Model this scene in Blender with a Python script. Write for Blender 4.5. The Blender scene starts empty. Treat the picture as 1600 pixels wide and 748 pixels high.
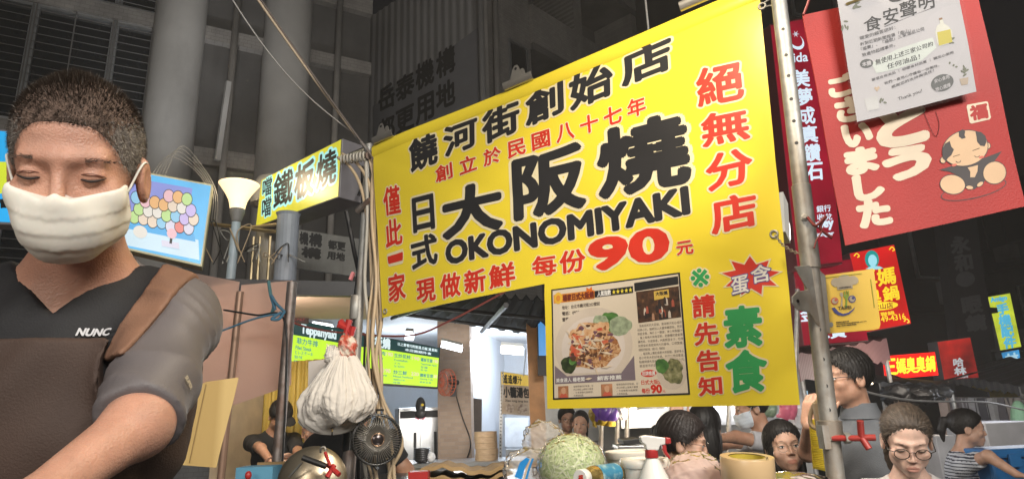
import bpy, bmesh, math, random
import numpy as np
from mathutils import Vector, Matrix
R = math.radians
SC = bpy.context.scene
COL = SC.collection
rng = np.random.default_rng(7)
random.seed(7)

# ---------------------------------------------------------------- camera
CAMZ, PITCH, ROLL, FPX, CX, CY = 1.35, R(15.0), R(2.1), 1000.0, 800.0, 374.0
cp, sp_ = math.cos(PITCH), math.sin(PITCH)
cr, sr = math.cos(ROLL), math.sin(ROLL)
R0, UP0, FW = np.array([1., 0, 0]), np.array([0, -sp_, cp]), np.array([0, cp, sp_])
CR_, CU_ = cr * R0 - sr * UP0, sr * R0 + cr * UP0
CAM = np.array([0, 0, CAMZ])
cd = bpy.data.cameras.new('camera'); cam = bpy.data.objects.new('camera', cd); COL.objects.link(cam)
cd.sensor_width = 36.0; cd.sensor_fit = 'HORIZONTAL'; cd.lens = 36.0 * FPX / 1600.0
cd.clip_start = 0.05; cd.clip_end = 500
m = Matrix.Identity(4)
for i in range(3):
    m[i][0], m[i][1], m[i][2], m[i][3] = CR_[i], CU_[i], -FW[i], CAM[i]
cam.matrix_world = m
SC.camera = cam

# ---------------------------------------------------------------- night sky, faint moonlight, exposure
w = bpy.data.worlds.new('World'); SC.world = w; w.use_nodes = True
nt = w.node_tree; bg = nt.nodes['Background']
sky = nt.nodes.new('ShaderNodeTexSky'); sky.sky_type = 'NISHITA'; sky.sun_disc = False
sky.sun_elevation = R(-3.0); sky.sun_rotation = R(200)
nt.links.new(sky.outputs[0], bg.inputs[0]); bg.inputs[1].default_value = 0.08
sd = bpy.data.lights.new('moon', 'SUN'); sd.energy = 0.02; sd.angle = R(0.5); sd.color = (0.8, 0.88, 1)
so = bpy.data.objects.new('moon', sd); COL.objects.link(so); so.rotation_euler = (R(40), 0, R(200))
SC.view_settings.view_transform = 'Standard'; SC.view_settings.look = 'None'
SC.view_settings.exposure = 0.0; SC.view_settings.gamma = 1.0; SC.view_settings.use_curve_mapping = False
SC.render.engine = 'CYCLES'
SC.cycles.use_denoising = True
SC.cycles.max_bounces = 7; SC.cycles.transparent_max_bounces = 12
SC.cycles.sample_clamp_indirect = 4.0
try: SC.cycles.caustics_reflective = False; SC.cycles.caustics_refractive = False
except Exception: pass

def lamp(name, loc, power, color=(1, 1, 1), size=0.1, target=None, kind='POINT', spread=None, size_y=None):
    d = bpy.data.lights.new(name, kind); d.energy = power; d.color = color
    if kind == 'POINT': d.shadow_soft_size = size
    if kind == 'AREA':
        d.shape = 'RECTANGLE' if size_y else 'DISK'; d.size = size
        if size_y: d.size_y = size_y
        if spread: d.spread = R(spread)
    if kind == 'SPOT':
        d.shadow_soft_size = size; d.spot_size = R(spread or 120); d.spot_blend = 0.8
    o = bpy.data.objects.new(name, d); COL.objects.link(o); o.location = loc
    if target is not None:
        o.rotation_euler = (Vector(target) - Vector(loc)).to_track_quat('-Z', 'Y').to_euler()
    return o

# ---------------------------------------------------------------- pixel rays -> real positions
def ray(px, py):
    a, b = (px - CX) / FPX, (CY - py) / FPX
    return FW + a * CR_ + b * CU_
def at(px, py, Y):
    d = ray(px, py); return CAM + d * (Y / d[1])
def dep(px, py, D):
    return CAM + ray(px, py) * D
def proj(P):
    d = np.asarray(P, float) - CAM
    z = d @ FW
    return np.array([CX + FPX * (d @ CR_) / z, CY - FPX * (d @ CU_) / z])

def unit(v):
    v = np.asarray(v, float); return v / np.linalg.norm(v)

class Plane:
    """an upright (or tilted) plane: u runs along it to the viewer's right, v up, n towards the viewer"""
    hs = 1.0
    def __init__(s, p, d, up=(0, 0, 1), wave=None):
        s.p = np.asarray(p, float); s.u = unit(d if len(d) == 3 else (d[0], d[1], 0))
        s.n = unit(np.cross(s.u, up)); 
        if s.n @ (CAM - s.p) < 0: s.n = -s.n
        s.v = unit(np.cross(s.n, s.u))
        if s.v[2] < 0: s.v = -s.v
        s.wave = wave
    def hit(s, px, py):
        d = ray(px, py); t = ((s.p - CAM) @ s.n) / (d @ s.n); P = CAM + d * t - s.p
        return np.array([P @ s.u, P @ s.v])
    def pt(s, u, v, h=0.0):
        u = np.asarray(u, float); v = np.asarray(v, float)
        hh = h * s.hs + (s.wave(u, v) if s.wave else 0)
        hh = np.broadcast_to(np.asarray(hh, float), u.shape)
        return s.p + u[..., None] * s.u + v[..., None] * s.v + hh[..., None] * s.n
    def at(s, px, py, h=0.0):
        q = s.hit(px, py); return s.pt(q[0], q[1], h)

# ---------------------------------------------------------------- materials
MATS = {}
def mat(name, col, rough=0.6, metal=0.0, var=0.12, vscale=8.0, bump=0.0, bscale=60.0, emit=None, estr=1.0,
        spec=0.5, sss=0.0, coat=0.0, trans=0.0, grime=None, gscale=2.5, sample=True, aniso=None):
    if name in MATS: return MATS[name]
    M = bpy.data.materials.new(name); M.use_nodes = True; MATS[name] = M
    t = M.node_tree; b = t.nodes['Principled BSDF']; N = t.nodes.new; L = t.links.new
    tc = N('ShaderNodeTexCoord')
    c4 = (*col, 1)
    no = N('ShaderNodeTexNoise'); no.inputs['Scale'].default_value = vscale; no.inputs['Detail'].default_value = 5
    L(tc.outputs['Object'], no.inputs['Vector'])
    mr = N('ShaderNodeMapRange'); mr.inputs[1].default_value = 0.3; mr.inputs[2].default_value = 0.7
    mr.inputs[3].default_value = 1 - var; mr.inputs[4].default_value = 1 + var
    L(no.outputs[0], mr.inputs[0])
    mx = N('ShaderNodeMix'); mx.data_type = 'RGBA'; mx.blend_type = 'MULTIPLY'; mx.inputs[0].default_value = 1
    mx.inputs[6].default_value = c4; L(mr.outputs[0], mx.inputs[7])
    out = mx.outputs[2]
    if grime:
        n2 = N('ShaderNodeTexNoise'); n2.inputs['Scale'].default_value = gscale; n2.inputs['Detail'].default_value = 8
        n2.inputs['Roughness'].default_value = 0.65
        mp = N('ShaderNodeMapping'); mp.inputs['Scale'].default_value = (1, 1, 0.35)
        L(tc.outputs['Object'], mp.inputs[0]); L(mp.outputs[0], n2.inputs['Vector'])
        r2 = N('ShaderNodeMapRange'); r2.inputs[1].default_value = 0.45; r2.inputs[2].default_value = 0.72; L(n2.outputs[0], r2.inputs[0])
        m2 = N('ShaderNodeMix'); m2.data_type = 'RGBA'; L(r2.outputs[0], m2.inputs[0]); L(out, m2.inputs[6]); m2.inputs[7].default_value = (*grime, 1)
        out = m2.outputs[2]
    L(out, b.inputs['Base Color'])
    b.inputs['Roughness'].default_value = rough; b.inputs['Metallic'].default_value = metal
    b.inputs['Specular IOR Level'].default_value = spec
    if aniso:
        n5 = N('ShaderNodeTexNoise'); n5.inputs['Scale'].default_value = 14; n5.inputs['Detail'].default_value = 6; L(tc.outputs['Object'], n5.inputs['Vector']); r5 = N('ShaderNodeMapRange'); r5.inputs[1].default_value = .38; r5.inputs[2].default_value = .68; r5.inputs[4].default_value = .16; L(n5.outputs[0], r5.inputs[0])
        m5 = N('ShaderNodeMix'); m5.data_type = 'RGBA'; L(r5.outputs[0], m5.inputs[0]); L(out, m5.inputs[6]); m5.inputs[7].default_value = (*aniso, 1); L(m5.outputs[2], b.inputs['Base Color'])
    if sss: b.inputs['Subsurface Weight'].default_value = sss; b.inputs['Subsurface Radius'].default_value = (0.012, 0.005, 0.003); b.inputs['Subsurface Scale'].default_value = 1.0
    if coat: b.inputs['Coat Weight'].default_value = coat; b.inputs['Coat Roughness'].default_value = 0.15
    if trans: b.inputs['Transmission Weight'].default_value = trans
    if bump:
        n3 = N('ShaderNodeTexNoise'); n3.inputs['Scale'].default_value = bscale; n3.inputs['Detail'].default_value = 4
        L(tc.outputs['Object'], n3.inputs['Vector'])
        bp = N('ShaderNodeBump'); bp.inputs['Strength'].default_value = bump; bp.inputs['Distance'].default_value = 0.01
        L(n3.outputs[0], bp.inputs['Height']); L(bp.outputs[0], b.inputs['Normal'])
    if emit is not None:
        b.inputs['Emission Color'].default_value = (*emit, 1); b.inputs['Emission Strength'].default_value = estr
        if not sample: M.cycles.emission_sampling = 'NONE'
    return M

def tilemat(name, col, rz, scale=5, mortar=.6):
    M = bpy.data.materials.new(name); M.use_nodes = True; t = M.node_tree; b = t.nodes['Principled BSDF']; N = t.nodes.new; L = t.links.new
    tc = N('ShaderNodeTexCoord'); m0 = N('ShaderNodeMapping'); m0.inputs['Rotation'].default_value = (0, 0, -rz); mp = N('ShaderNodeMapping'); mp.inputs['Rotation'].default_value = (R(-90), 0, 0)
    br = N('ShaderNodeTexBrick'); L(tc.outputs['Object'], m0.inputs[0]); L(m0.outputs[0], mp.inputs[0]); L(mp.outputs[0], br.inputs['Vector'])
    br.inputs['Scale'].default_value = scale; br.inputs['Color1'].default_value = (*col, 1); br.inputs['Color2'].default_value = (*[x * .86 for x in col], 1); br.inputs['Mortar'].default_value = (*[x * mortar for x in col], 1); br.inputs['Mortar Size'].default_value = .012
    no = N('ShaderNodeTexNoise'); no.inputs['Scale'].default_value = .9; no.inputs['Detail'].default_value = 8; no.inputs['Roughness'].default_value = .65; mq_ = N('ShaderNodeMapping'); mq_.inputs['Scale'].default_value = (1, 1, .3); L(tc.outputs['Object'], mq_.inputs[0]); L(mq_.outputs[0], no.inputs['Vector'])
    r = N('ShaderNodeMapRange'); r.inputs[1].default_value = .35; r.inputs[2].default_value = .7; r.inputs[3].default_value = 1.05; r.inputs[4].default_value = .45; L(no.outputs[0], r.inputs[0])
    mx = N('ShaderNodeMix'); mx.data_type = 'RGBA'; mx.blend_type = 'MULTIPLY'; mx.inputs[0].default_value = 1; L(br.outputs[0], mx.inputs[6]); L(r.outputs[0], mx.inputs[7]); L(mx.outputs[2], b.inputs['Base Color']); b.inputs['Roughness'].default_value = .7; return M
def glow(name, col, s=1.0, sample=False, var=0.10, vscale=3.0):
    """a lit sign face: light comes through the printed sheet, a little unevenly (tubes behind)"""
    if name in MATS: return MATS[name]
    M = bpy.data.materials.new(name); M.use_nodes = True; MATS[name] = M
    t = M.node_tree; b = t.nodes['Principled BSDF']; N = t.nodes.new; L = t.links.new
    b.inputs['Base Color'].default_value = (col[0] * .2, col[1] * .2, col[2] * .2, 1); b.inputs['Roughness'].default_value = 0.35
    tc = N('ShaderNodeTexCoord'); no = N('ShaderNodeTexNoise'); no.inputs['Scale'].default_value = vscale
    L(tc.outputs['Object'], no.inputs['Vector'])
    mr = N('ShaderNodeMapRange'); mr.inputs[1].default_value = .3; mr.inputs[2].default_value = .7
    mr.inputs[3].default_value = s * (1 - var); mr.inputs[4].default_value = s * (1 + var); L(no.outputs[0], mr.inputs[0])
    b.inputs['Emission Color'].default_value = (*col, 1); L(mr.outputs[0], b.inputs['Emission Strength'])
    if not sample: M.cycles.emission_sampling = 'NONE'
    return M

def ramp_mat(name, stops, scale=10, kind='NOISE', rough=0.5, bump=0.0, detail=6, emit=0.0, stretch=(1, 1, 1), dist=0.0):
    if name in MATS: return MATS[name]
    M = bpy.data.materials.new(name); M.use_nodes = True; MATS[name] = M
    t = M.node_tree; b = t.nodes['Principled BSDF']; N = t.nodes.new; L = t.links.new
    tc = N('ShaderNodeTexCoord'); mp = N('ShaderNodeMapping'); mp.inputs['Scale'].default_value = stretch
    L(tc.outputs['Object'], mp.inputs[0])
    if kind == 'NOISE':
        n = N('ShaderNodeTexNoise'); n.inputs['Scale'].default_value = scale; n.inputs['Detail'].default_value = detail; n.inputs['Distortion'].default_value = dist; o = n.outputs[0]
    elif kind == 'VORONOI':
        n = N('ShaderNodeTexVoronoi'); n.inputs['Scale'].default_value = scale
        s = N('ShaderNodeSeparateColor'); L(n.outputs['Color'], s.inputs[0]); o = s.outputs[0]
    else:
        n = N('ShaderNodeTexWave'); n.inputs['Scale'].default_value = scale; n.inputs['Distortion'].default_value = dist; n.inputs['Detail'].default_value = 3; o = n.outputs[1]
    L(mp.outputs[0], n.inputs['Vector'])
    r = N('ShaderNodeValToRGB'); e = r.color_ramp.elements
    while len(e) < len(stops): e.new(0.5)
    for k, (p, c) in enumerate(stops): e[k].position = p; e[k].color = (*c, 1)
    L(o, r.inputs[0]); L(r.outputs[0], b.inputs['Base Color']); b.inputs['Roughness'].default_value = rough
    if bump:
        bp = N('ShaderNodeBump'); bp.inputs['Strength'].default_value = bump; bp.inputs['Distance'].default_value = 0.01
        L(o, bp.inputs['Height']); L(bp.outputs[0], b.inputs['Normal'])
    if emit:
        L(r.outputs[0], b.inputs['Emission Color']); b.inputs['Emission Strength'].default_value = emit; M.cycles.emission_sampling = 'NONE'
    return M

def film(name, col=(0.9, 0.9, 0.88), clear=0.6, rough=0.15, edge=.10, wrinkle=.18, tl_=.45):
    """thin plastic film: part clear, part milky, with a sharp sheen"""
    if name in MATS: return MATS[name]
    M = bpy.data.materials.new(name); M.use_nodes = True; MATS[name] = M
    t = M.node_tree; N = t.nodes.new; L = t.links.new
    for n in list(t.nodes): t.nodes.remove(n)
    o = N('ShaderNodeOutputMaterial'); tr = N('ShaderNodeBsdfTransparent')
    d = N('ShaderNodeBsdfDiffuse'); d.inputs[0].default_value = (*col, 1)
    tl = N('ShaderNodeBsdfTranslucent'); tl.inputs[0].default_value = (*col, 1)
    g = N('ShaderNodeBsdfGlossy'); g.inputs['Roughness'].default_value = rough
    m1 = N('ShaderNodeMixShader'); m1.inputs[0].default_value = tl_; L(d.outputs[0], m1.inputs[1]); L(tl.outputs[0], m1.inputs[2])
    m2 = N('ShaderNodeMixShader'); m2.inputs[0].default_value = clear; L(m1.outputs[0], m2.inputs[1]); L(tr.outputs[0], m2.inputs[2])
    fr = N('ShaderNodeLayerWeight'); fr.inputs[0].default_value = edge
    m3 = N('ShaderNodeMixShader'); L(fr.outputs[0], m3.inputs[0]); L(m2.outputs[0], m3.inputs[1]); L(g.outputs[0], m3.inputs[2])
    tc = N('ShaderNodeTexCoord'); no = N('ShaderNodeTexNoise'); no.inputs['Scale'].default_value = 38; no.inputs['Detail'].default_value = 5; no.inputs['Distortion'].default_value = 1.2
    L(tc.outputs['Object'], no.inputs['Vector'])
    bp = N('ShaderNodeBump'); bp.inputs['Strength'].default_value = wrinkle; bp.inputs['Distance'].default_value = .006; L(no.outputs[0], bp.inputs['Height'])
    L(bp.outputs[0], g.inputs['Normal']); L(bp.outputs[0], d.inputs['Normal'])
    L(m3.outputs[0], o.inputs[0])
    return M

# ---------------------------------------------------------------- objects
def tag(o, label=None, cat=None, group=None, kind=None):
    if label: o['label'] = label
    if cat: o['category'] = cat
    if group: o['group'] = group
    if kind: o['kind'] = kind
    return o
def thing(name, label, cat, loc=(0, 0, 0), group=None):
    o = bpy.data.objects.new(name, None); COL.objects.link(o); o.location = [float(x) for x in loc]
    o.empty_display_size = 0.05
    return tag(o, label, cat, group)
def wloc(o):
    p = np.zeros(3)
    while o is not None:
        p = p + np.array(o.location); o = o.parent
    return p
def obj(name, V, Fc, mats, parent=None, smooth=False, mi=None, origin=None):
    """one mesh object from world-space vertices"""
    V = np.asarray(V, float).reshape(-1, 3)
    base = wloc(parent) if parent is not None else (np.asarray(origin, float) if origin is not None else (V.min(0) + V.max(0)) / 2 * np.array([1, 1, 0]) + np.array([0, 0, V[:, 2].min()]))
    me = bpy.data.meshes.new(name)
    me.from_pydata((V - base).tolist(), [], [list(map(int, f)) for f in Fc])
    for mm in (mats if isinstance(mats, (list, tuple)) else [mats]): me.materials.append(mm)
    if mi is not None: me.polygons.foreach_set('material_index', np.asarray(mi, dtype=np.int32))
    if smooth: me.polygons.foreach_set('use_smooth', np.ones(len(me.polygons), dtype=bool))
    me.update()
    o = bpy.data.objects.new(name, me); COL.objects.link(o)
    if parent is not None: o.parent = parent
    else: o.location = base
    return o
def autosmooth(o, ang=40):
    me = o.data
    me.polygons.foreach_set('use_smooth', np.ones(len(me.polygons), dtype=bool))
    try: me.set_sharp_from_angle(angle=R(ang))
    except Exception: pass
    return o
def bevel(o, wd=0.004, seg=2):
    md = o.modifiers.new('bevel', 'BEVEL'); md.width = wd; md.segments = seg; md.limit_method = 'ANGLE'
    return o

def solid(o, th, off=-1):
    md = o.modifiers.new('solid', 'SOLIDIFY'); md.thickness = th; md.offset = off
    e = o.modifiers.new('split', 'EDGE_SPLIT'); e.split_angle = R(50); return o

class MB:
    """collects shapes into one mesh"""
    def __init__(s): s.V = []; s.F = []; s.M = []; s.n = 0; s.cur = 0
    def add(s, V, Fc):
        V = np.asarray(V, float).reshape(-1, 3)
        s.V.append(V); s.F += [[i + s.n for i in f] for f in Fc]; s.M += [s.cur] * len(Fc); s.n += len(V); return s
    def mat(s, k): s.cur = k; return s
    def hexa(s, P):   # 8 points: bottom 4 ccw, top 4
        return s.add(P, [(3, 2, 1, 0), (4, 5, 6, 7), (0, 1, 5, 4), (1, 2, 6, 5), (2, 3, 7, 6), (3, 0, 4, 7)])
    def box(s, c, size, rz=0.0, M=None):
        x, y, z = [q / 2 for q in size]
        P = np.array([(-x, -y, -z), (x, -y, -z), (x, y, -z), (-x, y, -z), (-x, -y, z), (x, -y, z), (x, y, z), (-x, y, z)])
        if M is not None: P = P @ np.asarray(M).T
        elif rz: k, l = math.cos(rz), math.sin(rz); P = P @ np.array([[k, l, 0], [-l, k, 0], [0, 0, 1]])
        return s.hexa(P + np.asarray(c, float))
    def prism(s, pts3, thick):   # polygon of 3-D points, extruded by vector
        P = np.asarray(pts3, float); n = len(P); Q = P + np.asarray(thick, float)
        return s.add(np.vstack([P, Q]), [tuple(range(n)), tuple(range(2 * n - 1, n - 1, -1))] + [(i, i + n, (i + 1) % n + n, (i + 1) % n) for i in range(n)])
    def tube(s, pts, r, seg=8, caps=True):
        P = np.asarray(pts, float); n = len(P); rr = np.broadcast_to(np.asarray(r, float), (n,))
        T = np.gradient(P, axis=0); T /= np.linalg.norm(T, axis=1)[:, None] + 1e-12
        a = np.array([0, 0, 1.]) if abs(T[0][2]) < .9 else np.array([1., 0, 0])
        x = unit(np.cross(T[0], a)); V = []
        for i in range(n):
            x = unit(x - (x @ T[i]) * T[i]); y = np.cross(T[i], x)
            th = np.arange(seg) * 2 * math.pi / seg
            V.append(P[i] + rr[i] * (np.cos(th)[:, None] * x + np.sin(th)[:, None] * y))
        Fc = [(i * seg + j, i * seg + (j + 1) % seg, (i + 1) * seg + (j + 1) % seg, (i + 1) * seg + j) for i in range(n - 1) for j in range(seg)]
        if caps: Fc += [tuple(range(seg - 1, -1, -1)), tuple((n - 1) * seg + j for j in range(seg))]
        return s.add(np.vstack(V), Fc)
    def lathe(s, prof, c=(0, 0, 0), seg=24, M=None, caps=True):  # profile (r,z)
        V = []; n = len(prof); th = np.arange(seg) * 2 * math.pi / seg
        for r, z in prof: V.append(np.stack([r * np.cos(th), r * np.sin(th), np.full(seg, z)], 1))
        V = np.vstack(V)
        if M is not None: V = V @ np.asarray(M).T
        Fc = [(i * seg + j, i * seg + (j + 1) % seg, (i + 1) * seg + (j + 1) % seg, (i + 1) * seg + j) for i in range(n - 1) for j in range(seg)]
        if caps: Fc += [tuple(range(seg - 1, -1, -1)), tuple((n - 1) * seg + j for j in range(seg))]
        return s.add(V + np.asarray(c, float), Fc)
    def ell(s, c, r, M=None, nu=16, nv=10):
        prof = [(math.sin(math.pi * k / nv), -math.cos(math.pi * k / nv)) for k in range(nv + 1)]
        prof[0] = (1e-4, -1); prof[-1] = (1e-4, 1)
        V = []; th = np.arange(nu) * 2 * math.pi / nu
        for q, z in prof: V.append(np.stack([q * np.cos(th), q * np.sin(th), np.full(nu, z)], 1))
        V = np.vstack(V) * np.asarray(r, float)
        if M is not None: V = V @ np.asarray(M).T
        Fc = [(i * nu + j, i * nu + (j + 1) % nu, (i + 1) * nu + (j + 1) % nu, (i + 1) * nu + j) for i in range(nv) for j in range(nu)]
        return s.add(V + np.asarray(c, float), Fc)
    def grid(s, P):  # (a,b,3) array
        a, b = P.shape[:2]
        return s.add(P.reshape(-1, 3), [(i * b + j, i * b + j + 1, (i + 1) * b + j + 1, (i + 1) * b + j) for i in range(a - 1) for j in range(b - 1)])
    def build(s, name, mats, parent=None, smooth=False, auto=None, origin=None):
        o = obj(name, np.vstack(s.V), s.F, mats, parent, smooth, s.M, origin)
        if auto: autosmooth(o, auto)
        return o

def basis(z, x=None):
    """3x3 with columns x,y,z; z along the given axis"""
    z = unit(z); a = np.asarray(x, float) if x is not None else (np.array([0, 0, 1.]) if abs(z[2]) < .9 else np.array([1., 0, 0]))
    x = unit(a - (a @ z) * z); y = np.cross(z, x)
    return np.stack([x, y, z], 1)
def spline(P, n=12):
    """Catmull-Rom through the points"""
    P = np.asarray(P, float); Q = np.vstack([2 * P[0] - P[1], P, 2 * P[-1] - P[-2]]); out = []
    for i in range(1, len(Q) - 2):
        for t in np.linspace(0, 1, n, endpoint=False):
            a, b, c, d = Q[i - 1], Q[i], Q[i + 1], Q[i + 2]
            out.append(.5 * ((2 * b) + (c - a) * t + (2 * a - 5 * b + 4 * c - d) * t * t + (3 * b - a - 3 * c + d) * t ** 3))
    out.append(Q[-2]); return np.array(out)

# ---------------------------------------------------------------- lettering
_TX = {}
def glyphs(s, bold=0.0):
    """outline of a word scaled to its own box; bold strokes are round-brush copies of it, each a hair above the last"""
    k = (s, round(bold, 4))
    if k in _TX: return _TX[k]
    c = bpy.data.curves.new('t', 'FONT'); c.body = s; c.size = 1; c.resolution_u = 3; c.fill_mode = 'BOTH'
    o = bpy.data.objects.new('t', c); COL.objects.link(o); dg = bpy.context.evaluated_depsgraph_get()
    me = bpy.data.meshes.new_from_object(o.evaluated_get(dg))
    bm = bmesh.new(); bm.from_mesh(me); big = len(s) <= 2 or 'OKO' in s
    for _ in range(4 if big else 0):
        e = [x for x in bm.edges if x.calc_length() > .16]
        if not e: break
        bmesh.ops.subdivide_edges(bm, edges=e, cuts=1); bmesh.ops.triangulate(bm, faces=bm.faces[:])
    bm.to_mesh(me); bm.free()
    V = np.array([v.co[:] for v in me.vertices]).reshape(-1, 3); Fc = [tuple(p.vertices) for p in me.polygons]
    bpy.data.objects.remove(o); bpy.data.curves.remove(c); bpy.data.meshes.remove(me)
    lo, hi = V.min(0), V.max(0); d = np.maximum(hi - lo, 1e-6); off = [(0, 0)]
    if bold:
        n = 10 if bold < .04 else 16
        if bold > .05: off += [(bold * .5 * math.cos(t), bold * .5 * math.sin(t)) for t in np.arange(8) * math.pi / 4]
        off = [(bold * math.cos(t), bold * math.sin(t)) for t in np.arange(n) * 2 * math.pi / n] + off
    VV = []; FF = []
    for i, (x, y) in enumerate(off):
        VV.append(np.stack([(V[:, 0] + x - lo[0]) / d[0], (V[:, 1] + y - lo[1]) / d[1], np.full(len(V), i / max(1, len(off) - 1))], 1)); FF += [tuple(q + i * len(V) for q in f) for f in Fc]
    _TX[k] = (np.vstack(VV), FF); return _TX[k]
def quv(pl, quad):
    """corner pixels (TL,TR,BR,BL) -> plane coordinates"""
    return [pl.hit(*q) for q in quad]
def lay(mb, pl, s, quad, bold=0.03, h=0.001, th=0.0004, slot=0, uv=False):
    """write s on the plane, filling the quad (TL,TR,BR,BL; pixels, or plane coordinates when uv)"""
    V, Fc = glyphs(s, bold); q = quad if uv else quv(pl, quad)
    q = [np.asarray(x, float) for x in q]
    x, y = V[:, 0:1], V[:, 1:2]
    P = (q[3] * (1 - x) + q[2] * x) * (1 - y) + (q[0] * (1 - x) + q[1] * x) * y
    mb.mat(slot); mb.add(pl.pt(P[:, 0], P[:, 1], h + th * V[:, 2]), Fc)
def lay_outlined(mb, pl, s, quad, bold=0.03, rim=0.05, h=0.0006, slots=(0, 1), uv=False):
    lay(mb, pl, s, quad, bold + rim, h, 0.0003, slots[1], uv); lay(mb, pl, s, quad, bold, h + .0006, .0003, slots[0], uv)
def rect(x0, y0, x1, y1, skew=0.0):
    """pixel box as a quad; skew = pixels the right edge is raised"""
    return [(x0, y0), (x1, y0 - skew), (x1, y1 - skew), (x0, y1)]
def poly(mb, pl, pts, h=0.001, slot=0, th=0.0003, uv=False):
    q = np.array([p if uv else pl.hit(*p) for p in pts], float); n = len(q); mb.mat(slot)
    if pl.wave is None or np.ptp(q, axis=0).max() < .02:
        mb.prism(pl.pt(q[:, 0], q[:, 1], h), pl.n * th * pl.hs); return
    k = max(2, int(np.ptp(q, axis=0).max() / .025))     # big prints follow the waves of their sheet
    if n == 4:
        s, t = np.meshgrid(np.linspace(0, 1, k + 1), np.linspace(0, 1, k + 1)); s = s[..., None]; t = t[..., None]
        g = (q[0] * (1 - s) + q[1] * s) * (1 - t) + (q[3] * (1 - s) + q[2] * s) * t; mb.grid(pl.pt(g[..., 0], g[..., 1], h + th)); return
    e = np.linspace(0, 1, 4, endpoint=False); ring = np.concatenate([q[i] + (q[(i + 1) % n] - q[i]) * e[:, None] for i in range(n)]); ring = np.vstack([ring, ring[:1]])
    c = q.mean(0); g = np.stack([c + (ring - c) * max(r, 1e-3) for r in np.linspace(0, 1, k + 1)], 0); mb.grid(pl.pt(g[..., 0], g[..., 1], h + th))
def disc_pts(cx, cy, rx, ry, n=24, rot=0.0):
    return [(cx + rx * math.cos(t) * math.cos(rot) - ry * math.sin(t) * math.sin(rot), cy + rx * math.cos(t) * math.sin(rot) + ry * math.sin(t) * math.cos(rot)) for t in np.arange(n) * 2 * math.pi / n]
def sheet(pl, corners, th=0.002, back=True):
    """flat slab seen at the given pixel corners; thickness behind"""
    q = np.array([pl.hit(*c) for c in corners]); mb = MB(); mb.prism(pl.pt(q[:, 0], q[:, 1], 0.0), -pl.n * th); return mb
# ---------------------------------------------------------------- signed-distance modelling for bodies and soft things
def smin(a, b, k): h = np.clip(.5 + .5 * (b - a) / k, 0, 1); return b * (1 - h) + a * h - k * h * (1 - h)
def smax(a, b, k): return -smin(-a, -b, k)
def s_ell(P, c, r):
    r = np.asarray(r, float); q = (P - np.asarray(c, float)) / r; k0 = np.linalg.norm(q, axis=1); k1 = np.linalg.norm(q / r, axis=1) + 1e-9
    return k0 * (k0 - 1) / k1
def s_cap(P, a, b, ra, rb=None):
    a = np.asarray(a, float); b = np.asarray(b, float); rb = ra if rb is None else rb; d = b - a
    t = np.clip(((P - a) @ d) / (d @ d + 1e-12), 0, 1)
    return np.linalg.norm(P - a - t[:, None] * d, axis=1) - (ra + (rb - ra) * t)
def s_box(P, c, half, M=None, r=0.0):
    q = P - np.asarray(c, float)
    if M is not None: q = q @ np.asarray(M)
    q = np.abs(q) - (np.asarray(half, float) - r)
    return np.linalg.norm(np.maximum(q, 0), axis=1) + np.minimum(q.max(1), 0) - r
def s_poly(P, pts, r):
    d = None
    rr = np.broadcast_to(np.asarray(r, float), (len(pts),))
    for i in range(len(pts) - 1):
        e = s_cap(P, pts[i], pts[i + 1], rr[i], rr[i + 1]); d = e if d is None else np.minimum(d, e)
    return d
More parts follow.
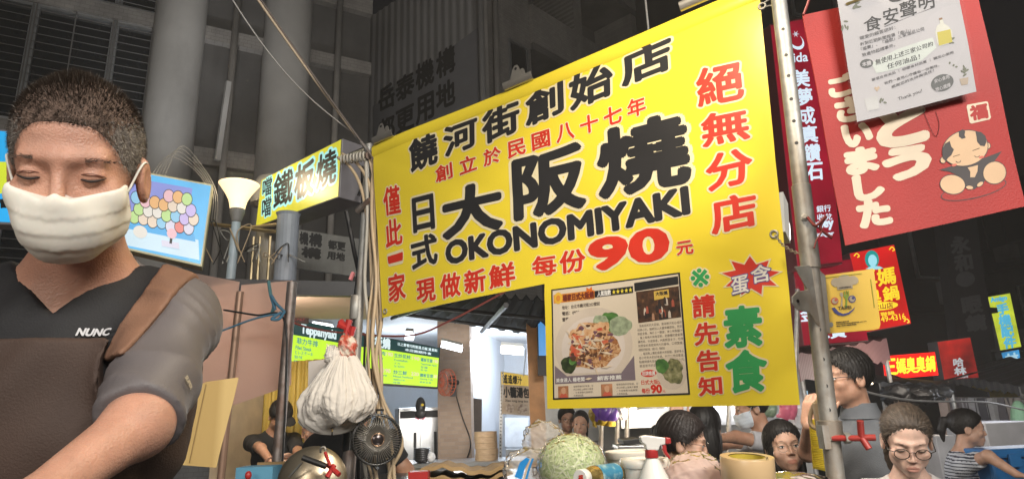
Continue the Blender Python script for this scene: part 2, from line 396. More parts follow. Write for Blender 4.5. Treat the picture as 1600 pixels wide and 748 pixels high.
def nets(f, lo, hi, h):
    """naive surface nets of f<0 over a box, fine samples only near the surface"""
    lo = np.asarray(lo, float); hi = np.asarray(hi, float); st = 4
    nc = np.ceil((hi - lo) / (h * st)).astype(int) + 1; n = (nc - 1) * st + 1
    g = [lo[i] + h * st * np.arange(nc[i]) for i in range(3)]
    Pc = np.stack(np.meshgrid(*g, indexing='ij'), -1).reshape(-1, 3)
    D = f(Pc).reshape(nc)
    near = np.abs(D) < h * st * 2.2
    D = np.repeat(np.repeat(np.repeat(D, st, 0), st, 1), st, 2)[:n[0], :n[1], :n[2]].copy()
    k = near.copy()
    for ax in range(3):
        a = k.copy(); sl = [slice(None)] * 3; sr_ = [slice(None)] * 3
        sl[ax] = slice(1, None); sr_[ax] = slice(None, -1); a[tuple(sl)] |= k[tuple(sr_)]; a[tuple(sr_)] |= k[tuple(sl)]; k = a
    K = np.repeat(np.repeat(np.repeat(k, st, 0), st, 1), st, 2)[:n[0], :n[1], :n[2]]
    idx = np.argwhere(K)
    vals = np.empty(len(idx))
    for s in range(0, len(idx), 200000):
        vals[s:s + 200000] = f(lo + idx[s:s + 200000] * h)
    D[K] = vals
    S = D < 0
    cell = np.zeros(tuple(n - 1), np.int8)
    for dx in (0, 1):
        for dy in (0, 1):
            for dz in (0, 1): cell += S[dx:n[0] - 1 + dx, dy:n[1] - 1 + dy, dz:n[2] - 1 + dz]
    act = np.argwhere((cell > 0) & (cell < 8))
    vid = np.full(tuple(n - 1), -1, np.int64); vid[tuple(act.T)] = np.arange(len(act))
    acc = np.zeros((len(act), 3)); cnt = np.zeros(len(act))
    cs = [(i, j, k2) for i in (0, 1) for j in (0, 1) for k2 in (0, 1)]
    for p in cs:
        for ax in range(3):
            if p[ax]: continue
            q = list(p); q[ax] = 1
            A = D[tuple((act + p).T)]; B = D[tuple((act + q).T)]
            m_ = (A < 0) != (B < 0); t = np.where(m_, A / (A - B + 1e-12), 0)
            X = np.tile(np.array(p, float), (len(act), 1)); X[:, ax] = t
            acc[m_] += X[m_]; cnt[m_] += 1
    V = lo + (act + acc / np.maximum(cnt, 1)[:, None]) * h
    Fc = []
    for ax in range(3):
        u, v = (ax + 1) % 3, (ax + 2) % 3
        sl0 = [slice(0, n[i] - 1) for i in range(3)]; sl1 = list(sl0); sl1[ax] = slice(1, n[ax])
        sl0[ax] = slice(0, n[ax] - 1)
        E = np.argwhere(S[tuple(sl0)] != S[tuple(sl1)])
        E = E[(E[:, u] > 0) & (E[:, v] > 0)]
        if not len(E): continue
        def g_(du, dv):
            c = E.copy(); c[:, u] -= du; c[:, v] -= dv; return vid[tuple(c.T)]
        q = np.stack([g_(1, 1), g_(0, 1), g_(0, 0), g_(1, 0)], 1)
        inside = S[tuple(E.T)]
        q[~inside] = q[~inside][:, ::-1]
        Fc.append(q[(q >= 0).all(1)])
    Fc = np.vstack(Fc)
    return V, Fc
def fcent(V, Fc): return V[Fc].mean(1)

def rot(yaw, pitch=0.0, roll=0.0):
    return np.array(Matrix.Rotation(R(yaw), 3, 'Z') @ Matrix.Rotation(R(pitch), 3, 'X') @ Matrix.Rotation(R(roll), 3, 'Y'))

def sd_head(Q, fem=0.0, fat=0.0):
    """head in its own frame (x to its left-right, face towards -y, z up, origin between ears at eye height)"""
    A = np.abs(Q) * np.array([1, 0, 0]) + Q * np.array([0, 1, 1])   # mirrored
    d = s_ell(Q, (0, .014, .032), (.0745, .094, .086))
    jw = .056 - .0085 * fem + .010 * fat
    d = smin(d, s_ell(Q, (0, -.030, -.045), (jw, .058, .070)), .028)
    d = smin(d, s_ell(A, (.042 + .006 * fat, -.012, -.062), (.018, .030, .024)), .028)
    d = smin(d, s_ell(Q, (0, -.068, -.096), (.020, .018, .016)), .022)
    d = smin(d, s_ell(A, (.043, -.058, -.028), (.020 + .006 * fat, .018, .018 + .008 * fat)), .022)
    d = smin(d, s_cap(A, (.006, -.082, .022), (.040, -.068, .022), .009 - .002 * fem, .008), .016)
    d = smax(d, -s_ell(A, (.0315, -.098, .001), (.020, .020, .0135)), .012)
    d = smin(d, s_ell(A, (.0315, -.068, .0005), (.0165, .0145, .0125)), .006)     # lids over the eyeball
    d = smin(d, s_cap(Q, (0, -.083, .010), (0, -.101, -.030), .0065 - .001 * fem, .0090 - .0018 * fem), .010)
    d = smin(d, s_ell(A, (.0105, -.092, -.034), (.0075 - .0012 * fem, .010, .0070 - .001 * fem)), .006)
    d = smax(d, -s_ell(A, (.0060, -.100, -.0415), (.0035, .005, .003)), .003)
    d = smin(d, s_ell(Q, (0, -.077, -.066), (.028, .014, .018)), .016)
    d = smin(d, s_ell(Q, (0, -.0885, -.0615), (.0195, .0060, .0048)), .005)
    d = smin(d, s_ell(Q, (0, -.0875, -.0725), (.0175, .0065, .0058)), .005)
    d = smax(d, -s_ell(Q, (0, -.0965, -.0668), (.023, .0065, .0014)), .003)
    e = s_ell(A, (.0765, .014, -.014), (.0095, .021, .033)); e = smax(e, -s_ell(A, (.086, .008, -.012), (.0075, .012, .021)), .005)
    d = smin(d, e, .006)
    return d

def sd_hair(Q, style):
    r = np.linalg.norm(Q[:, :2], axis=1); th = np.arctan2(Q[:, 0], Q[:, 1])
    strand = .0011 * np.sin(th * 34 + 2.5 * np.sin(Q[:, 2] * 26 + th)) + .0007 * np.sin(th * 71 + 3 * np.sin(Q[:, 2] * 15))
    if style in ('back', 'tied'): strand = .0009 * np.sin(np.arctan2(Q[:, 0], Q[:, 2] - .01) * 42 + 2 * np.sin(Q[:, 1] * 22))
    t = dict(buzz=.0018, short=.013, back=.006, long=.012, bangs=.013, pony=.010, tied=.010)[style]
    z = Q[:, 2]
    if style == 'back': zz, yy = [-.09, -.05, -.02, .02, .05, .075, .1, .13], [.09, .045, .000, -.034, -.055, -.068, -.098, -.2]
    elif style == 'bangs': zz, yy = [-.09, -.05, -.02, .015, .030, .040, .1, .13], [.06, .03, -.01, -.040, -.085, -.20, -.2, -.2]
    elif style == 'buzz': zz, yy = [-.09, -.06, -.03, .01, .04, .062, .085, .13], [.09, .05, .004, -.040, -.056, -.066, -.11, -.2]
    else: zz, yy = [-.09, -.06, -.03, .01, .04, .066, .085, .13], [.09, .055, .012, -.028, -.056, -.076, -.11, -.2]
    lim = np.interp(z, zz, yy) + (style != 'buzz') * .003 * np.sin(th * 31) + (style != 'buzz') * .002 * np.sin(th * 53 + 1)
    fade = np.clip((Q[:, 1] - lim) / .030, 0, 1)
    d = s_ell(Q, (0, .016, .034), (.0752, .0955, .086)) - t * (.12 + .88 * fade * (2 - fade)) + strand * fade
    d = smax(d, (lim - Q[:, 1]) * .8, .003)
    A = np.abs(Q) * np.array([1, 0, 0]) + Q * np.array([0, 1, 1])
    if style in ('long', 'bangs'):
        c = s_ell(A, (.053, .024, -.055), (.030, .074, .120)) + strand
        c = smin(c, s_ell(Q, (0, .062, -.07), (.082, .052, .150)) + strand, .02)
        if style == 'long': c = smax(c, (-.045 - Q[:, 1]) * .9, .008)
        else: c = smax(c, (-.030 - Q[:, 1]) * .9, .008)
        d = smin(d, c, .012)
    if style == 'back':
        c = smax(s_ell(Q, (0, .058, -.075), (.072, .042, .125)) + strand, (.022 - Q[:, 1]) * .9, .01); d = smin(d, c, .012)
    if style == 'pony':
        d = smin(d, s_poly(Q, [(0, .10, .045), (0, .135, .035), (0, .150, -.03), (0, .140, -.10)], [.016, .027, .026, .008]) + strand, .014)
    if style == 'tied':
        d = smin(d, s_ell(Q, (0, .112, -.010), (.030, .026, .030)) + strand, .01)
    return d

def hand_sdf(P, wrist, direc, palmn, curl=0.5, s=1.0):
    """palm, four bent fingers and a thumb; direc = along the hand, palmn = out of the palm"""
    z = unit(direc); n = unit(np.asarray(palmn, float) - (np.asarray(palmn, float) @ z) * z); x = np.cross(z, n); w0 = np.asarray(wrist, float)
    d = s_box(P, w0 + z * .048 * s, (.038 * s, .048 * s, .014 * s), np.stack([x, z, n], 1), .012 * s)
    for k, (off, L) in enumerate([(-.029, .068), (-.010, .078), (.010, .073), (.028, .058)]):
        p0 = w0 + z * .090 * s + x * off * s; a0 = .25 * curl; a1 = a0 + .7 * curl; a2 = a1 + .6 * curl; p = [p0]
        for ang, l in ((a0, .44), (a1, .31), (a2, .25)): p.append(p[-1] + (z * math.cos(ang) + n * math.sin(ang)) * L * l * s)
        d = smin(d, s_poly(P, p, np.array([.0092, .0085, .0078, .0068]) * s), .006 * s)
    b = w0 + z * .022 * s - x * .030 * s; t = [b, b + (z * .55 - x * .65 + n * .35) * .040 * s, b + (z * .95 - x * .75 + n * .75) * .058 * s, b + (z * 1.35 - x * .70 + n * 1.0) * .066 * s]
    return smin(d, s_poly(P, t, np.array([.0125, .0110, .0095, .0075]) * s), .008 * s)

SKIN = {}
def skin_mat(name, col, lip=None):
    return mat(name, col, rough=.42, var=.14, vscale=30, bump=.22, bscale=380, sss=.12, spec=.45, aniso=(col[0] * .92, col[1] * .66, col[2] * .62))

def person(label, c, yaw=0, pitch=0, roll=0, skin=(.50, .29, .20), hair='short', haircol=(.012, .010, .009), shirt=(.1, .1, .1),
           fem=0.0, fat=0.0, glasses=None, mask=None, sc=1.0, sh=None, hip=None, arms=(), h=.006, byaw=None, hairvar=.3,
           stripes=None, collar=False, cap=None, legs=None, apron=None, lids=False, vneck=.0, sleeve=.55, strap=None, pants=(.03, .03, .04), eyes=True, hand_s=.95, group=None, nko=None, shirtfn=None, shwid=None, folds=.0028):
    """one standing or seated figure. arms: list of (elbow, wrist, hand dir, palm normal, curl) for the right(-1)/left(+1) side"""
    c = np.asarray(c, float); M = rot(yaw, pitch, roll) * 1.0; B = rot(yaw if byaw is None else byaw)
    W = lambda q: c + M @ (np.asarray(q, float) * sc)
    loc = lambda P: ((P - c) @ M) / sc
    nb = W((0, .035, -.095)); 
    nk = nb + np.array([0, 0, -.085 * sc]) + B @ np.array([0, .018, 0]) * sc
    if nko is not None: nk = np.asarray(nko, float)
    shw = (.165 - .022 * fem) * sc
    if shwid: shw = shwid
    sL, sR = nk + B @ np.array([-shw, .01, -.055]) * 1, nk + B @ np.array([shw, .01, -.055])
    chest = nk + B @ np.array([0, .01, -.19]) * sc
    hp = nk + B @ np.array([0, .02, -.52]) * sc if hip is None else np.asarray(hip, float)
    TH = np.stack([B[:, 0], B[:, 1], B[:, 2]], 1)
    def torso(P, g=0.0):
        Q = (P - chest) @ TH
        d = s_ell(Q, (0, 0, 0), np.array([.155 - .015 * fem + .02 * fat, .108 + .015 * fat, .20]) * sc + g)
        Qh = (P - hp) @ TH
        d = smin(d, s_ell(Qh, (0, 0, .02), np.array([.150 + .02 * fat, .110 + .02 * fat, .17]) * sc + g), .08)
        d = smin(d, s_cap(P, sL, sR, .052 * sc + g, .052 * sc + g), .06)
        return smin(d, s_cap(P, nk + B @ np.array([0, 0, -.01]), nk + B @ np.array([0, .0, -.08]), .06 * sc + g), .06)
    AR = []
    for side, s0 in ((-1, sL), (1, sR)):
        a = next((q for q in arms if q[0] == side), None)
        if a is None:
            e = s0 + B @ np.array([side * .05, .02, -.27]) * sc; wv = e + B @ np.array([-side * .02, -.10, -.22]) * sc; a = (side, e, wv, wv - e, B @ np.array([-side, 0., 0]), .4)
        AR.append((s0,) + tuple(a))
    def armsd(P, g=0.0, part=1.0, ends=True):
        d = None
        for s0, side, e, wv, hd, pn, curl in AR:
            e = np.asarray(e, float); wv = np.asarray(wv, float)
            x = s_cap(P, s0, s0 + (e - s0) * min(1, part / .5) if part < .5 else e, .046 * sc + g, .038 * sc + g)
            if ends: x = smin(x, s_cap(P, e, wv, .037 * sc + g, .025 * sc + g), .02); x = smin(x, hand_sdf(P, wv, hd, pn, curl, hand_s * sc), .014)
            d = x if d is None else np.minimum(d, x)
        return d
    def body(P):
        Q = loc(P); d = sd_head(Q, fem, fat) * sc
        d = smin(d, s_cap(P, W((0, .022, -.055)), nk + np.array([0, 0, -.03]), (.050 - .006 * fem) * sc, (.056 - .006 * fem) * sc), .022)
        d = smin(d, torso(P, -.005), .05)
        return smin(d, armsd(P, -.002), .03)
    pts = np.array([c + [0, 0, .15], c - .13, c + .13, hp + [.19, .15, -.17], hp - [.19, .15, .17], sL, sR] + [np.asarray(q, float) for s0, _, e, wv, hd, pn, cu in AR for q in (e, np.asarray(wv) + unit(hd) * .2)])
    lo, hi = pts.min(0) - .08, pts.max(0) + .08
    V, Fc = nets(body, lo, hi, h)
    T = thing('person', label, 'person', (hp[0], hp[1], 0), group)
    cl = loc(fcent(V, Fc)); lipmask = (cl[:, 1] < -.080) & (((cl[:, 0] / .022) ** 2 + ((cl[:, 2] + .067) / .0105) ** 2) < 1)
    sm = skin_mat('skin %.2f %.2f' % (skin[0], skin[1]), skin)
    lm = mat('lips %.2f' % skin[0], (skin[0] * .86, skin[1] * .64, skin[2] * .64), rough=.4, bump=.1, bscale=200)
    obj('body', V, Fc, [sm, lm], T, True, lipmask.astype(int))
    bm = mat('brow %.3f' % haircol[0], tuple(.5 * a + .35 * b for a, b in zip(haircol, skin)), rough=.7)
    # clothes
    top = nk + np.array([0, 0, .0])
    fr = B @ np.array([0, -1., 0])
    def cloth(P, g=.006):
        d = smin(torso(P, g), armsd(P, g + .006, sleeve if sleeve else .3, False), .035) if sleeve else torso(P, g)
        fold = .0035 * np.sin(P[:, 2] * 48 + 3 * np.sin(P[:, 0] * 25) + P[:, 1] * 20) * np.sin(P[:, 0] * 13 + P[:, 2] * 9)
        d = d + fold
        for s0, side, e, wv, hd, pn, cu in AR:
            e = np.asarray(e, float); ax = unit(e - s0); t_ = (P - s0) @ ax; side_ = (P - s0) @ np.cross(ax, fr); nearA = np.clip(1.4 - s_cap(P, s0, e, 0, 0) / .07, 0, 1); q_ = t_ * 75 + side_ * 60 + 2.2 * np.sin(t_ * 21 + side_ * 33)
            d = d + folds * nearA * (1 - np.abs(np.sin(q_))) ** 1.5 * np.clip(t_ / .05, 0, 1) * (1 + .6 * np.sin(t_ * 40)) * -1
        hole = s_cap(P, nk + np.array([0, 0, -.02]), W((0, .02, -.05)) + np.array([0, 0, .1]), .066 * sc, .075 * sc)
        if vneck:
            Qv = (P - nk) @ B; hole = np.minimum(hole, np.maximum((np.abs(Qv[:, 0]) - (.064 + Qv[:, 2] * .064 / vneck)) * .8, np.maximum(Qv[:, 1] - .02, Qv[:, 2] - .03)))
        d = smax(d, -hole, .006)
        if sleeve:
            for s0, side, e, wv, hd, pn, cu in AR:
                e = np.asarray(e, float); ax = unit(e - s0); L = np.linalg.norm(e - s0)
                cut = (P - s0) @ ax - L * min(.97, sleeve * 1.25); near = s_cap(P, s0, e, .09 * sc, .09 * sc)
                d = np.where(near < 0, smax(d, cut, .004), d)
        return d
    Vc, Fcc = nets(cloth, lo, hi, max(h, .006))
    sk = 'shirt %.2f %.2f %.2f' % shirt
    if shirtfn:
        ms, fn = shirtfn; obj('shirt', Vc, Fcc, ms, T, True, fn(fcent(Vc, Fcc)).astype(int))
    elif stripes:
        tm = mat(sk, shirt, rough=.85, bump=.2, bscale=300); td = mat('stripe', stripes, rough=.85)
        cz = fcent(Vc, Fcc)[:, 2]; obj('shirt', Vc, Fcc, [tm, td], T, True, (np.mod(cz, .020) < .008).astype(int))
    else: obj('shirt', Vc, Fcc, mat(sk, shirt, rough=.85, var=.15, bump=.25, bscale=260), T, True)
    if collar:
        k = MB(); pr = [(.058, .035), (.066, .045), (.074, .01), (.082, -.012), (.076, -.01), (.066, .02)]
        k.lathe([(r * sc, z * sc) for r, z in pr], nk + np.array([0, 0, .022]), 24, B, False); solid(k.build('collar', MATS[sk], T, True), .004)
    if strap is not None:
        k = MB(); k.tube([sL * .55 + nk * .45 + fr * .06 + [0, 0, -.02], sL * .55 + nk * .45 + [0, 0, .035], sL * .55 + nk * .45 - fr * .09 + [0, 0, -.06]], .002); 
        p = spline([chest + B @ np.array([-.075, -.118, .02]), sL * .5 + nk * .5 + fr * .085 + [0, 0, -.035], sL * .5 + nk * .5 + fr * .03 + [0, 0, .032], sL * .5 + nk * .5 - fr * .05 + [0, 0, .02]], 8)
        k = MB(); g = np.stack([p - B[:, 0] * .016, p + B[:, 0] * .016], 1); k.grid(g); o = k.build('bag_strap', mat('strap', strap, rough=.8), T, True)
        solid(o, .006)
    if apron is not None:
        def ap(P):
            Q = (P - chest) @ TH
            d = torso(P, .019)
            return np.maximum(np.maximum(d, Q[:, 1] + .0), np.maximum(np.abs(Q[:, 0]) - .12, Q[:, 2] - .05))
        Va, Fa = nets(ap, lo, hi, .006); obj('apron', Va, Fa, mat('apron %.2f' % apron[0], apron, rough=.8), T, True)
    # trousers
    if legs:
        def lg(P):
            d = smin(s_ell((P - hp) @ TH, (0, 0, -.10), (.165 * sc, .125 * sc, .12)), 1e9 * np.ones(len(P)), .01)
            for q in legs: d = smin(d, s_poly(P, [hp + B @ np.array([q[0] * .08, 0, -.1])] + [np.asarray(x, float) for x in q[1:]], [.085, .062, .05][:len(q)]), .04)
            return d
        lp = np.array([hp + .25, hp - .25] + [np.asarray(x, float) for q in legs for x in q[1:]])
        Vl, Fl = nets(lg, lp.min(0) - .1, lp.max(0) + .1, .014); obj('trousers', Vl, Fl, mat('trousers %.2f' % pants[0], pants, rough=.85), T, True)
        k = MB()
        for q in legs: k = MB(); k.ell(np.asarray(q[-1], float) + fr * .05 + [0, 0, -.0], (.045, .12, .04), B); k.build('shoe', mat('shoe', (.05, .05, .05), rough=.6), T, True)
    # hair
    hm = mat('hair %.3f' % haircol[0], haircol, rough=.55, var=hairvar, vscale=70, spec=.35)
    if hair:
        Vh, Fh = nets(lambda P: sd_hair(loc(P), hair) * sc, np.array([c - .26 * sc]).min(0), c + .21 * sc, .0030 if h < .0065 else .006)
        ho = obj('hair', Vh, Fh, hm, T, True)
        # locks of hair following the surface away from the crown, a few breaking the outline
        nn = 2600 if h < .0065 else 900; ids = rng.integers(0, len(Vh), nn); P0 = Vh[ids]; out = (P0 - W((0, .015, .02))); out /= np.linalg.norm(out, axis=1)[:, None]
        flow = np.array([0, 0, -1.]) + B @ np.array([0, .25, 0]) if hair in ('short', 'long', 'bangs') else B @ np.array([0, 1., -.25])
        if hair == 'short': flow = np.array([0, 0, -.8]) + M @ np.array([.5, -.5, 0])
        segs = []; p = P0 + out * .0006; wd_ = rng.uniform(.0004, .0011, nn)[:, None] * sc; Ls = rng.uniform(.010, .022, nn)[:, None] * sc; lift = (rng.random(nn) < .10)[:, None] * rng.uniform(.1, .5, nn)[:, None] + .03
        jit = rng.normal(0, .16, (nn, 3))
        for q in range(4):
            o2 = p - W((0, .015, .0)); o2 /= np.linalg.norm(o2, axis=1)[:, None]
            if hair in ('long', 'bangs'): o2[:, 2] *= .3; o2 /= np.linalg.norm(o2, axis=1)[:, None]
            tg = flow + jit; tg = tg - (tg * o2).sum(1)[:, None] * o2; tg /= np.linalg.norm(tg, axis=1)[:, None] + 1e-9
            sd2 = np.cross(tg, o2); w_ = wd_ * (1, 1, .8, .15)[q]; segs += [p - sd2 * w_, p + sd2 * w_]; p = p + (tg + o2 * lift) * Ls / 3
        VV = np.stack(segs, 1).reshape(-1, 3); bse = np.arange(nn)[:, None] * 8
        FF = np.concatenate([bse + np.array([2 * q, 2 * q + 1, 2 * q + 3, 2 * q + 2]) for q in range(3)])
        hl = mat('hair lock %.3f' % haircol[0], tuple(min(1, x * 1.7 + .004) for x in haircol), rough=.5, var=.4, vscale=50, spec=.35)
        obj('hair_strands', VV, FF, [hm, hl], ho, True, np.tile(rng.random(nn) < .45, 3).astype(int))
    # eyes, brows
    if eyes:
        ew = mat('eye white', (.62, .60, .57), rough=.15); ei = mat('iris', (.012, .008, .006), rough=.08)
        for s in (-1, 1):
            zl = -.0015 if not lids else -.0045
            k = MB(); k.mat(0).ell(W((s * .0315, -.0735, zl)), np.array([.0125, .0100, .0070 + .0008 * fem if not lids else .0020]) * sc, M, 16, 10)
            k.mat(1).ell(W((s * .0310 , -.0800, zl + .0003)), np.array([.0058, .0042, .0058 if not lids else .0022]) * sc, M, 14, 8)
            k.build('eye', [ew, ei], T, True)
            k = MB(); k.tube([W((s * (.0315 + x), -.0845 + abs(x) ** 1.6 * 7.5, .0044 - abs(x) ** 1.7 * 5.0 if not lids else -.0035 - abs(x) ** 1.7 * -2.0)) for x in np.linspace(-.014, .015, 9)], np.array([.0004, .0012, .0016, .0017, .0017, .0017, .0016, .0013, .0006]) * sc, 6); k.build('eyelash', hm, T, True)
            k = MB(); k.tube([W((s * (.0320 + x), -.0845 + abs(x + .004) ** 1.5 * 6.0, .0245 - x * x * 9 + x * .06)) for x in np.linspace(-.017, .020, 9)], np.array([.0010, .0020, .0024, .0023, .0021, .0018, .0015, .0011, .0004]) * (1 - .35 * fem) * sc, 6); k.build('eyebrow', bm, T, True)
    if glasses:
        k = MB(); gr_ = .0225 if fem else .021
        for s in (-1, 1):
            k.tube([W((s * .0325 + gr_ * 1.05 * math.cos(t), -.1015 + .10 * abs(s * .0325 + gr_ * math.cos(t)) ** 1.5, -.005 + gr_ * .86 * math.sin(t))) for t in np.linspace(0, 2 * math.pi, 25)], glasses[1] * sc, 6, False)
            k.tube([W((s * .0555, -.0995, .002)), W((s * .0715, -.088, .003)), W((s * .0775, .0, .002)), W((s * .0755, .018, -.004))], glasses[1] * sc, 6)
        k.tube([W((-.0105, -.1010, .000)), W((0, -.1035, .003)), W((.0105, -.1010, .000))], glasses[1] * sc, 6)
        g_ = k.build('glasses', mat('specs %.2f' % glasses[0][0], glasses[0], rough=.25, metal=glasses[2]), T, True)
    if mask:
        def mk_(P):
            Q = loc(P); pl_ = .0015 * (np.mod((Q[:, 2] + .008 * np.cos(Q[:, 0] * 22)) / .021, 1) - .5) * (Q[:, 2] > -.098) * (Q[:, 2] < -.042) + .0007 * (1 - np.clip(np.abs(Q[:, 0]) / .004, 0, 1)) * -1
            d = smin(sd_head(Q, fem, fat), s_ell(Q, (0, -.066, -.060), (.050, .046, .050)), .02) - .0034 + pl_
            return smax(smax(d, np.maximum(Q[:, 2] + .030 - .25 * np.abs(Q[:, 0]) - .9 * np.maximum(0, .014 - np.abs(Q[:, 0])), -.112 - Q[:, 2]), .002), np.maximum(Q[:, 1] + .022, np.abs(Q[:, 0]) - .070), .002) * sc
        Vm, Fm = nets(mk_, c - .16 * sc, c + .14 * sc, .0032); obj('face_mask', Vm, Fm, mat('mask %.2f' % mask[0], mask, rough=.85, sss=.1), T, True)
        for s in (-1, 1):
            k = MB(); k.tube(spline([W((s * .064, -.030, -.025)), W((s * .0785, -.005, .012)), W((s * .081, .026, .004)), W((s * .079, .030, -.03))], 6), .0015); k.build('ear_loop', MATS['mask %.2f' % mask[0]], T, True)
    if cap is not None:
        cm = mat('cap %.2f' % cap[0], cap, rough=.8, bump=.2, bscale=250)
        def cp_(P):
            Q = loc(P); d = s_ell(Q, (0, .014, .040), (.088, .108, .088)); d = smax(d, .038 - .10 * Q[:, 1] * .6 - Q[:, 2] * 1.0, .004)
            b = s_ell(Q, (0, -.105, .045 - .0), (.075, .085, .006)); b = smax(b, Q[:, 1] + .05, .004)
            return np.minimum(d, b) * sc
        Vk, Fk = nets(cp_, c - .23 * sc, c + .2 * sc, .005); obj('cap', Vk, Fk, cm, T, True)
    return T, W, B, dict(nk=nk, sL=sL, sR=sR, chest=chest, hp=hp, lo=lo, hi=hi, body=body, cloth=cloth, loc=loc)
# ---------------------------------------------------------------- shared materials
steel = mat('galvanised steel', (.36, .36, .345), rough=.55, metal=.6, var=.2, vscale=30, bump=.08, bscale=90, grime=(.30, .22, .15), gscale=9)
rusty = mat('rusty steel', (.36, .33, .31), rough=.5, metal=.7, var=.25, vscale=25, grime=(.20, .07, .03), gscale=7)
inox = mat('stainless', (.55, .56, .57), rough=.28, metal=1.0, var=.08, bump=.04, bscale=40)
black = mat('black plastic', (.015, .015, .016), rough=.4)
dark = mat('dark metal', (.03, .03, .033), rough=.5, metal=.3)
white = mat('white paint', (.72, .73, .74), rough=.5, var=.05, grime=(.45, .42, .38), gscale=1.2)
wplas = mat('white plastic', (.75, .74, .70), rough=.35, var=.04)
red = mat('red paint', (.45, .03, .025), rough=.35, var=.2, vscale=40, grime=(.25, .05, .04), gscale=20)
card = ramp_mat('cardboard', [(.25, (.34, .22, .10)), (.75, (.44, .30, .15))], 6, rough=.85, bump=.15)
cable_m = mat('beige cable', (.52, .40, .26), rough=.55, var=.15)
conc = mat('concrete', (.40, .375, .35), rough=.9, var=.2, vscale=1.6, bump=.3, bscale=18, grime=(.22, .215, .21), gscale=.9)
conc_pale_streak = mat('pale streak concrete', (.50, .485, .46), rough=.9, var=.15, vscale=1.2, bump=.2, bscale=12, grime=(.27, .26, .25), gscale=.6)  # paleness imitates bright lens streaks on the columns; the plank shares it
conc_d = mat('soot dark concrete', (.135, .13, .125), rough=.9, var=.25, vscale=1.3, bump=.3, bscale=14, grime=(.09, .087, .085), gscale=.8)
corr = mat('corrugated sheet', (.38, .375, .375), rough=.6, metal=.1, var=.1, vscale=1.0, grime=(.26, .25, .24), gscale=.8)
glassd = mat('dark window glass', (.02, .022, .025), rough=.08, spec=.8)
alu = mat('aluminium frame', (.45, .46, .47), rough=.4, metal=.7)

# ---------------------------------------------------------------- ground
asph = ramp_mat('asphalt', [(.3, (.032, .032, .034)), (.7, (.065, .063, .06))], 14, rough=.55, bump=.3)
tag(obj('road', [(-60, -20, 0), (60, -20, 0), (60, 120, 0), (-60, 120, 0)], [(0, 1, 2, 3)], asph), kind='structure')

# ---------------------------------------------------------------- old building with barred windows (behind the cook) and two pale columns added for light streaks
A = Plane(at(250, 150, 9.0), (1.8, 1))
def uvz(pl, px, z):
    """u on the plane under pixel column px near the horizon, v for the world height z"""
    return pl.hit(px, 560)[0], (z - pl.p[2])
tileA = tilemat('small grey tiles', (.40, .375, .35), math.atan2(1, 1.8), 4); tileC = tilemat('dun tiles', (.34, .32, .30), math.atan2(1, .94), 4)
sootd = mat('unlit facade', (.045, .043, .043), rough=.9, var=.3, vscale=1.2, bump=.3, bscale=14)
bA = thing('old_building', 'grey old concrete building with barred windows behind the cook', 'building', A.p * [1, 1, 0])
uL, uR_ = A.hit(-330, 300)[0], A.hit(575, 300)[0]
z0, z1 = -A.p[2], 9.0 - A.p[2]
wins = []
def uvbox(mb, pl, u0, u1, v0, v1, h0, h1):
    c = [(u0, v0), (u1, v0), (u1, v1), (u0, v1)]
    P = np.array([pl.pt(a, b, h0) for a, b in c] + [pl.pt(a, b, h1) for a, b in c]); return mb.hexa(P)
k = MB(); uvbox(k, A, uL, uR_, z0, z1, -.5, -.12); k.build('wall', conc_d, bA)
# spandrel bands leave the barred windows between them
row = [A.hit(100, q)[1] for q in (330, 228, 165, 100, 20, -120)]
for v0, v1 in ((z0, A.hit(60, 430)[1]), (row[1] , row[1] + .28), (row[3] + .9, row[3] + 1.15), (z1 - .3, z1)):
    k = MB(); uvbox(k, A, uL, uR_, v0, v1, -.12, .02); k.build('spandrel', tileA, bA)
ub = np.linspace(uL, A.hit(250, 150)[0] + .3, 5)
lev = [(A.hit(60, 430)[1], row[1]), (row[1] + .28, row[3] + .9), (row[3] + 1.15, z1 - .3)]
for i in range(4):
    for v0, v1 in lev:
        k = MB(); e = .05
        for q in ((ub[i], ub[i] + e, v0, v1), (ub[i + 1] - e, ub[i + 1], v0, v1)): uvbox(k, A, *q, -.115, -.02)
        for q in ((ub[i] + e, ub[i + 1] - e, v0, v0 + e), (ub[i] + e, ub[i + 1] - e, v1 - e, v1)): uvbox(k, A, *q, -.115, -.02)
        f_ = k.build('window_frame', alu, bA)
        k = MB(); uvbox(k, A, ub[i] + e, ub[i + 1] - e, v0 + e, v1 - e, -.115, -.10); k.build('pane', glassd, f_)
        k = MB()
        for z in np.arange(v0 + .08, v1, .13): k.tube([A.pt(ub[i] + .01, z, .03), A.pt(ub[i + 1] - .01, z, .03)], .006, 5)
        for u in np.linspace(ub[i] + .02, ub[i + 1] - .02, 3): k.tube([A.pt(u, v0 + .03, .037), A.pt(u, v1 - .03, .037)], .010, 5)
        k.build('window_bars', mat('dull bars', (.16, .155, .15), rough=.6), f_)
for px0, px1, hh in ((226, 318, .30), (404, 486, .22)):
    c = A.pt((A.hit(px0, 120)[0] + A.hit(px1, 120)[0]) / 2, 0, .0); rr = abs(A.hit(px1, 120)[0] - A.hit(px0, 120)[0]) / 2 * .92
    k = MB(); k.lathe([(rr, 0), (rr, 8.9)], (c[0], c[1], 0), 32); k.build('streak_column', conc_pale_streak, bA, auto=40)  # made-up columns where only streaks of lens light fall
k = MB()
for px, d in ((352, .0), (520, .05)):
    u = A.hit(px, 200)[0]; k.tube([A.pt(u, z0 + 2, .10), A.pt(u + .02, z1, .10)], .055, 10)
k.build('drain_pipe', conc, bA, True)
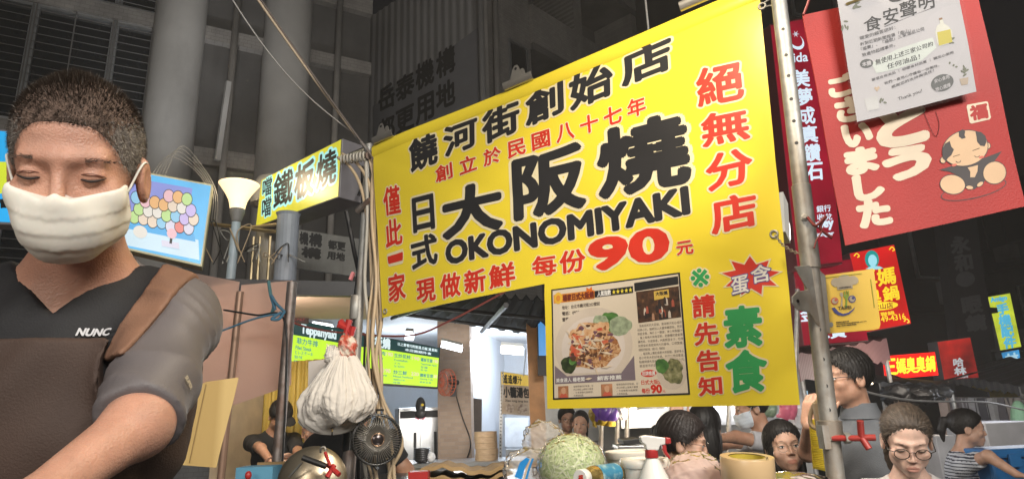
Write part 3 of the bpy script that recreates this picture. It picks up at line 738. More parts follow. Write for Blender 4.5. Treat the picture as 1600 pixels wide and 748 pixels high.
# leaning planks and small pale scraps between the added columns
k = MB(); p0, p1 = A.at(335, 268, .5), A.at(352, 150, .5); k.tube([p0, p1], .05, 4); tag(k.build('plank', conc_pale_streak), 'pale plank leaning between the two added round columns', 'plank')

# ---------------------------------------------------------------- corrugated hoarding with the dark lettered board
B_ = Plane(at(757, 100, 11.0), (1.2, -1))
u0, u1 = B_.hit(540, 200)[0], B_.hit(757, 200)[0]
zb = -B_.p[2]; zt = 10.5 - B_.p[2]
T = thing('hoarding', 'grey corrugated metal wall carrying the dark lettered board', 'wall', B_.p * [1, 1, 0])
us = np.arange(u0, u1 - .02, .055); hs = np.array([0, .028, .028, 0])[np.arange(len(us)) % 4]
k = MB(); k.grid(np.stack([B_.pt(us, np.full(len(us), zb), hs), B_.pt(us, np.full(len(us), zt), hs)], 1)); k.build('corrugated_sheet', corr, T)
k = MB(); uvbox(k, B_, u1 - .02, u1 + .10, zb, zt, -.05, .09); k.build('end_post', conc, T)
T = thing('billboard', 'dark grey board with large dark characters above the yellow banner', 'billboard', B_.at(700, 200) * [1, 1, 0])
q = [B_.hit(*p) for p in ((588, 168), (753, 45), (757, 330), (592, 340))]
k = MB(); P = np.array([B_.pt(a, b, .07) for a, b in q]); k.prism(P, B_.n * .02); k.build('panel', mat('grey board', (.26, .26, .28), rough=.6, var=.1, vscale=2), T)
k = MB(); dk = mat('dark letter', (.035, .035, .036), rough=.7)
for s, qd in (('岳', [(597, 143), (620, 130), (622, 166), (598, 178)]), ('泰', [(624, 128), (652, 112), (652, 148), (625, 163)]), ('機', [(655, 106), (682, 92), (683, 130), (656, 145)]), ('構', [(687, 88), (715, 72), (716, 112), (688, 127)]),
              ('都', [(597, 192), (621, 181), (622, 216), (598, 226)]), ('更', [(624, 178), (652, 164), (652, 200), (625, 214)]), ('用', [(655, 158), (682, 145), (683, 184), (656, 198)]), ('地', [(687, 138), (715, 124), (716, 163), (688, 176)])):
    lay(k, B_, s, qd, .035, .094)
k.build('lettering', dk, T)
u = B_.hit(757, 120)[0]; k = MB(); k.tube([B_.pt(u + .09, zb, .16), B_.pt(u + .09, zt, .16)], .06, 12); tag(k.build('drain_pipe', corr, smooth=True), 'tall grey drain pipe at the edge of the corrugated wall', 'pipe')

# ---------------------------------------------------------------- concrete apartment building behind the banner
Cc = Plane(at(772, 100, 11.6), (.94, 1))
bC = thing('apartment_building', 'dim concrete apartment building with balconies above the banner', 'building', Cc.p * [1, 1, 0])
z0 = -Cc.p[2]; z1 = 12 - Cc.p[2]; uE = 16.0
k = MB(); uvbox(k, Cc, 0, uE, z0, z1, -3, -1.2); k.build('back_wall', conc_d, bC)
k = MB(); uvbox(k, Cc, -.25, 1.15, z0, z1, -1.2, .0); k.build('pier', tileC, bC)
for j, u in enumerate((2.75, 5.4, 8.2, 11.2)):
    k = MB(); uvbox(k, Cc, u, u + .32, z0, z1, -1.2, .05); k.build('pier', tileC, bC)
vb = Cc.hit(843, 20)[1]
for lv in (-2.9, 0.0, 2.9):
    k = MB(); uvbox(k, Cc, 1.153, uE, vb + lv - .95, vb + lv, -.16, .10); k.build('balcony_front', tileC, bC)
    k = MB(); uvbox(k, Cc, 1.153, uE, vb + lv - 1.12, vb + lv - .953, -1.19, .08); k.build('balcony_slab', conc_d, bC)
for u, v in ((.42, Cc.hit(800, 105)[1]), (3.1, Cc.hit(905, 105)[1] + .3), (3.6, Cc.hit(985, 40)[1]), (6.2, vb - 2.4), (6.3, vb + .4)):
    hh = .003 if u < 1 else -1.19
    k = MB()
    for a in ((u, u + .05, v - .62, v + .62), (u + .55, u + .60, v - .62, v + .62), (u + .05, u + .55, v - .62, v - .57), (u + .05, u + .55, v + .57, v + .62)): uvbox(k, Cc, *a, hh, hh + .05)
    f_ = k.build('window_frame', alu, bC); k = MB(); uvbox(k, Cc, u + .05, u + .55, v - .57, v + .57, hh, hh + .02); k.build('pane', glassd, f_)
k = MB(); k.tube([Cc.at(768, 0, .1), Cc.pt(-.1, z0, .1)], .06, 10); k.build('drain_pipe', conc, bC, True)

# ---------------------------------------------------------------- dark shop houses along the street on the far side
def block(name, label, px0, px1, Y0, Y1, ztop, mt, floors=4, seed=0):
    r = random.Random(seed); p0, p1 = at(px0, 600, Y0), at(px1, 600, Y1); pl = Plane(np.array([p0[0], p0[1], 0]), (p1 - p0)[:2])
    L = np.linalg.norm((p1 - p0)[:2]); T = thing(name, label, 'building', pl.p)
    k = MB(); uvbox(k, pl, 0, L, 0, ztop, -4, 0); k.build('wall', mt, T)
    fh = ztop / floors; n = max(2, int(L / 1.7)); 
    for f in range(1, floors):
        k = MB(); uvbox(k, pl, -.02, L + .02, f * fh - .12, f * fh, .0, .35); k.build('ledge', mt, T)
        for i in range(n):
            u = (i + .2) * L / n; wd = L / n * .6
            k = MB()
            for a in ((u, u + .05, f * fh + .7, f * fh + 2.1), (u + wd - .05, u + wd, f * fh + .7, f * fh + 2.1), (u + .05, u + wd - .05, f * fh + .7, f * fh + .75), (u + .05, u + wd - .05, f * fh + 2.05, f * fh + 2.1)): uvbox(k, pl, *a, .003, .07)
            w_ = k.build('window_frame', alu if r.random() < .5 else dark, T); k = MB(); uvbox(k, pl, u + .05, u + wd - .05, f * fh + .75, f * fh + 2.05, .003, .03); k.build('pane', glassd, w_)
            if r.random() < .45:
                k = MB(); uvbox(k, pl, u + .1, u + .75, f * fh + .05, f * fh + .55, .36, .70); k.build('cooling_unit', conc_d, T)
    return pl, T
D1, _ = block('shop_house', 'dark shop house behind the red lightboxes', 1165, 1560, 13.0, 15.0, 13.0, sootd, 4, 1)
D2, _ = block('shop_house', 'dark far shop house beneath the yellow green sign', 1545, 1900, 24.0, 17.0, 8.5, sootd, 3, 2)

# ---------------------------------------------------------------- the stall across the lane: dark flat roof, posts, pinkish sheets
RZ = 2.25
rp0, rp1 = at(190, 402, 3.9), at(575, 440, 4.35)
rl = Plane(np.array([rp0[0], rp0[1], RZ]), (rp1 - rp0)[:2]); RLn = np.linalg.norm((rp1 - rp0)[:2])
T = thing('stall_roof', 'dark flat stall roof cluttered with wires under the trumpet lamp', 'roof', rl.p)
k = MB(); uvbox(k, rl, -1.5, RLn + .2, -.10, 0, -.06, 0); k.build('fascia', dark, T)
k = MB(); uvbox(k, rl, -1.5, RLn + .2, -.045, -.012, -1.5, -.063); k.build('roof_board', mat('pinkish board', (.42, .30, .25), rough=.6, var=.12, vscale=3), T)
pinks = film('pinkish plastic sheet', (.62, .46, .40), .04, .35)
S1 = Plane(at(360, 560, 3.95), (1, .30)); S0 = Plane(at(360, 560, 3.97), (1, -.15))
for pl, cs, lb in ((S1, [(377, 445), (457, 438), (455, 601), (361, 634)], 'pale pink plastic sheet hung between the two stall posts'), (S0, [(296, 425), (374, 440), (352, 612), (268, 600)], 'pink plastic sheet beside the cook, outside the stall post')):
    k = sheet(pl, cs, .004); tag(k.build('plastic_sheet', pinks), lb, 'plastic sheet')
def post(name, label, px0, py0, px1, py1, Y, r_, mt, cat='post', zmin=0.0, zmax=None, seg=12, parent=None):
    a, b = at(px0, py0, Y), at(px1, py1, Y); d = (a - b) / (a - b)[2]; lo = b + d * (zmin - b[2]); hi = a if zmax is None else b + d * (zmax - b[2])
    k = MB(); k.tube([lo, hi], r_, seg); o = k.build(name, mt, parent, auto=40)
    return (o if parent else tag(o, label, cat)), lo, hi
post('stall_post', 'slim brownish metal post between the pink plastic sheets', 377, 440, 345, 748, 3.93, .022, mat('brown post', (.38, .24, .17), rough=.45, metal=.4), zmax=RZ - .12)
post('stall_post', 'rusty bare metal post in front of the cap wearing worker', 456, 450, 431, 748, 3.7, .030, rusty, zmax=RZ - .12)
# yellow curtain and pale inner wall behind the workers
ylw = ramp_mat('yellow curtain', [(.3, (.50, .36, .06)), (.7, (.62, .46, .10))], 5, 'WAVE', rough=.6, dist=2)
k = MB(); a, b = at(405, 640, 5.9), at(560, 640, 5.5); s_ = np.linspace(0, 1, 70); P = a + (b - a) * s_[:, None]; P[:, 1] += .03 * np.sin(s_ * 75)
P0 = P.copy(); P0[:, 2] = .4; P1 = P.copy(); P1[:, 2] = 1.85; k.grid(np.stack([P0, P1], 1)); tag(k.build('curtain', ylw, smooth=True), 'yellow plastic curtain behind the stall workers', 'curtain')
k = MB(); a, b = at(335, 640, 5.3), at(410, 640, 5.9); k.prism([[a[0], a[1], .0], [b[0], b[1], 0], [b[0], b[1], 2.1], [a[0], a[1], 2.1]], (.02, .05, 0)); tag(k.build('partition_panel', mat('cream panel', (.55, .47, .36), rough=.6, grime=(.4, .33, .24))), 'cream partition panel behind the stall posts', 'partition')
# dark awning over the teppanyaki shop
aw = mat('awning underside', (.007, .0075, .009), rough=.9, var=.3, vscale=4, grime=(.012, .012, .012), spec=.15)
T = thing('awning', 'dark corrugated awning hanging over the teppanyaki shop', 'awning', at(640, 480, 5.0) * [1, 1, 0])
A0, A1, A2, A3 = at(560, 452, 4.5), at(905, 470, 4.9), at(905, 532, 7.2), at(440, 462, 6.4)
n = 60; s_ = np.linspace(0, 1, n); F_ = A0 + (A1 - A0) * s_[:, None]; G_ = A3 + (A2 - A3) * s_[:, None]; wv = .02 * np.sign(np.sin(s_ * 120)); F_[:, 2] += wv; G_[:, 2] += wv
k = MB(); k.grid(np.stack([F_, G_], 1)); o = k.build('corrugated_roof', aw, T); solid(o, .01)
k = MB()
for q in (.05, .35, .65, .95): k.tube([A0 + (A1 - A0) * q - [0, 0, .06], A3 + (A2 - A3) * q - [0, 0, .06]], .022, 6)
for q in (.3, .75): k.tube([A0 + (A3 - A0) * q - [0, 0, .05], A1 + (A2 - A1) * q - [0, 0, .05]], .018, 6)
k.build('rafters', dark, T)
# ---------------------------------------------------------------- the bright shop behind
ZC = 2.42
tile = ramp_mat('ceiling white', [(.3, (.66, .68, .70)), (.7, (.74, .75, .76))], 2, rough=.6)
shopw = mat('bluish white wall', (.62, .67, .74), rough=.5, var=.06, vscale=1.5, grime=(.52, .53, .54), gscale=1)
def vwall(name, label, px0, Y0, px1, Y1, z0, z1, mt, th=.1, cat='wall', parent=None):
    a, b = at(px0, 640, Y0), at(px1, 640, Y1); n = unit(np.array([-(b - a)[1], (b - a)[0], 0])); n = n if n[1] > 0 else -n
    k = MB(); k.prism([[a[0], a[1], z0], [b[0], b[1], z0], [b[0], b[1], z1], [a[0], a[1], z1]], n * th); o = k.build(name, mt, parent)
    return o if parent else tag(o, label, cat)
k = MB(); a, b, c_, d_ = at(470, 600, 6.9), at(1010, 600, 7.0), at(1010, 600, 12), at(540, 600, 12); k.prism([[q[0], q[1], ZC] for q in (a, b, c_, d_)], (0, 0, .08)); tag(k.build('shop_ceiling', tile), kind='structure')
vwall('shop_wall', 'bluish white back wall of the teppanyaki shop', 560, 10.5, 1010, 10.8, 0, ZC, shopw)
vwall('shop_wall', 'white side wall beside the tiled shop column', 738, 8.3, 790, 10.4, 0, ZC, shopw)
brick = None
def brickmat():
    M = bpy.data.materials.new('brick tile'); M.use_nodes = True; t = M.node_tree; b = t.nodes['Principled BSDF']; N = t.nodes.new; L = t.links.new
    tc = N('ShaderNodeTexCoord'); mp = N('ShaderNodeMapping'); mp.inputs['Rotation'].default_value = (R(90), 0, 0); br = N('ShaderNodeTexBrick'); L(tc.outputs['Object'], mp.inputs[0]); L(mp.outputs[0], br.inputs['Vector'])
    br.inputs['Scale'].default_value = 6; br.inputs['Color1'].default_value = (.42, .30, .22, 1); br.inputs['Color2'].default_value = (.50, .37, .28, 1); br.inputs['Mortar'].default_value = (.40, .33, .28, 1); br.inputs['Mortar Size'].default_value = .012
    L(br.outputs[0], b.inputs['Base Color']); b.inputs['Roughness'].default_value = .6
    bp = N('ShaderNodeBump'); bp.inputs['Strength'].default_value = .3; bp.inputs['Distance'].default_value = .01; L(br.outputs[1], bp.inputs['Height']); bp.invert = True; L(bp.outputs[0], b.inputs['Normal'])
    return M
vwall('brick_column', 'pinkish brick tiled column with a wall fan on it', 684, 7.6, 736, 7.6, 0, ZC - .003, brickmat(), .45, 'column')
vwall('orange_column', 'orange brown wooden column under the end of the banner', 828, 6.4, 852, 6.4, 0, 2.3, mat('orange wood', (.42, .20, .07), rough=.5, var=.2), .2, 'column')
tubew = mat('tube light', (1, 1, 1), emit=(.85, .93, 1.0), estr=7.0); bulbw = mat('warm bulb', (1, 1, 1), emit=(1.0, .82, .55), estr=8.0)
def tube_light(label, px0, py0, px1, py1, Y, r_=.03, mt=tubew):
    a, b = at(px0, py0, Y), at(px1, py1, Y); T = thing('ceiling_light', label, 'light', (a + b) / 2)
    k = MB(); k.tube([a, b], r_, 10); k.build('diffuser', mt, T); k = MB(); k.tube([a + [0, 0, r_ + .018], b + [0, 0, r_ + .018]], r_ * .8, 4); k.build('housing', wplas, T)
tube_light('thin white tube light right of the green menu screen', 690, 538, 722, 546, 7.0)
tube_light('white tube light in the shop above the tiled column', 783, 546, 818, 549, 7.9, .045, mat('tube light warm', (1, 1, 1), emit=(1.0, .93, .75), estr=8))
tube_light('round white downlight above the right end of the menu screens', 634, 525, 646, 526, 6.9, .04)
tube_light('small white downlight between the menu screen and the brick column', 728, 537, 736, 537, 7.7, .035)
tube_light('narrow bluish tube light above the word on the left menu screen', 488, 506, 520, 511, 6.9, .018)
lamp('shop tube glow', at(790, 560, 8.6), 52, (.80, .90, 1.0), .25)
lamp('shop tube glow', at(640, 590, 8.3), 46, (.80, .90, 1.0), .25)
lamp('shop tube glow', at(880, 580, 9.2), 36, (.9, .93, 1.0), .25)
lamp('shop front glow', at(700, 650, 6.2), 22, (1, .95, .88), .2)
lamp('stall tube glow', np.array([at(385, 600, 4.45)[0], 4.45, 1.95]), 34, (1, .88, .68), .12)
# fridge, shelf, bowls
FR = Plane(at(660, 690, 8.0), (1, .25)); T = thing('fridge', 'tall stainless fridge beneath the green menu screens', 'fridge', FR.p * [1, 1, 0])
k = MB(); q0, q1 = FR.hit(622, 690)[0], FR.hit(688, 690)[0]; z0 = -FR.p[2]; uvbox(k, FR, q0, q1, z0 + .1, FR.hit(660, 636)[1], -.7, 0); bevel(k.build('cabinet', inox, T), .01)
for a, b in ((q0 + .02, (q0 + q1) / 2 - .01), ((q0 + q1) / 2 + .01, q1 - .02)):
    k = MB(); uvbox(k, FR, a, b, z0 + .16, FR.hit(660, 655)[1], .002, .03); d_ = k.build('door', inox, T); k = MB(); uvbox(k, FR, b - .06, b - .03, z0 + .8, z0 + 1.15, .031, .06); k.build('handle', dark, d_)
k = MB(); uvbox(k, FR, q0 + .02, q1 - .02, FR.hit(660, 652)[1], FR.hit(660, 641)[1], .002, .02); k.build('control_panel', dark, T)
ct = thing('shop_counter', 'stainless shop counter in front of the fridge', 'counter', at(690, 735, 6.8) * [1, 1, 0])
a, b = at(600, 724, 6.8), at(850, 724, 6.8); zt = at(660, 724, 6.8)[2]
k = MB(); k.box(((a[0] + b[0]) / 2, 7.1, zt - .02), (b[0] - a[0], .62, .04)); k.build('worktop', inox, ct); k = MB(); k.box(((a[0] + b[0]) / 2, 7.12, zt / 2 - .025), (b[0] - a[0] - .04, .56, zt - .05)); k.build('body', inox, ct)
bowl = MB(); bc = at(657, 722, 6.85); rr = .085
bowl.lathe([(.04, 0), (.05, .004), (rr, .040), (rr + .004, .040), (.05, .0), (.04, -.001)][::-1], (bc[0], 6.95, zt + .002), 20, None, False); b0 = bowl.build('bowl', black, smooth=True)
tag(b0, 'black bowl in the stack on the shop counter', 'bowl', 'stacked black bowls')
for i in range(1, 6):
    o = b0.copy(); COL.objects.link(o); o.location.z += .020 * i
T = None
ws = mat('white cloth', (.7, .7, .7), rough=.9)
k = MB(); c_ = at(672, 722, 6.9); k.ell((c_[0], 6.95, zt + .05), (.05, .05, .055)); tag(k.build('paper_roll', ws, smooth=True), 'white paper roll beside the black bowls', 'paper roll')
# cap with pink tassel on the fridge side
T = thing('baseball_cap', 'black baseball cap with yellow badge hung beside the fridge', 'cap', at(657, 640, 7.2))
k = MB(); c_ = at(657, 634, 7.2); k.ell(c_, (.055, .05, .10)); k.build('crown', black, T, True); k = MB(); k.ell(at(657, 646, 7.17), (.06, .025, .05)); k.build('brim', dark, T, True)
k = MB(); k.ell(at(660, 632, 7.14), (.016, .006, .016)); k.build('badge', mat('yellow badge', (.7, .5, .03)), T)
k = MB()
for i in range(11): x = 650 + i * 1.3; k.tube([at(x, 648, 7.2), at(x + random.uniform(-.6, .6), 655 + random.uniform(-1, 2), 7.2)], .005, 4)
tag(k.build('tassel', mat('pink tassel', (.65, .13, .20), rough=.9)), 'pink tassel hanging below the black cap', 'tassel')
# wall fan
fc = at(695, 597, 7.1); T = thing('wall_fan', 'round wall fan with an orange red guard on the brick column', 'fan', fc)
Mx = basis((-.75, -.66, .0))
k = MB()
for r_, z in ((.14, 0), (.14, -.05), (.10, .03), (.05, .045)): k.tube([fc + Mx @ np.array([r_ * math.cos(t), r_ * math.sin(t), z]) for t in np.linspace(0, 2 * math.pi, 25)], .005, 5, False)
for t in np.arange(0, 2 * math.pi, math.pi / 12): k.tube([fc + Mx @ np.array([r_ * math.cos(t), r_ * math.sin(t), z]) for r_, z in ((.02, .05), (.10, .03), (.14, 0), (.14, -.05))], .003, 4)
k.build('guard', mat('orange guard', (.55, .13, .06), rough=.4), T)
k = MB()
for t in (0, 2.1, 4.2): k.ell(fc + Mx @ np.array([.06 * math.cos(t), .06 * math.sin(t), -.01]), (.055, .035, .006), Mx @ np.array(Matrix.Rotation(t, 3, 'Z') @ Matrix.Rotation(.4, 3, 'X')))
k.build('blades', mat('grey blade', (.25, .24, .23)), T, True)
k = MB(); k.tube([fc + Mx @ np.array([0, 0, -.04]), fc + Mx @ np.array([.0, 0, -.16]), at(708, 600, 7.45)], .03, 8); k.box(at(708, 602, 7.5), (.07, .05, .24)); k.build('bracket', black, T)
k = MB(); k.tube(spline([at(711, 612, 7.55), at(722, 650, 7.56), at(735, 690, 7.56), at(728, 722, 7.56)]), .006, 5); tag(k.build('fan_cord', dark), 'thin dark cord running down the brick column', 'cord')
# meter box in the wall slot
k = MB(); k.prism([at(737, 621, 8.2), at(753, 623, 8.2), at(752, 688, 8.2), at(736, 690, 8.2)], (0, .05, 0)); T = tag(k.build('meter_box', mat('brown box', (.10, .08, .07))), 'dark brown meter cabinet beside the brick column', 'cabinet')
# hanging sign of the dumpling shop
D = Plane(at(805, 610, 7.4), (1, .35))
T = thing('hanging_sign', 'yellow and brown dumpling sign hanging from a perforated rail', 'sign', D.at(805, 610))
k = sheet(D, [(783, 580), (829, 586), (828, 649), (784, 646)], .02); k.build('panel', ramp_mat('tan sign', [(.35, (.30, .22, .15)), (.7, (.42, .34, .26))], 6, rough=.5, emit=.35), T)
k = MB(); poly(k, D, [(783.3, 580.5), (828.6, 586.4), (828.4, 603), (783.6, 600)], .002); k.build('yellow_band', ramp_mat('yellow band', [(.3, (.62, .42, .05)), (.7, (.72, .52, .12))], 6, emit=.5), T)
k = MB(); lay(k, D, '遙遙爆汁', [(786, 584), (815, 588), (815, 600), (786, 598)], .03, .004); lay(k, D, '小籠湯包', [(786, 603), (827, 606), (827, 621), (787, 620)], .045, .004); lay(k, D, 'Xiao long tang bao', [(789, 623), (825, 625), (825, 629), (789, 628)], .02, .004)
k.build('lettering', mat('black print', (.012, .012, .012)), T)
k = MB(); poly(k, D, disc_pts(797, 637, 7, 7), .004); poly(k, D, disc_pts(816, 638, 8, 8), .004); k.build('dish_print', ramp_mat('dumpling print', [(.3, (.20, .12, .10)), (.55, (.55, .45, .36)), (.8, (.7, .63, .55))], 30), T)
k = MB(); a, b = at(782, 580, 7.35), at(779, 720, 7.35); d_ = unit(b - a)
k.prism([a, a + [.035, 0, 0], b + [.035, 0, 0], b], (0, .03, 0)); o = k.build('perforated_rail', alu, None); tag(o, 'perforated metal rail beside the dumpling sign', 'rail')
k = MB()
for t in np.linspace(.02, .98, 26): p = a + (b - a) * t + [.0175, -.001, 0]; k.lathe([(.008, 0), (.008, .001)], p, 8, basis((0, -1, 0)))
k.build('punched_hole', black, o)
k = MB(); k.tube([at(828, 586, 7.35), at(826, 540, 7.35)], .008, 6); k.tube([at(818, 587, 7.35), at(822, 545, 7.35)], .006, 6); tag(k.build('sign_hanger', alu), 'thin metal hanger holding the dumpling sign', 'hanger')
# bamboo steamers
st = MB(); c_ = at(760, 722, 7.0); zz = zt; st.lathe([(.10, 0), (.12, 0), (.12, .055), (.10, .055)], (c_[0], 7.05, zz), 24, None, False); st.lathe([(.001, .05), (.115, .05)], (c_[0], 7.05, zz), 24, None, False)
bam = ramp_mat('bamboo', [(.3, (.36, .24, .14)), (.7, (.50, .36, .22))], 20, rough=.6, bump=.3, stretch=(1, 1, 8))
s0 = st.build('steamer_basket', bam, smooth=False); tag(s0, 'bamboo steamer basket stacked before the white wall', 'steamer', 'stacked bamboo steamers'); autosmooth(s0, 50)
for i in range(1, 5): o = s0.copy(); COL.objects.link(o); o.location.z += .057 * i; o.location.x += random.uniform(-.006, .006)
# pale board leaning / cabinet below the dumpling sign
k = MB(); k.prism([at(789, 652, 9.6), at(826, 652, 9.6), at(826, 697, 9.6), at(789, 697, 9.6)], (0, .05, 0)); tag(k.build('whiteboard', mat('board white', (.72, .76, .82), rough=.3)), 'plain white board on the wall below the dumpling sign', 'board')
k = MB(); k.prism([at(790, 702, 9.2), at(835, 702, 9.2), at(835, 760, 9.2), at(790, 760, 9.2)], (0, .4, 0)); tag(k.build('cabinet', inox), 'dull steel cabinet below the white board', 'cabinet')
# blue lit panel seen behind the banner edge
k = MB(); k.prism([at(839, 486, 6.2), at(856, 486, 6.2), at(856, 586, 6.2), at(841, 586, 6.2)], (0, .12, 0)); T = tag(k.build('lightbox', dark), 'slim lightbox with a blue face behind the banner edge', 'lightbox')
k = MB(); k.prism([at(840.5, 488, 6.195), at(856, 488, 6.195), at(856, 555, 6.195), at(842, 555, 6.195)], (0, .003, 0)); k.build('lit_face', glow('blue glow', (.10, .35, .75), .9), T)

# ---------------------------------------------------------------- menu screens
TV = Plane(at(570, 560, 6.6), (.34, 1)); TV = Plane(at(570, 560, 6.6), (1, .55))
def screen(label, cs, head, body):
    T = thing('menu_screen', label, 'screen', TV.at(*cs[3])); k = sheet(TV, cs, .05); k.build('casing', black, T)
    (a, b, c, d) = [np.array(TV.hit(*q)) for q in cs]
    def q(u0, v0, u1, v1): f = lambda u, v: (a * (1 - u) + b * u) * (1 - v) + (d * (1 - u) + c * u) * v; return [f(u0, v0), f(u1, v0), f(u1, v1), f(u0, v1)]
    k = MB(); poly(k, TV, q(.012, .015, .988, .255), .001, uv=True); k.build('title_bar', glow('screen teal', (.010, .05, .05), 1.0), T)
    k = MB(); poly(k, TV, q(.012, .255, .988, .955), .001, uv=True); k.build('display', glow('screen lime', (.60, .95, .045), 1.0, sample=True, var=.04), T)
    k = MB()
    for s, u0, v0, u1, v1, bd in head: lay(k, TV, s, q(u0, v0, u1, v1), bd, .003, uv=True)
    if head: k.build('heading', glow('screen white', (.75, .9, .92), 1.0), T)
    k = MB()
    for s, u0, v0, u1, v1, bd, sl in body: lay(k, TV, s, q(u0, v0, u1, v1), bd, .003, slot=sl, uv=True)
    k.build('price_list', [glow('screen blue text', (.012, .22, .30), 1.0), glow('screen pink text', (.85, .62, .55), 1.0)], T)
screen('green menu screen headed Teppanyaki, half behind the plastic bags', [(456, 498), (570, 520), (567, 608), (450, 594)],
       [('Teppanyaki', .13, .06, .60, .245, .05)],
       [('菲力牛排', .08, .29, .36, .39, .02, 0), ('Filet Steak', .07, .42, .28, .48, .02, 0), ('ヒレステーキ', .07, .50, .30, .56, .01, 0), ('필레', .06, .58, .16, .63, .01, 0), ('330', .47, .31, .58, .37, .02, 1), ('太平洋', .66, .33, .86, .42, .02, 0), ('國產雞腿', .06, .66, .36, .755, .02, 0), ('Chicken Thigh', .06, .775, .34, .83, .02, 0), ('鶏もも', .06, .845, .30, .895, .01, 0), ('Beef', .66, .45, .80, .51, .02, 0), ('豬排', .66, .70, .80, .79, .02, 0), ('250', .88, .72, .97, .78, .02, 1)])
screen('green menu screen with dish prices, beside the brick column', [(571, 521), (688, 543), (684, 607), (568, 600)],
       [('鐵板燒', .02, .01, .32, .23, .05), ('以上套餐均附飯湯.白飯.湯.飲料', .42, .05, .96, .12, .03), ('本店謝絕外食', .52, .155, .88, .215, .03)],
       [('豬肉', .14, .30, .26, .38, .02, 0), ('190', .27, .30, .36, .38, .02, 1), ('生炒花枝', .38, .30, .60, .385, .02, 0), ('190', .62, .31, .72, .385, .02, 1), ('鐵板豆腐', .74, .31, .90, .395, .02, 0), ('190', .91, .31, .98, .39, .02, 1), ('Cuttlefish', .38, .42, .56, .46, .02, 0), ('イカ', .38, .49, .46, .53, .01, 0), ('오징어', .38, .55, .52, .60, .01, 0), ('Teppanyaki Squid', .74, .43, .96, .48, .02, 0), ('豆腐', .74, .50, .84, .55, .01, 0), ('두부', .74, .57, .84, .62, .01, 0),
        ('蝦仁', .14, .65, .24, .73, .02, 0), ('190', .25, .65, .34, .73, .02, 1), ('炒三鮮', .38, .66, .56, .745, .02, 0), ('220', .62, .66, .72, .735, .02, 1), ('鐵板豆腐', .74, .67, .92, .75, .02, 0), ('50', .93, .67, .98, .745, .02, 1), ('Mixed Seafood', .38, .77, .64, .81, .02, 0), ('海鮮炒め', .38, .84, .54, .88, .01, 0), ('해물', .38, .90, .48, .94, .01, 0), ('Glazing Tofu', .74, .78, .92, .82, .02, 0), ('鉄板豆腐', .74, .85, .90, .89, .01, 0), ('Shrimp', .14, .77, .30, .81, .02, 0), ('Pork', .14, .42, .24, .46, .02, 0)])
# small red lettered board high on the dark shop front
Q = Plane(at(468, 490, 5.6), (1, .2)); k = MB(); lay(k, Q, '布公司', [(460, 480), (478, 482), (478, 490), (460, 489)], .02); lay(k, Q, '2927', [(458, 493), (477, 494), (477, 501), (458, 500)], .02)
T = tag(sheet(Q, [(455, 474), (482, 477), (482, 505), (455, 504)], .02).build('notice_board', mat('maroon board', (.05, .02, .025))), 'small maroon board with red phone number by the rusty post', 'notice board'); k.build('lettering', mat('dull red print', (.30, .04, .05)), T)
# hanging weeds of cable under the roof and the rope bows
blue_r = mat('blue rope', (.08, .22, .34), rough=.8)
T = thing('tie_rope', 'blue plastic rope tied in a bow on the rusty post', 'rope', at(440, 490, 3.66))
k = MB(); k.tube(spline([at(446, 488, 3.66), at(400, 497, 3.70), at(345, 517, 3.75)]), .006, 6); k.tube(spline([at(445, 487, 3.65), at(432, 474, 3.63), at(424, 462, 3.65), at(430, 484, 3.65)]), .009, 5); k.tube(spline([at(445, 487, 3.65), at(436, 498, 3.63), at(425, 498, 3.63), at(440, 487, 3.65)]), .009, 5); k.build('bow', blue_r, T, True)
k = MB(); k.tube(spline([at(420, 440, 3.9), at(423, 460, 3.75), at(428, 478, 3.72), at(424, 492, 3.70)]), .011, 5); tag(k.build('rope_end', mat('teal rope', (.12, .32, .36), rough=.8), smooth=True), 'teal strip of rope dangling from the dark roof', 'rope')
k = MB(); k.tube(spline([at(350, 484, 3.86), at(400, 492, 3.72), at(443, 497, 3.66), at(447, 600, 3.66), at(440, 748, 3.66)]), .006, 5); tag(k.build('wire', black, smooth=True), 'black wire looped to the rusty post', 'wire')
k = MB(); k.tube(spline([at(452, 502, 4.2), at(485, 512, 4.3), at(540, 520, 4.4), at(640, 524, 4.4), at(705, 500, 4.4), at(790, 455, 4.4)]), .007, 5); tag(k.build('wire', mat('red wire', (.26, .06, .05))), 'sagging dull red wire in front of the menu screens', 'wire')

# ---------------------------------------------------------------- lamp, lightboxes and clutter on the roof
lc = at(373, 300, 4.2); T = thing('trumpet_lamp', 'glowing trumpet shaped lamp on a pale blue pole', 'lamp', (lc[0], lc[1], RZ))
zt_ = at(373, 288, 4.2)[2]; zn = at(370, 328, 4.2)[2]
prof = [(.048, zn - lc[2]), (.052, zn - lc[2] + .03), (.062, zn - lc[2] + .07), (.085, zn - lc[2] + .115), (.125, zt_ - lc[2] - .012), (.135, zt_ - lc[2])]
M_ = mat('lamp glass', (.9, .85, .7), emit=(1.0, .72, .38), estr=1.5, rough=.3); k = MB(); k.lathe(prof + [(r_ - .006, z) for r_, z in prof[::-1]], lc, 32, None, False); k.build('shade', M_, T, True)
k = MB(); k.ell(lc + [0, 0, zt_ - lc[2] - .02], (.115, .115, .035)); k.build('bulb', mat('lamp bulb', (1, 1, 1), emit=(1, .86, .60), estr=9.0), T, True)
k = MB(); k.lathe([(.030, -.09), (.034, -.075), (.050, -.02), (.050, .004), (.0, .004)], (lc[0], lc[1], zn), 20); k.build('socket', mat('grey socket', (.22, .22, .22), rough=.5), T, True)
k = MB(); k.tube([(lc[0] - .01, lc[1], RZ - .02), (lc[0], lc[1], zn - .08)], .030, 14); k.build('pole', mat('pale blue pole', (.42, .52, .60), rough=.45, grime=(.35, .38, .38)), T, auto=40)
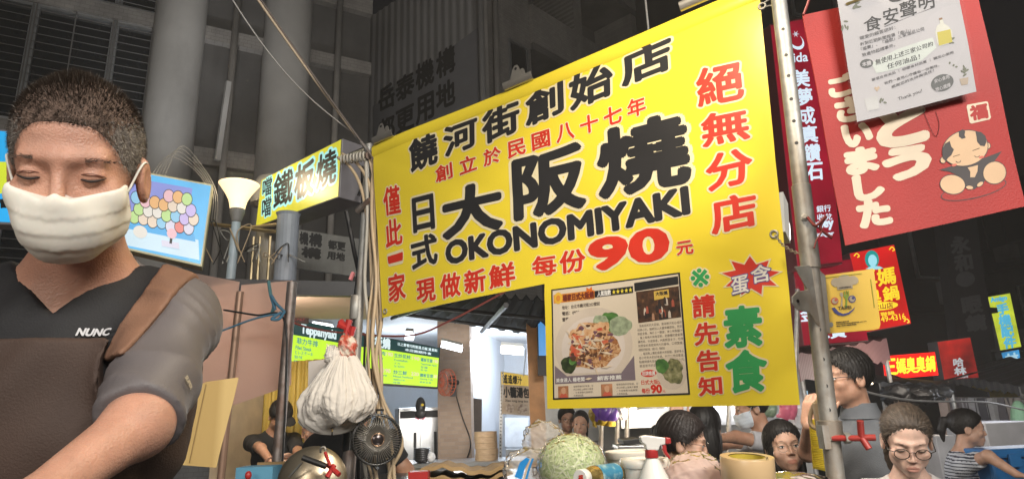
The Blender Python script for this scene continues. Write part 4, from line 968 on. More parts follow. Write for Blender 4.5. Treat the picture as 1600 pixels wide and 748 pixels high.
lamp('trumpet lamp light', (lc[0], lc[1], zt_ + .12), 18, (1, .80, .52), .10)
def lightbox(name, label, pl, cs, depth, face, frame, inset=.02, cat='lightbox'):
    T = thing(name, label, cat, pl.at(*cs[3])); k = sheet(pl, cs, depth); bevel(k.build('case', frame, T), .006)
    q = np.array([pl.hit(*c) for c in cs]); ce = q.mean(0); q2 = ce + (q - ce) * (1 - inset * np.array([1, 1.6]))
    k = MB(); poly(k, pl, q2, .002, uv=True); k.build('lit_face', face, T); return T
frm = mat('grey sign case', (.26, .25, .27), rough=.45, metal=.2, var=.1)
K = Plane(at(470, 300, 4.25), (-1.2, 1))
kf = [(408, 281), (535, 216), (530, 308), (399, 355)]
T = lightbox('lightbox', 'yellow teppanyaki lightbox with black characters beside the lamp', K, kf, .20, glow('sign yellow', (.80, .74, .05), .72, True, .15, 5), frm)
k = MB(); blk = mat('sign black', (.012, .012, .012), rough=.4)
for s, q_, b_ in (('噹', [(412, 282), (426, 275), (425, 303), (411, 309)], .02), ('噹', [(411, 312), (425, 306), (424, 335), (410, 341)], .02), ('鐵', [(430, 276), (459, 262), (457, 314), (428, 327)], .022), ('板', [(463, 262), (492, 247), (490, 300), (461, 313)], .035), ('燒', [(497, 245), (527, 230), (525, 283), (495, 297)], .024)):
    lay_outlined(k, K, s, q_, b_, .075, .004)
k.build('lettering', [blk, glow('sign pale rim', (.38, .80, .78), .9)], T)
k = MB(); k.tube([K.at(540, 300, -.1), K.at(566, 240, -.1)], .012, 6); k.tube([K.at(533, 240, -.05), at(572, 232, 3.0)], .012, 6); k.build('bracket', dark, T)
# arcade lightbox with plain coloured balls behind the cook
LB = Plane(at(260, 340, 3.9), (1, .45)); cs = [(130, 250), (333, 288), (316, 417), (118, 372)]
T = lightbox('lightbox', 'blue lightbox printed with a heap of coloured balls behind the cook', LB, cs, .14, glow('sign sky blue', (.10, .48, .85), .95, True, .12, 4), mat('pale sign frame', (.75, .70, .45), rough=.4), .035)
a, b, c, d = [np.array(LB.hit(*q)) for q in cs]
def lq(u, v): return (a * (1 - u) + b * u) * (1 - v) + (d * (1 - u) + c * u) * v
def lp(mb, pts, h, slot=0): poly(mb, LB, [lq(*p) for p in pts], h, slot, uv=True)
k = MB(); lp(k, [(.08, .12), (.84, .10), (.84, .66), (.08, .68)], .004); k.build('printed_window', glow('sign violet', (.26, .30, .72), .9), T)
k = MB(); lp(k, [(.08, .74), (.94, .70), (.97, .93), (.08, .96)], .004, 0); lp(k, [(.0 + .05, .66), (.90, .64), (.92, .73), (.05, .76)], .0055, 1); k.build('printed_counter', [glow('sign pale blue', (.62, .80, .90), .9), glow('sign blue', (.08, .42, .80), .9)], T)
pal = [(.30, .62, .85), (.62, .50, .85), (.85, .80, .72), (.85, .25, .22), (.90, .55, .60), (.35, .75, .85), (.90, .50, .20), (.75, .72, .85), (.55, .78, .30), (.86, .70, .55)]
k = MB(); km = [glow('ball %d' % i, p, .85) for i, p in enumerate(pal)] + [blk]; rr = random.Random(3); n_ = 0
for ry in range(4):
    for rx in range(7):
        u = .42 + rx * .072 + (ry % 2) * .03; v = .60 - ry * .115 + rr.uniform(-.015, .015)
        if ry == 3 and rx not in (3, 4, 5): continue
        for q, sl, hh in ((1.12, 10, .006 + n_ * .0003), (1.0, rr.randrange(10), .0062 + n_ * .0003 + .0004)):
            lp(k, [(u + .040 * q * math.cos(t), v + .075 * q * math.sin(t)) for t in np.arange(16) * math.pi / 8], hh, sl)
        n_ += 3
lp(k, [(.65, .80), (.79, .79), (.80, .86), (.66, .87)], .02, 7); lp(k, [(.715, .72), (.735, .72), (.735, .82), (.715, .82)], .021, 10); lp(k, [(.725 + .04 * math.cos(t), .70 + .06 * math.sin(t)) for t in np.arange(16) * math.pi / 8], .022, 4)
lp(k, [(.48 + .055 * math.cos(t), .76 + .075 * math.sin(t)) for t in np.arange(16) * math.pi / 8], .020, 2)
k.build('printed_picture', km, T)
# blue sign cut by the edge of the view behind the cook
LC = Plane(at(8, 280, 4.0), (1, .2)); T = lightbox('lightbox', 'bright blue lightbox with a large yellow character behind the ear of the cook', LC, [(-130, 190), (40, 205), (40, 352), (-130, 345)], .14, glow('sign azure', (.03, .42, .85), .95, True), frm, .03)
k = MB(); lay(k, LC, '超', [(-60, 255), (16, 255), (16, 300), (-60, 300)], .08, .004); k.build('character', glow('sign lemon', (.75, .85, .05), .9), T)
k = MB(); lay(k, LC, '冒', [(1, 312), (14, 312), (14, 325), (1, 325)], .05, .004); k.build('small_character', blk, T)
# big vent pipe with a domed cowl behind the yellow lightbox, and metal ducts standing on the roof
duct = mat('dull duct', (.40, .39, .37), rough=.5, metal=.5, grime=(.25, .23, .20), gscale=4)
k = MB(); c_ = at(424, 345, 4.9); k.lathe([(.11, RZ), (.11, 3.0), (.17, 3.02), (.17, 3.16), (.13, 3.24), (.05, 3.28), (.001, 3.29)], (c_[0], c_[1], 0), 24); tag(k.build('vent_pipe', duct, auto=40), 'domed vent pipe standing behind the yellow lightbox', 'vent')
for px, lb, r_ in ((447, 'thick grey duct on the roof under the yellow lightbox', .075),):
    c_ = at(px, 400, 4.3); k = MB(); k.lathe([(r_, RZ), (r_, RZ + .48), (r_ + .01, RZ + .5)], (c_[0], c_[1], 0), 20); tag(k.build('duct', mat('blue grey duct', (.32, .36, .42), rough=.5)), lb, 'duct')
T = thing('rack_frame', 'thin metal rack on the roof between lamp and duct', 'rack', at(405, 410, 4.3))
k = MB()
for px in (394, 404, 420): p = at(px, 405, 4.3); k.tube([(p[0], p[1], RZ), (p[0], p[1], RZ + .34)], .010, 6)
k.tube([at(392, 355, 4.3), at(440, 350, 4.3)], .012, 6); k.tube([at(330, 350, 4.28), at(440, 363, 4.3)], .014, 4)
k.build('frame', mat('warm metal', (.35, .28, .16), rough=.4, metal=.6), T)
for i in range(9):
    x0 = 318 + i * 17 + random.uniform(-5, 5); pts = [at(x0, 408 + random.uniform(-6, 8), 4.15)]
    for j in range(4): pts.append(at(x0 + random.uniform(-14, 22), 404 - random.uniform(2, 62 if i < 4 else 24), 4.2 + random.uniform(-.06, .1)))
    pts.append(at(x0 + random.uniform(5, 30), 409, 4.15)); k = MB(); k.tube(spline(pts, 6), .0035, 5)
    tag(k.build('loose_cable', [cable_m, black, mat('grey cable', (.4, .4, .38))][i % 3], smooth=True), 'thin tangled cable on the dark stall roof', 'cable', 'tangled cables on the roof')
for i in range(5):
    pts = [at(235 + i * 4, 275 + i * 3, 4.3), at(262 + i * 5, 245 - i * 4, 4.4), at(300 + i * 3, 262 - i * 2, 4.4), at(326 + i * 3, 300, 4.3), at(322 + i * 4, 350, 4.3)]; k = MB(); k.tube(spline(pts, 8), .0024, 5)
    tag(k.build('loose_cable', mat('pale cable', (.30, .29, .28)), smooth=True), 'pale cable arching above the ball printed lightbox', 'cable', 'pale cables over the blue lightbox')
# second lettered board lying low behind the roof
E_ = Plane(at(500, 380, 6.2), (1, .55)); T = thing('billboard', 'pale board with dark characters below the yellow lightbox', 'billboard', E_.at(500, 420))
sheet(E_, [(444, 355), (562, 373), (560, 432), (440, 416)], .03).build('panel', mat('dirty pale board', (.30, .30, .28), rough=.6, grime=(.18, .17, .16), gscale=3), T)
k = MB()
for s, q_ in (('岳', [(447, 359), (466, 362), (465, 378), (447, 375)]), ('機', [(469, 362), (482, 364), (481, 383), (468, 380)]), ('構', [(484, 364), (503, 367), (502, 386), (483, 383)]), ('泰', [(447, 378), (466, 381), (465, 397), (447, 394)]), ('構', [(472, 385), (501, 389), (500, 405), (472, 401)]), ('都更', [(513, 375), (540, 379), (539, 392), (513, 388)]), ('用地', [(512, 392), (539, 396), (538, 408), (511, 404)])): lay(k, E_, s, q_, .05, .002)
k.build('lettering', dk, T)

# made-up uplights on the roof, added to brighten the two stand-in columns
for px, py, tx, ty, pw_, lb in ((300, 300, 262, -40, 330, 'small uplight on the roof to brighten the wider stand-in column'), (470, 250, 444, 40, 130, 'small uplight behind the yellow lightbox to brighten the thinner stand-in column')):
    p = at(px, py, 7.0); p[2] = 2.45; T = thing('added_uplight', lb, 'lamp', p); d_ = unit(at(tx, ty, 8.8) - p); k = MB(); k.lathe([(.03, -.10), (.06, -.08), (.07, 0), (.06, .0)], p, 16, basis(d_)); k.build('housing', dark, T, True); k = MB(); k.tube([p - d_ * .08, [p[0], p[1], 2.0]], .02, 6); k.build('stem', dark, T)
    k = MB(); k.box([p[0], p[1], 1.0], (.10, .10, 2.0)); k.build('pole', dark, T); lamp('uplight beam', p + d_ * .03, pw_, (.95, .97, 1), .05, at(tx, ty, 8.8), 'SPOT', 42)
# ---------------------------------------------------------------- rows of tube lamps over the lane behind the viewer, the stall's own bulb, and added fill lamps
def batten(label, p, tgt, power, L, W_, col):
    p = np.array(p); d_ = unit(np.array(tgt) - p); side = unit(np.cross(d_, (0, 0, 1))); up_ = np.cross(side, d_); Mx = np.stack([side, up_, d_], 1); T = thing('lane_fill_rack', label, 'lamp', (p[0], p[1], 0))
    k = MB(); k.box(p - d_ * .10, (L, W_, .06), 0, Mx); k.build('housing', wplas, T)
    for x in np.linspace(-W_ / 2 + .06, W_ / 2 - .06, 4): k = MB(); k.tube([p - d_ * .04 - side * L * .48 + up_ * x, p - d_ * .04 + side * L * .48 + up_ * x], .02, 8); k.build('tube', mat('lane and fill tube', (1, 1, 1), emit=col, estr=3), T)
    for x in (-L * .4, L * .4): q = p - d_ * .16 + side * x; k = MB(); k.tube([[q[0], q[1], 0 if L > 1 else q[2] + 1.0], q], .03 if L > 1 else .004, 8); k.build('pole' if L > 1 else 'hanger', steel, T)
    o = lamp('lane and fill glow', p, power, col, L, tgt, 'AREA', None, W_); o.rotation_euler = Matrix(np.stack([side, up_, -d_], 1) if np.linalg.det(np.stack([side, up_, -d_], 1)) > 0 else np.stack([-side, up_, -d_], 1)).to_euler()
batten('rack of tube lamps on poles across the lane', (2.4, -3.4, 4.3), (-.6, 3.0, 1.7), 405, 2.6, 1.0, (1, .95, .88))
batten('lower rack of tube lamps added up the lane as fill', (-2.0, -3.2, 2.9), (.4, 3.0, 1.5), 88, 2.2, .8, (1, .93, .84))  # unseen rack, added to soften shadows from the lower left
batten('short made-up tube lamp hidden behind the banner as fill for the diners', (.74, 2.10, 1.86), (1.4, 3.1, 1.30), 11, .40, .16, (1, .95, .88))  # hidden soft fill, added to lift the shade on the diners' faces
def bulb_lamp(label, p, power, col, target=None, size=.16):
    T = thing('hanging_bulb', label, 'lamp', p); k = MB(); k.lathe([(.03, .16), (.05, .13), (.17, .03), (.18, .02), (.17, .028), (.045, .125)], p, 24, None, False); k.build('shade', dark, T, True)
    k = MB(); k.ell(np.array(p) + [0, 0, .05], (.035, .035, .05)); k.build('bulb', mat('stall and fill bulb', (1, 1, 1), emit=(1, .85, .62), estr=6), T, True)
    k = MB(); k.tube([np.array(p) + [0, 0, .15], np.array(p) + [0, 0, 1.2]], .006, 6); k.build('cord', black, T)
    lamp('stall and fill bulb light', np.array(p) + [0, 0, -.02], power, col, size, target, 'AREA', 175)
bulb_lamp('bulb lamp hung over the stall counter near the banner', (.30, 1.05, 2.70), 16, (1, .84, .60), (.3, 1.6, 1.1), .2)
bulb_lamp('made-up bulb lamp hidden behind the banner to brighten the diners', (1.00, 2.70, 2.10), 6, (1, .88, .72), (1.2, 2.9, 1.0), .2)  # hidden bulb, added to brighten faces in the banner's shadow

# ---------------------------------------------------------------- yellow banner
def bwave(u, v): return .006 * np.sin(u * 5.1 + v * 2.0) + .0022 * np.sin(u * 8.0 - v * 5) + .0008 * np.sin(v * 13 + u * 3) + .0020 * (np.exp(-((v - .35 * u - .62) / .035) ** 2) - np.exp(-((v + .5 * u - .30) / .04) ** 2))
BN = Plane(at(1250, 632, 1.62), (1.35, -1), wave=bwave); BN.hs = .8
TL, TR, BR, BS, IS, BL = [BN.hit(*p) for p in ((583, 228), (1186, -24), (1250, 632), (856, 638), (850, 443), (596, 496))]
yel = mat('yellow vinyl', (.79, .63, .045), rough=.33, var=.05, vscale=2.2, bump=.05, bscale=14, spec=.35)
T = thing('banner', 'large yellow banner with black and red characters for pan fried cakes at ninety', 'banner', BN.pt((TL[0] + TR[0]) / 2, BR[1]))
def bl(t, a, b): return a + (b - a) * t
k = MB(); nu, nv = 60, 44
bot = lambda t: np.where(t[:, None] < .36, bl(t[:, None] / .36, BL, IS), bl((t[:, None] - .36) / .64, BS, BR))
# left part and right part as separate grids sharing the seam, sewn into one sheet
tu = lambda P: (P - TL[0]) / (TR[0] - TL[0])
sx = np.clip(tu(IS[0]), 0, 1); topS = bl(sx, TL, TR)
def patch(a, b, c, d, n, m_):   # a TL, b TR, c BR, d BL
    s, t = np.meshgrid(np.linspace(0, 1, n), np.linspace(0, 1, m_)); s = s[..., None]; t = t[..., None]
    q = (a * (1 - s) + b * s) * (1 - t) + (d * (1 - s) + c * s) * t
    return BN.pt(q[..., 0], q[..., 1])
k.grid(patch(TL, topS, IS, BL, 40, 50)); k.grid(patch(topS, TR, bl(.5, TR, BR), IS, 60, 50)); k.grid(patch(IS, bl(.5, TR, BR), BR, BS, 60, 50))
o = k.build('sheet', yel, T, True); solid(o, .0012, 1)
# welded hem along the top and the side
k = MB(); hem = BN.hit(590, 247) - TL
s = np.linspace(0, 1, 60)[:, None]; a_ = bl(s, TL, TR); b_ = a_ + [0, -.052]
pr = [(0, .0005), (.15, .006), (.5, .0075), (.85, .006), (1, .0005)]
k.grid(np.stack([BN.pt(*(a_ * (1 - t) + b_ * t).T, h) for t, h in pr], 1)); k.build('hem', yel, T, True)
pb = mat('print black', (.022, .022, .025), rough=.42, var=.15, vscale=5); pw = mat('print cream', (.74, .66, .44), rough=.4, var=.06); prd = mat('print red', (.60, .035, .018), rough=.4, var=.1); pg = mat('print green', (.03, .33, .10), rough=.4, var=.1)
def phrase(items, ink, rim=True, bold=.045, rw=.055):
    k = MB()
    for s, q in items: (lay_outlined(k, BN, s, q, bold, rw, .0009, (0, 1)) if rim else lay(k, BN, s, q, bold, .0012, .0003))
    return k.build('lettering', [ink, pw], T)
phrase([('饒', [(642, 222), (683, 206), (684, 254), (644, 270)]), ('河', [(694, 202), (743, 183), (744, 226), (697, 246)]), ('街', [(753, 176), (808, 156), (810, 203), (756, 226)]), ('創', [(821, 147), (877, 127), (878, 173), (823, 198)]), ('始', [(890, 119), (955, 94), (955, 146), (892, 172)]), ('店', [(970, 88), (1046, 56), (1049, 108), (974, 135)])], pb, True, .036, .05)
phrase([(c, [(681 + i * 37.3, 262 - i * 13.0), (706 + i * 37.6, 254 - i * 13.1), (708 + i * 37.6, 277 - i * 12.6), (683 + i * 37.3, 286 - i * 12.6)]) for i, c in enumerate('創立於民國八十七年')], prd, True, .025, .045)
phrase([('日', [(646, 312), (677, 304), (680, 356), (648, 363)]), ('式', [(643, 374), (683, 364), (685, 410), (646, 422)])], pb, True, .032, .05)
phrase([('阪', [(803, 250), (908, 222), (911, 320), (807, 343)]), ('燒', [(933, 207), (1070, 174), (1077, 284), (939, 308)])], pb, True, .038, .04)
phrase([('大', [(694, 302), (780, 280), (783, 355), (697, 373)])], pb, True, .045, .045)
phrase([('OKONOMIYAKI', [(699, 380), (1073, 293), (1077, 333), (701, 413)])], pb, True, .05, .04)
phrase([('僅', [(600, 296), (625, 290), (627, 332), (602, 337)]), ('此', [(602, 346), (627, 341), (629, 380), (604, 386)]), ('一', [(606, 403), (629, 396), (629, 404), (607, 410)]), ('家', [(606, 431), (632, 425), (634, 466), (608, 472)])], prd, True, .028, .05)
phrase([('現', [(652, 440), (681, 434), (683, 468), (654, 474)]), ('做', [(690, 431), (721, 425), (722, 461), (692, 467)]), ('新', [(728, 425), (759, 419), (761, 453), (730, 460)]), ('鮮', [(766, 417), (803, 409), (805, 445), (768, 451)])], prd, True, .030, .045)
phrase([('每', [(831, 402), (866, 396), (868, 427), (833, 432)]), ('份', [(873, 394), (911, 387), (913, 421), (875, 427)])], prd, True, .030, .045)
phrase([('9', [(921, 376), (974, 367), (977, 414), (925, 422)]), ('0', [(984, 364), (1038, 355), (1042, 402), (988, 411)])], prd, True, .045, .045)
phrase([('元', [(1056, 379), (1081, 375), (1083, 395), (1058, 398)])], prd, True, .03, .04)
phrase([('絕', [(1089, 112), (1158, 97), (1163, 154), (1094, 169)]), ('無', [(1097, 183), (1168, 169), (1172, 217), (1101, 231)]), ('分', [(1104, 246), (1173, 231), (1178, 283), (1109, 300)]), ('店', [(1111, 314), (1179, 301), (1184, 351), (1115, 366)])], prd, True, .030, .045)
phrase([('※', [(1078, 421), (1106, 418), (1109, 446), (1081, 449)])], pg, True, .012, .045)
phrase([('請', [(1081, 463), (1115, 459), (1117, 493), (1083, 496)]), ('先', [(1084, 506), (1120, 502), (1122, 536), (1086, 539)]), ('告', [(1088, 549), (1122, 545), (1124, 577), (1090, 580)]), ('知', [(1090, 590), (1125, 586), (1127, 615), (1092, 618)])], prd, True, .03, .05)
phrase([('素', [(1131, 482), (1187, 477), (1190, 538), (1134, 542)]), ('食', [(1134, 550), (1195, 546), (1198, 608), (1137, 612)])], pg, True, .04, .045)
k = MB(); r_ = random.Random(5); c0 = np.array([1173, 431.])
star = lambda q: [tuple(c0 + q * np.array([(46 if i % 2 == 0 else 27) * math.cos(i * math.pi / 9 - .2), (31 if i % 2 == 0 else 19) * math.sin(i * math.pi / 9 - .2)])) for i in range(18)]
poly(k, BN, star(1.13), .0008, 1); poly(k, BN, star(1.0), .0013, 0); k.build('burst', [prd, pw], T)
bl_ = mat('print violet', (.10, .09, .30), rough=.4); k = MB()
for s_, q_ in (('蛋', [(1142, 434), (1168, 428), (1170, 455), (1144, 461)]), ('含', [(1173, 417), (1203, 411), (1205, 437), (1175, 443)])): lay_outlined(k, BN, s_, q_, .02, .05, .0019, (1, 0))
k.build('lettering', [bl_, mat('print white', (.75, .74, .72), rough=.4)], T)
# printed menu panel
MP = [(861, 452), (1062, 425), (1077, 616), (865, 624)]
a, b, c, d = [np.array(BN.hit(*q)) for q in MP]
def mq(u, v): return (a * (1 - u) + b * u) * (1 - v) + (d * (1 - u) + c * u) * v
def mquad(u0, v0, u1, v1): return [mq(u0, v0), mq(u1, v0), mq(u1, v1), mq(u0, v1)]
def mp(mb, pts, h, slot=0): poly(mb, BN, [mq(*p) for p in pts], h, slot, uv=True)
cream = mat('print paper', (.66, .58, .47), rough=.4, var=.04, vscale=4)
k = MB()
for i in range(6):
    u0, u1 = i / 6, (i + 1) / 6
    mp(k, [(u0, 0), (u1, 0), (u1, 1), (u0, 1)], .0008, 1)
for i in range(6):
    u0, u1 = .012 + i * .976 / 6, .012 + (i + 1) * .976 / 6
    mp(k, [(u0, .014), (u1, .014), (u1, .986), (u0, .986)], .0013, 0)
k.build('printed_menu', [cream, pb], T)
k = MB(); mp(k, [(.02, .055), (.36, .055), (.36, .135), (.02, .135)], .0017, 0); mp(k, [(.36, .065), (.66, .065), (.66, .125), (.36, .125)], .0017, 1); mp(k, [(.985, .03), (.67, .04), (.67, .115), (.985, .10)][::-1], .0015, 1)
mp(k, [(.06 + .035 * math.cos(t), .09 + .055 * math.sin(t)) for t in np.arange(14) * math.pi / 7], .0019, 2); mp(k, [(.06 + .018 * math.cos(t), .09 + .028 * math.sin(t)) for t in np.arange(14) * math.pi / 7], .0023, 0)
fl = [(.32 + (.035 if i % 2 else .055) * math.cos(i * .52) * .8, .075 + (.035 if i % 2 else .062) * math.sin(i * .52)) for i in range(12)]; mp(k, fl, .0021, 3)
mp(k, [(.02, .80), (.64, .80), (.64, .865), (.02, .865)], .0017, 4); mp(k, [(.02, .70), (.12, .80), (.02, .80)], .0017, 4); mp(k, [(.64, .66), (.64, .80), (.54, .80)], .0017, 4)
k.build('printed_bars', [mat('print orange', (.62, .24, .04), rough=.4), pb, mat('print amber', (.70, .42, .05), rough=.4), mat('print vermilion', (.70, .16, .02), rough=.4), mat('print mauve', (.20, .16, .19), rough=.4)], T)
k = MB(); lay(k, BN, '楊家日式大阪燒', mquad(.10, .065, .355, .125), .05, .0027, .0002, 0, True); lay(k, BN, '人氣指數', mquad(.385, .072, .49, .118), .04, .0027, .0002, 1, True); lay(k, BN, '★★★★★', mquad(.50, .072, .655, .116), .0, .0027, .0002, 2, True)
k.build('lettering', [mat('print maroon', (.16, .03, .02), rough=.4), mat('print white', (.75, .74, .72)), mat('print gold', (.75, .62, .06))], T)
k = MB()
for i, s_ in enumerate(('地址：台北市饒河街202號前', '電話：0935-173-957', '營業時間：17:00~24:00')): lay(k, BN, s_, mquad(.09, .165 + i * .055, (.40, .34, .37)[i], .20 + i * .055), .022, .0018, .0002, 0, True)
para = ['現做現煎的大阪燒，是來饒河街必嚐的', '招牌小吃，麵糊加入大量高麗菜絲，煎到', '兩面金黃，再打上一顆蛋，淋上特製醬汁', '，撒上柴魚片與海苔粉，熱騰騰的香氣撲', '鼻而來，外皮酥香，內餡鮮甜多汁，吃得', '到蔬菜的清甜與肉片的香味，口感豐富。', '老闆堅持現點現做，份量十足，價格實在', '，每到晚上攤前總是大排長龍，是許多人', '從小吃到大的好味道。也可以做成素食，', '點餐時請先告知老闆。每份只要九十元，', '是逛夜市的首選點心。']
for i, s_ in enumerate(para): lay(k, BN, s_, mquad(.675 if i % 7 else .69, .405 + i * .0335, .985 if i not in (6, 10) else .86, .428 + i * .0335), .0, .0018, .0002, 0, True)
for j, u in enumerate((.17, .50)):
    for i, s_ in enumerate(('每晚現做的好味道，日', '式口味配上柴魚片最香', '，外皮酥脆內餡鮮甜，', '大家都說讚。')): lay(k, BN, s_, mquad(u, .885 + i * .026, u + (.155 if i < 3 else .08), .903 + i * .026), .0, .0018, .0002, 0, True)
k.build('body_text', mat('print brown black', (.06, .045, .04), rough=.4), T)
k = MB(); lay(k, BN, '美食達人 楊老闆', mquad(.03, .815, .26, .852), .02, .0024, .0002, 0, True); lay(k, BN, '顧客推薦', mquad(.36, .815, .54, .852), .02, .0024, .0002, 0, True); k.build('bar_text', mat('print white', (.75, .74, .72)), T)
k = MB(); mp(k, [(.735 + .055 * math.cos(t) * 1.0, .815 + .03 * math.sin(t)) for t in np.arange(16) * math.pi / 8], .0017, 0); lay(k, BN, '招牌推薦', mquad(.69, .797, .78, .833), .02, .0022, .0002, 1, True)
lay(k, BN, '日式大阪燒', mquad(.68, .868, .825, .905), .02, .0018, .0002, 0, True); lay(k, BN, '每份', mquad(.68, .935, .735, .975), .03, .0018, .0002, 0, True); lay(k, BN, '90', mquad(.745, .912, .815, .975), .05, .0018, .0002, 0, True); lay(k, BN, '元', mquad(.82, .955, .84, .975), .01, .0018, .0002, 0, True)
k.build('price_print', [prd, mat('print white', (.75, .74, .72))], T)
# printed photographs: plate of food, street scene, small bowl, two portraits
plate = mat('print plate', (.60, .52, .44), rough=.4, var=.1); 
food = ramp_mat('print food', [(.15, (.035, .02, .015)), (.38, (.20, .08, .03)), (.52, (.52, .27, .12)), (.66, (.66, .50, .32)), (.85, (.24, .12, .05))], 58, rough=.4, detail=8, dist=1.5)
leafm = ramp_mat('print leaf', [(.3, (.03, .09, .03)), (.6, (.10, .24, .06)), (.8, (.25, .40, .15))], 40, rough=.4); 
def blob(mb, cu, cv, ru, rv, h, slot, n=30, amp=.12, seed=0):
    r = np.random.default_rng(seed); ph = r.uniform(0, 6, 4); t = np.arange(n) * 2 * math.pi / n
    q = 1 + amp * (np.sin(3 * t + ph[0]) + .6 * np.sin(5 * t + ph[1]) + .5 * np.sin(9 * t + ph[2])) / 2
    mp(mb, list(zip(cu + ru * q * np.cos(t), cv + rv * q * np.sin(t))), h, slot)
k = MB()
t = np.linspace(0, 2 * math.pi, 40, endpoint=False); pu, pv = .33 + .305 * np.cos(t), .55 + .34 * np.sin(t); pv = np.minimum(pv, .795); mp(k, list(zip(np.clip(pu, .02, .64), pv)), .0019, 1)
pu2 = .33 + .25 * np.cos(t); pv2 = np.minimum(.56 + .27 * np.sin(t), .78); mp(k, list(zip(pu2, pv2)), .0021, 6)
blob(k, .47, .36, .075, .095, .0023, 2, seed=1); blob(k, .55, .40, .085, .085, .0024, 3, seed=2); blob(k, .40, .345, .06, .06, .0024, 3, seed=8)
blob(k, .33, .56, .195, .20, .0026, 0, amp=.2, seed=3); blob(k, .26, .44, .11, .09, .0028, 4, amp=.25, seed=4); blob(k, .40, .42, .08, .07, .0030, 4, amp=.25, seed=5); blob(k, .22, .56, .07, .09, .0032, 7, amp=.3, seed=11)
blob(k, .14, .70, .065, .075, .0030, 5, seed=6); blob(k, .17, .67, .03, .035, .0033, 2, seed=12)
r_ = random.Random(19)
for i in range(110):
    an, q = r_.uniform(0, 6.28), math.sqrt(r_.random()); u, v = .33 + .185 * q * math.cos(an), .555 + .19 * q * math.sin(an)
    sl = r_.choices([4, 7, 8, 9, 10, 11], [4, 2, 3, 3, 3, 2])[0] if v < .56 else r_.choices([4, 8, 9, 10, 11], [2, 3, 4, 4, 3])[0]
    blob(k, u, v, r_.uniform(.008, .026), r_.uniform(.008, .024), .0033 + i * 3e-6, sl, 12, .35, 200 + i)
r_ = random.Random(9)
for i in range(34):
    u, v = .33 + r_.gauss(0, .095), .56 + r_.gauss(0, .085); an = r_.uniform(0, 3.1); L = r_.uniform(.025, .06); w_ = .004
    mp(k, [(u - L * math.cos(an) - w_ * math.sin(an), v - L * math.sin(an) + w_ * math.cos(an)), (u, v + .01), (u + L * math.cos(an), v + L * math.sin(an)), (u + w_ * math.sin(an), v - .012)], .0038 + i * .00002, (8, 4, 8)[i % 3])
k.build('food_photo', [food, plate, leafm, mat('print pale leaf', (.30, .36, .24), var=.4, vscale=60), ramp_mat('print flakes', [(.3, (.50, .24, .10)), (.6, (.70, .46, .27)), (.8, (.72, .56, .40))], 45, rough=.4, detail=7), ramp_mat('print dark green', [(.4, (.015, .025, .012)), (.7, (.06, .09, .03))], 60), mat('print plate inner', (.64, .57, .52), var=.08), ramp_mat('print ginger', [(.4, (.55, .08, .04)), (.7, (.62, .24, .12))], 50), mat('print shred', (.68, .56, .42)), mat('print sauce', (.10, .04, .02)), mat('print purple', (.16, .07, .10)), mat('print burnt', (.30, .12, .04))], T)
k = MB(); mp(k, [(.68, .12), (.985, .115), (.985, .375), (.685, .39)], .0019, 0); mp(k, [(.81, .135), (.915, .13), (.915, .20), (.81, .21)], .0023, 1)
for i in range(20):
    u, v = r_.uniform(.70, .97), r_.uniform(.22, .36); mp(k, [(u - .01, v + .03), (u + .01, v + .03), (u + .008, v - .02), (u, v - .035), (u - .008, v - .02)], .0022 + i * .00003, r_.choice([2, 2, 3, 4, 5]))
lay(k, BN, '大阪燒', mquad(.822, .142, .905, .175), .03, .0030, .0002, 6, True)
k.build('street_photo', [ramp_mat('print night', [(.35, (.03, .022, .02)), (.6, (.10, .05, .03)), (.8, (.30, .16, .08))], 60, rough=.4), mat('print sign yellow', (.62, .42, .08)), mat('print crowd dark', (.03, .02, .02)), mat('print crowd skin', (.40, .22, .14)), mat('print crowd pale', (.55, .48, .42)), mat('print crowd red', (.35, .08, .05)), pb], T)
k = MB(); t = np.arange(24) * math.pi / 12; mp(k, [(.89 + .10 * math.cos(x), .82 + .135 * math.sin(x)) for x in t], .0019, 0); blob(k, .90, .81, .072, .10, .0023, 1, amp=.2, seed=21); blob(k, .83, .76, .045, .06, .0025, 2, seed=22)
for u in (.045, .385): mp(k, [(u, .885), (u + .085, .885), (u + .085, .985), (u, .985)], .0019, 3); blob(k, u + .045, .925, .018, .03, .0023, 4, seed=23); mp(k, [(u + .01, .985), (u + .08, .985), (u + .065, .95), (u + .025, .95)], .0022, 5)
k.build('small_photos', [plate, ramp_mat('print greens', [(.3, (.04, .05, .02)), (.55, (.22, .22, .10)), (.8, (.45, .42, .26))], 70), leafm, mat('print portrait', (.40, .18, .09), var=.4, vscale=50), mat('print face', (.55, .32, .2)), mat('print shirt', (.5, .1, .06))], T)
# grommets in the banner corners
for p in ((601, 486), (1210, 366), (1192, 12)):
    q = BN.hit(*p); k = MB(); k.tube([BN.pt(q[0] + .009 * math.cos(x), q[1] + .009 * math.sin(x), .0015) for x in np.linspace(0, 2 * math.pi, 17)], .0032, 6, False); k.build('grommet', steel, T, True)
